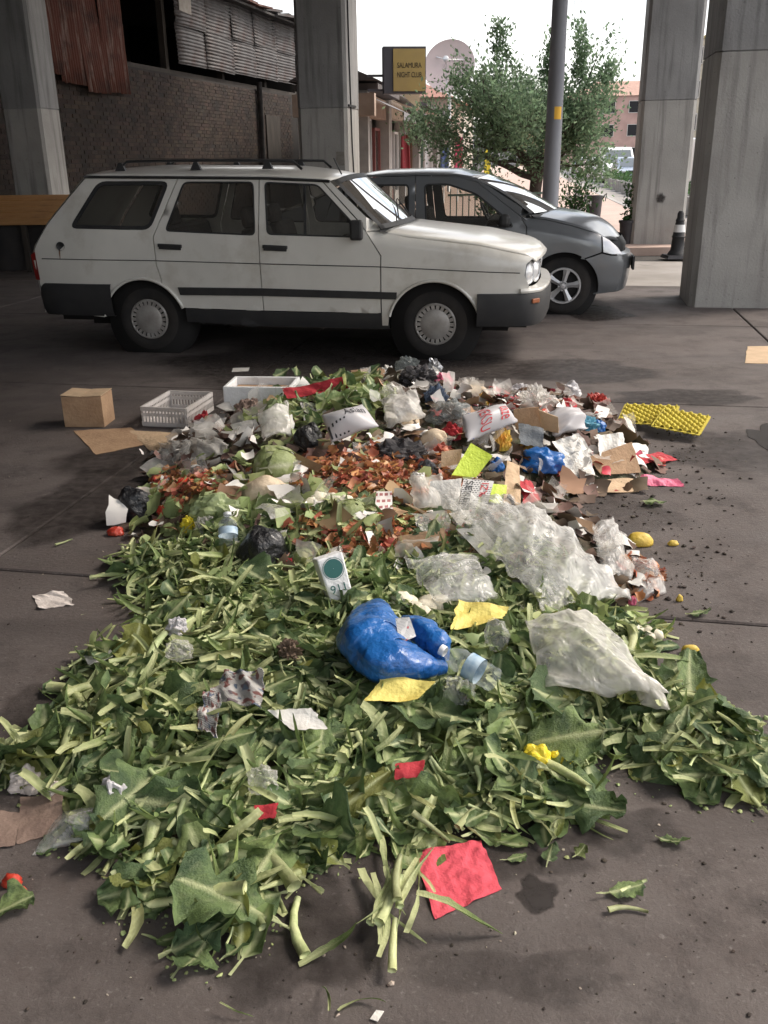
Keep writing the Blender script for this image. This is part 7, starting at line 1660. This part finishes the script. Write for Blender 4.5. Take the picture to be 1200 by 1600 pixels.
# ------------------------------------------------------------------ single leaves and stalks lying apart
def lay_px(kind, px, py, Lpx, ang, label, mi=None, tilt=.06, seed=0):
    p = G(px, py); rg2 = np.random.default_rng(seed + int(px)); return lay(kind, p.x, p.y, Lpx * MPP(p), rg2, tilt, .012, label, "single leaves and stalks on the bare concrete", R(ang), mi, True)
for kind, px, py, L_, an, l_ in (('stalk', 459, 1455, 118, 100, "pale cut stalk standing alone in front of the leaves"), ('strap', 518, 1496, 120, 25, "green strip of leaf right of the lone pale stalk"), ('strap', 720, 1455, 150, -14, "thin green stem below the red napkin"), ('cleaf', 1050, 1318, 56, -20, "small green leaf alone on the right concrete"), ('cleaf', 968, 1398, 80, 12, "torn green leaf with a pale stem on the lower right concrete"), ('stalk', 990, 1390, 50, 25, "short pale stem on the torn leaf"), ('stalk', 980, 1423, 62, -3, "thin stalk below the torn leaf"), ('cleaf', 858, 1345, 56, 70, "small dark leaf right of the napkin's corner"), ('cleaf', 802, 1345, 44, 10, "curled leaf bit just above the napkin's right corner"), ('cleaf', 904, 1338, 34, 40, "tiny leaf scrap between the napkin and the right concrete"),
        ('strap', 512, 1570, 76, 80, "dry pointed leaf at the picture's lower edge"), ('strap', 566, 1572, 84, 60, "green stem at the picture's lower edge"), ('strap', 370, 1588, 60, -40, "thin stem cut by the picture's lower edge"), ('cleaf', 8, 1425, 90, 30, "pale yellow green leaf at the left edge below the pepper"), ('cleaf', 1090, 962, 44, 10, "curled dry leaf right of the onion net"), ('strap', 1180, 1138, 50, -20, "pale strip at the right edge beyond the green tongue"), ('cleaf', 140, 1046, 90, 8, "green leaf under the white wrapper left of the heap"), ('strap', 135, 965, 20, 80, "tiny dark stem on the left concrete"), ('stalk', 100, 850, 30, 50, "shrivelled stalk on the left concrete"), ('cleaf', 1020, 790, 40, 0, "pale cabbage scrap right of the heap"),
        ('strap', 240, 1470, 40, 0, "thin leaf end left of the cut cauliflower leaf")): lay_px(kind, px, py, L_, an, l_)
# the wilted leek bunch in the front
wb2 = S(612, 1400); bunch = tag(empty("wilted_leek_bunch", (wb2.x, wb2.y, .0), R(0)), "wilted pale leek bunch pointing at the camera left of the napkin", "leeks")
rg = np.random.default_rng(9); k_ = MPP(wb2)
for k in range(13):
    V, F_, A = strap_leaf(np.random.default_rng(200 + k), 1.0, rg.uniform(.06, .11), 12, .35); s = rg.uniform(70, 150) * k_ / .75; an = R(90) + rg.normal(0, .16) + (math.pi if k % 2 else 0)
    c, s_ = math.cos(an), math.sin(an); V = V @ np.array([[c, s_, 0], [-s_, c, 0], [0, 0, 1]]); V[:, 2] *= .15; o = link("leek_leaf", mesh("leek_leaf", V * s, F_, M['strap'], True, {"rib": np.clip(A + .35, 0, 1)}), bunch); o.location = (rg.normal(0, 16) * k_, rg.normal(0, 40) * k_, (.012 + .003 * k) - min(0, float((V * s)[:, 2].min())) * .8)
for k in range(5):
    V, F_, A = stalk_piece(np.random.default_rng(300 + k), 1.0, rg.uniform(.06, .09)); s = rg.uniform(45, 85) * k_ / .8; o = link("leek_stem", mesh("leek_stem", V * s, F_, M['stalk'], True), bunch); o.rotation_euler = (0, 0, R(90) + rg.normal(0, .25)); o.location = (rg.normal(0, 14) * k_, rg.uniform(-90, 20) * k_ / .75, .03 + .008 * k)
# larger leaves that stand out in the front left lobe
rg = np.random.default_rng(13)
for px, py, L_, an, dz, l_ in ((220, 1310, 200, 70, .07, "largest broad cauliflower leaf standing up in the front left lobe"), (290, 1240, 130, 35, .06, "dark cauliflower leaf with a white stem end in the front left"), (240, 1400, 130, 25, .05, "drooping dark leaf at the front left edge"), (310, 1480, 150, 250, .03, "bright cut cauliflower leaf base lowest in the heap"), (400, 1400, 150, 200, .04, "curled pale ribbed leaf at the heap's front edge"), (420, 1270, 170, 150, .06, "wide dark leaf behind the small red wrapper"), (560, 1230, 190, 40, .06, "broad dark leaf in the middle front of the heap"), (700, 1240, 170, 110, .06, "leaf with a long pale rib below the red scrap"), (850, 1270, 150, 150, .05, "wide leaf at the front right corner of the main heap"), (1040, 1150, 150, 115, .05, "long folded leaf on top of the right tongue"), (1090, 1200, 170, 170, .05, "broad blue green leaf along the right tongue's edge"), (960, 1120, 140, 100, .05, "upright ribbed leaf under the long clear bag"), (130, 1300, 130, 10, .04, "leaf lying over the clear film at the lower left"), (760, 1160, 160, 60, .06, "ribbed leaf left of the yellow wrapper")):
    p = S(px, py, dz); lay('cleaf', p.x, p.y, L_ * .68 * MPP(p), rg, .25, dz + .01, l_, "large leaves on top of the heap", R(an))

# ------------------------------------------------------------------ wet patches and a puddle on the concrete
M['puddle'] = pm("dirty_puddle_water", (.05, .045, .043), .05, spec=.8)
def wet_mat():
    m, nt, out = nodes_of("damp_concrete_stain"); b = N(nt, "ShaderNodeBsdfPrincipled"); b.inputs["Base Color"].default_value = (.028, .022, .02, 1); b.inputs["Roughness"].default_value = .5
    t = N(nt, "ShaderNodeBsdfTransparent"); mx = N(nt, "ShaderNodeMixShader"); at = N(nt, "ShaderNodeAttribute", attribute_name="wet"); mu = N(nt, "ShaderNodeMath", operation='MULTIPLY'); nf = noise_fac(nt, 18, 5, .2, .75); ad = N(nt, "ShaderNodeMath", operation='ADD'); ad.inputs[1].default_value = .45; nt.links.new(nf, ad.inputs[0]); nt.links.new(ad.outputs[0], mu.inputs[0]); nt.links.new(at.outputs["Fac"], mu.inputs[1]); mu.use_clamp = True
    nt.links.new(mu.outputs[0], mx.inputs[0]); nt.links.new(t.outputs[0], mx.inputs[1]); nt.links.new(b.outputs[0], mx.inputs[2]); nt.links.new(mx.outputs[0], out.inputs[0]); return m
M['wet'] = wet_mat()
def patch(name, px, py, rxp, ryp, mat, z, seed, strength=.75, rag=.45):
    c = G(px, py); n_ = 40; V, F_, A = [(c.x, c.y, z)], [], [strength]; rx_ = rxp * MPP(c); ry_ = (G(px, py - ryp).y - G(px, py + ryp).y) / 2
    for ring, (s, a) in enumerate(((.55, strength), (.85, strength * .8), (1.0, 0))):
        for k in range(n_):
            w = 2 * math.pi * k / n_; r_ = s * (1 + rag * noise.noise(Vector((math.cos(w) * 1.3, math.sin(w) * 1.3, seed))) + .15 * noise.noise(Vector((math.cos(w) * 4, math.sin(w) * 4, seed)))); V.append((c.x + rx_ * r_ * math.cos(w), c.y + ry_ * r_ * math.sin(w), z)); A.append(a)
    F_ = [(0, 1 + k, 1 + (k + 1) % n_) for k in range(n_)] + [(1 + r0 * n_ + k, 1 + (r0 + 1) * n_ + k, 1 + (r0 + 1) * n_ + (k + 1) % n_, 1 + r0 * n_ + (k + 1) % n_) for r0 in (0, 1) for k in range(n_)]
    return tag(link(name, mesh(name, V, F_, M[mat], False, {"wet": np.array(A)})), kind="structure")
patch("puddle", 1232, 692, 56, 34, 'puddle', .003, 3.3); patch("wet_ground", 1150, 705, 100, 36, 'wet', .0015, 1.0, .35, .8); patch("wet_ground", 840, 1400, 34, 30, 'wet', .0016, 2.0, .9, .5); patch("wet_ground", 450, 1470, 120, 110, 'wet', .0017, 4.0, .45); patch("wet_ground", 900, 580, 130, 20, 'wet', .0018, 5.0, .45); patch("wet_ground", 560, 565, 330, 40, 'wet', .0019, 6.0, .6); patch("wet_ground", 700, 1330, 250, 60, 'wet', .002, 7.0, .4); patch("wet_ground", 980, 800, 90, 40, 'wet', .0021, 8.0, .2, .8); patch("wet_ground", 150, 790, 140, 60, 'wet', .0022, 9.0, .5); patch("wet_ground", 930, 488, 60, 12, 'wet', .0023, 10.0, .8)
patch("wet_ground", 960, 1290, 90, 40, 'wet', .0025, 12.0, .35, .9); patch("wet_ground", 90, 1100, 90, 60, 'wet', .0026, 13.0, .3, .9); patch("wet_ground", 1080, 620, 110, 14, 'wet', .0027, 14.0, .45, .9); patch("wet_ground", 350, 690, 200, 60, 'wet', .0028, 15.0, .5, .7); patch("wet_ground", 800, 1520, 160, 50, 'wet', .0029, 16.0, .25, .9)
# scorch mark on the pillar beside the traffic post
n_ = 24; V = [(0, 0, 0)]; A = [1.0]; F_ = []
for ring, (s, a_) in enumerate(((.4, .95), (1.0, 0.0))):
    for k in range(n_):
        w = 2 * math.pi * k / n_; r_ = .085 * s * (1 + .5 * noise.noise(Vector((math.cos(w) * 2, math.sin(w) * 2, 3)))); V.append((r_ * math.cos(w), 0, r_ * math.sin(w))); A.append(a_)
F_ = [(0, 1 + k, 1 + (k + 1) % n_) for k in range(n_)] + [(1 + k, 1 + n_ + k, 1 + n_ + (k + 1) % n_, 1 + (k + 1) % n_) for k in range(n_)]
o = link("scorch_mark", mesh("scorch_mark", V, F_, M['wet'], False, {"wet": np.array(A)}), PC2); o.location = (0.0, -.436, .84)
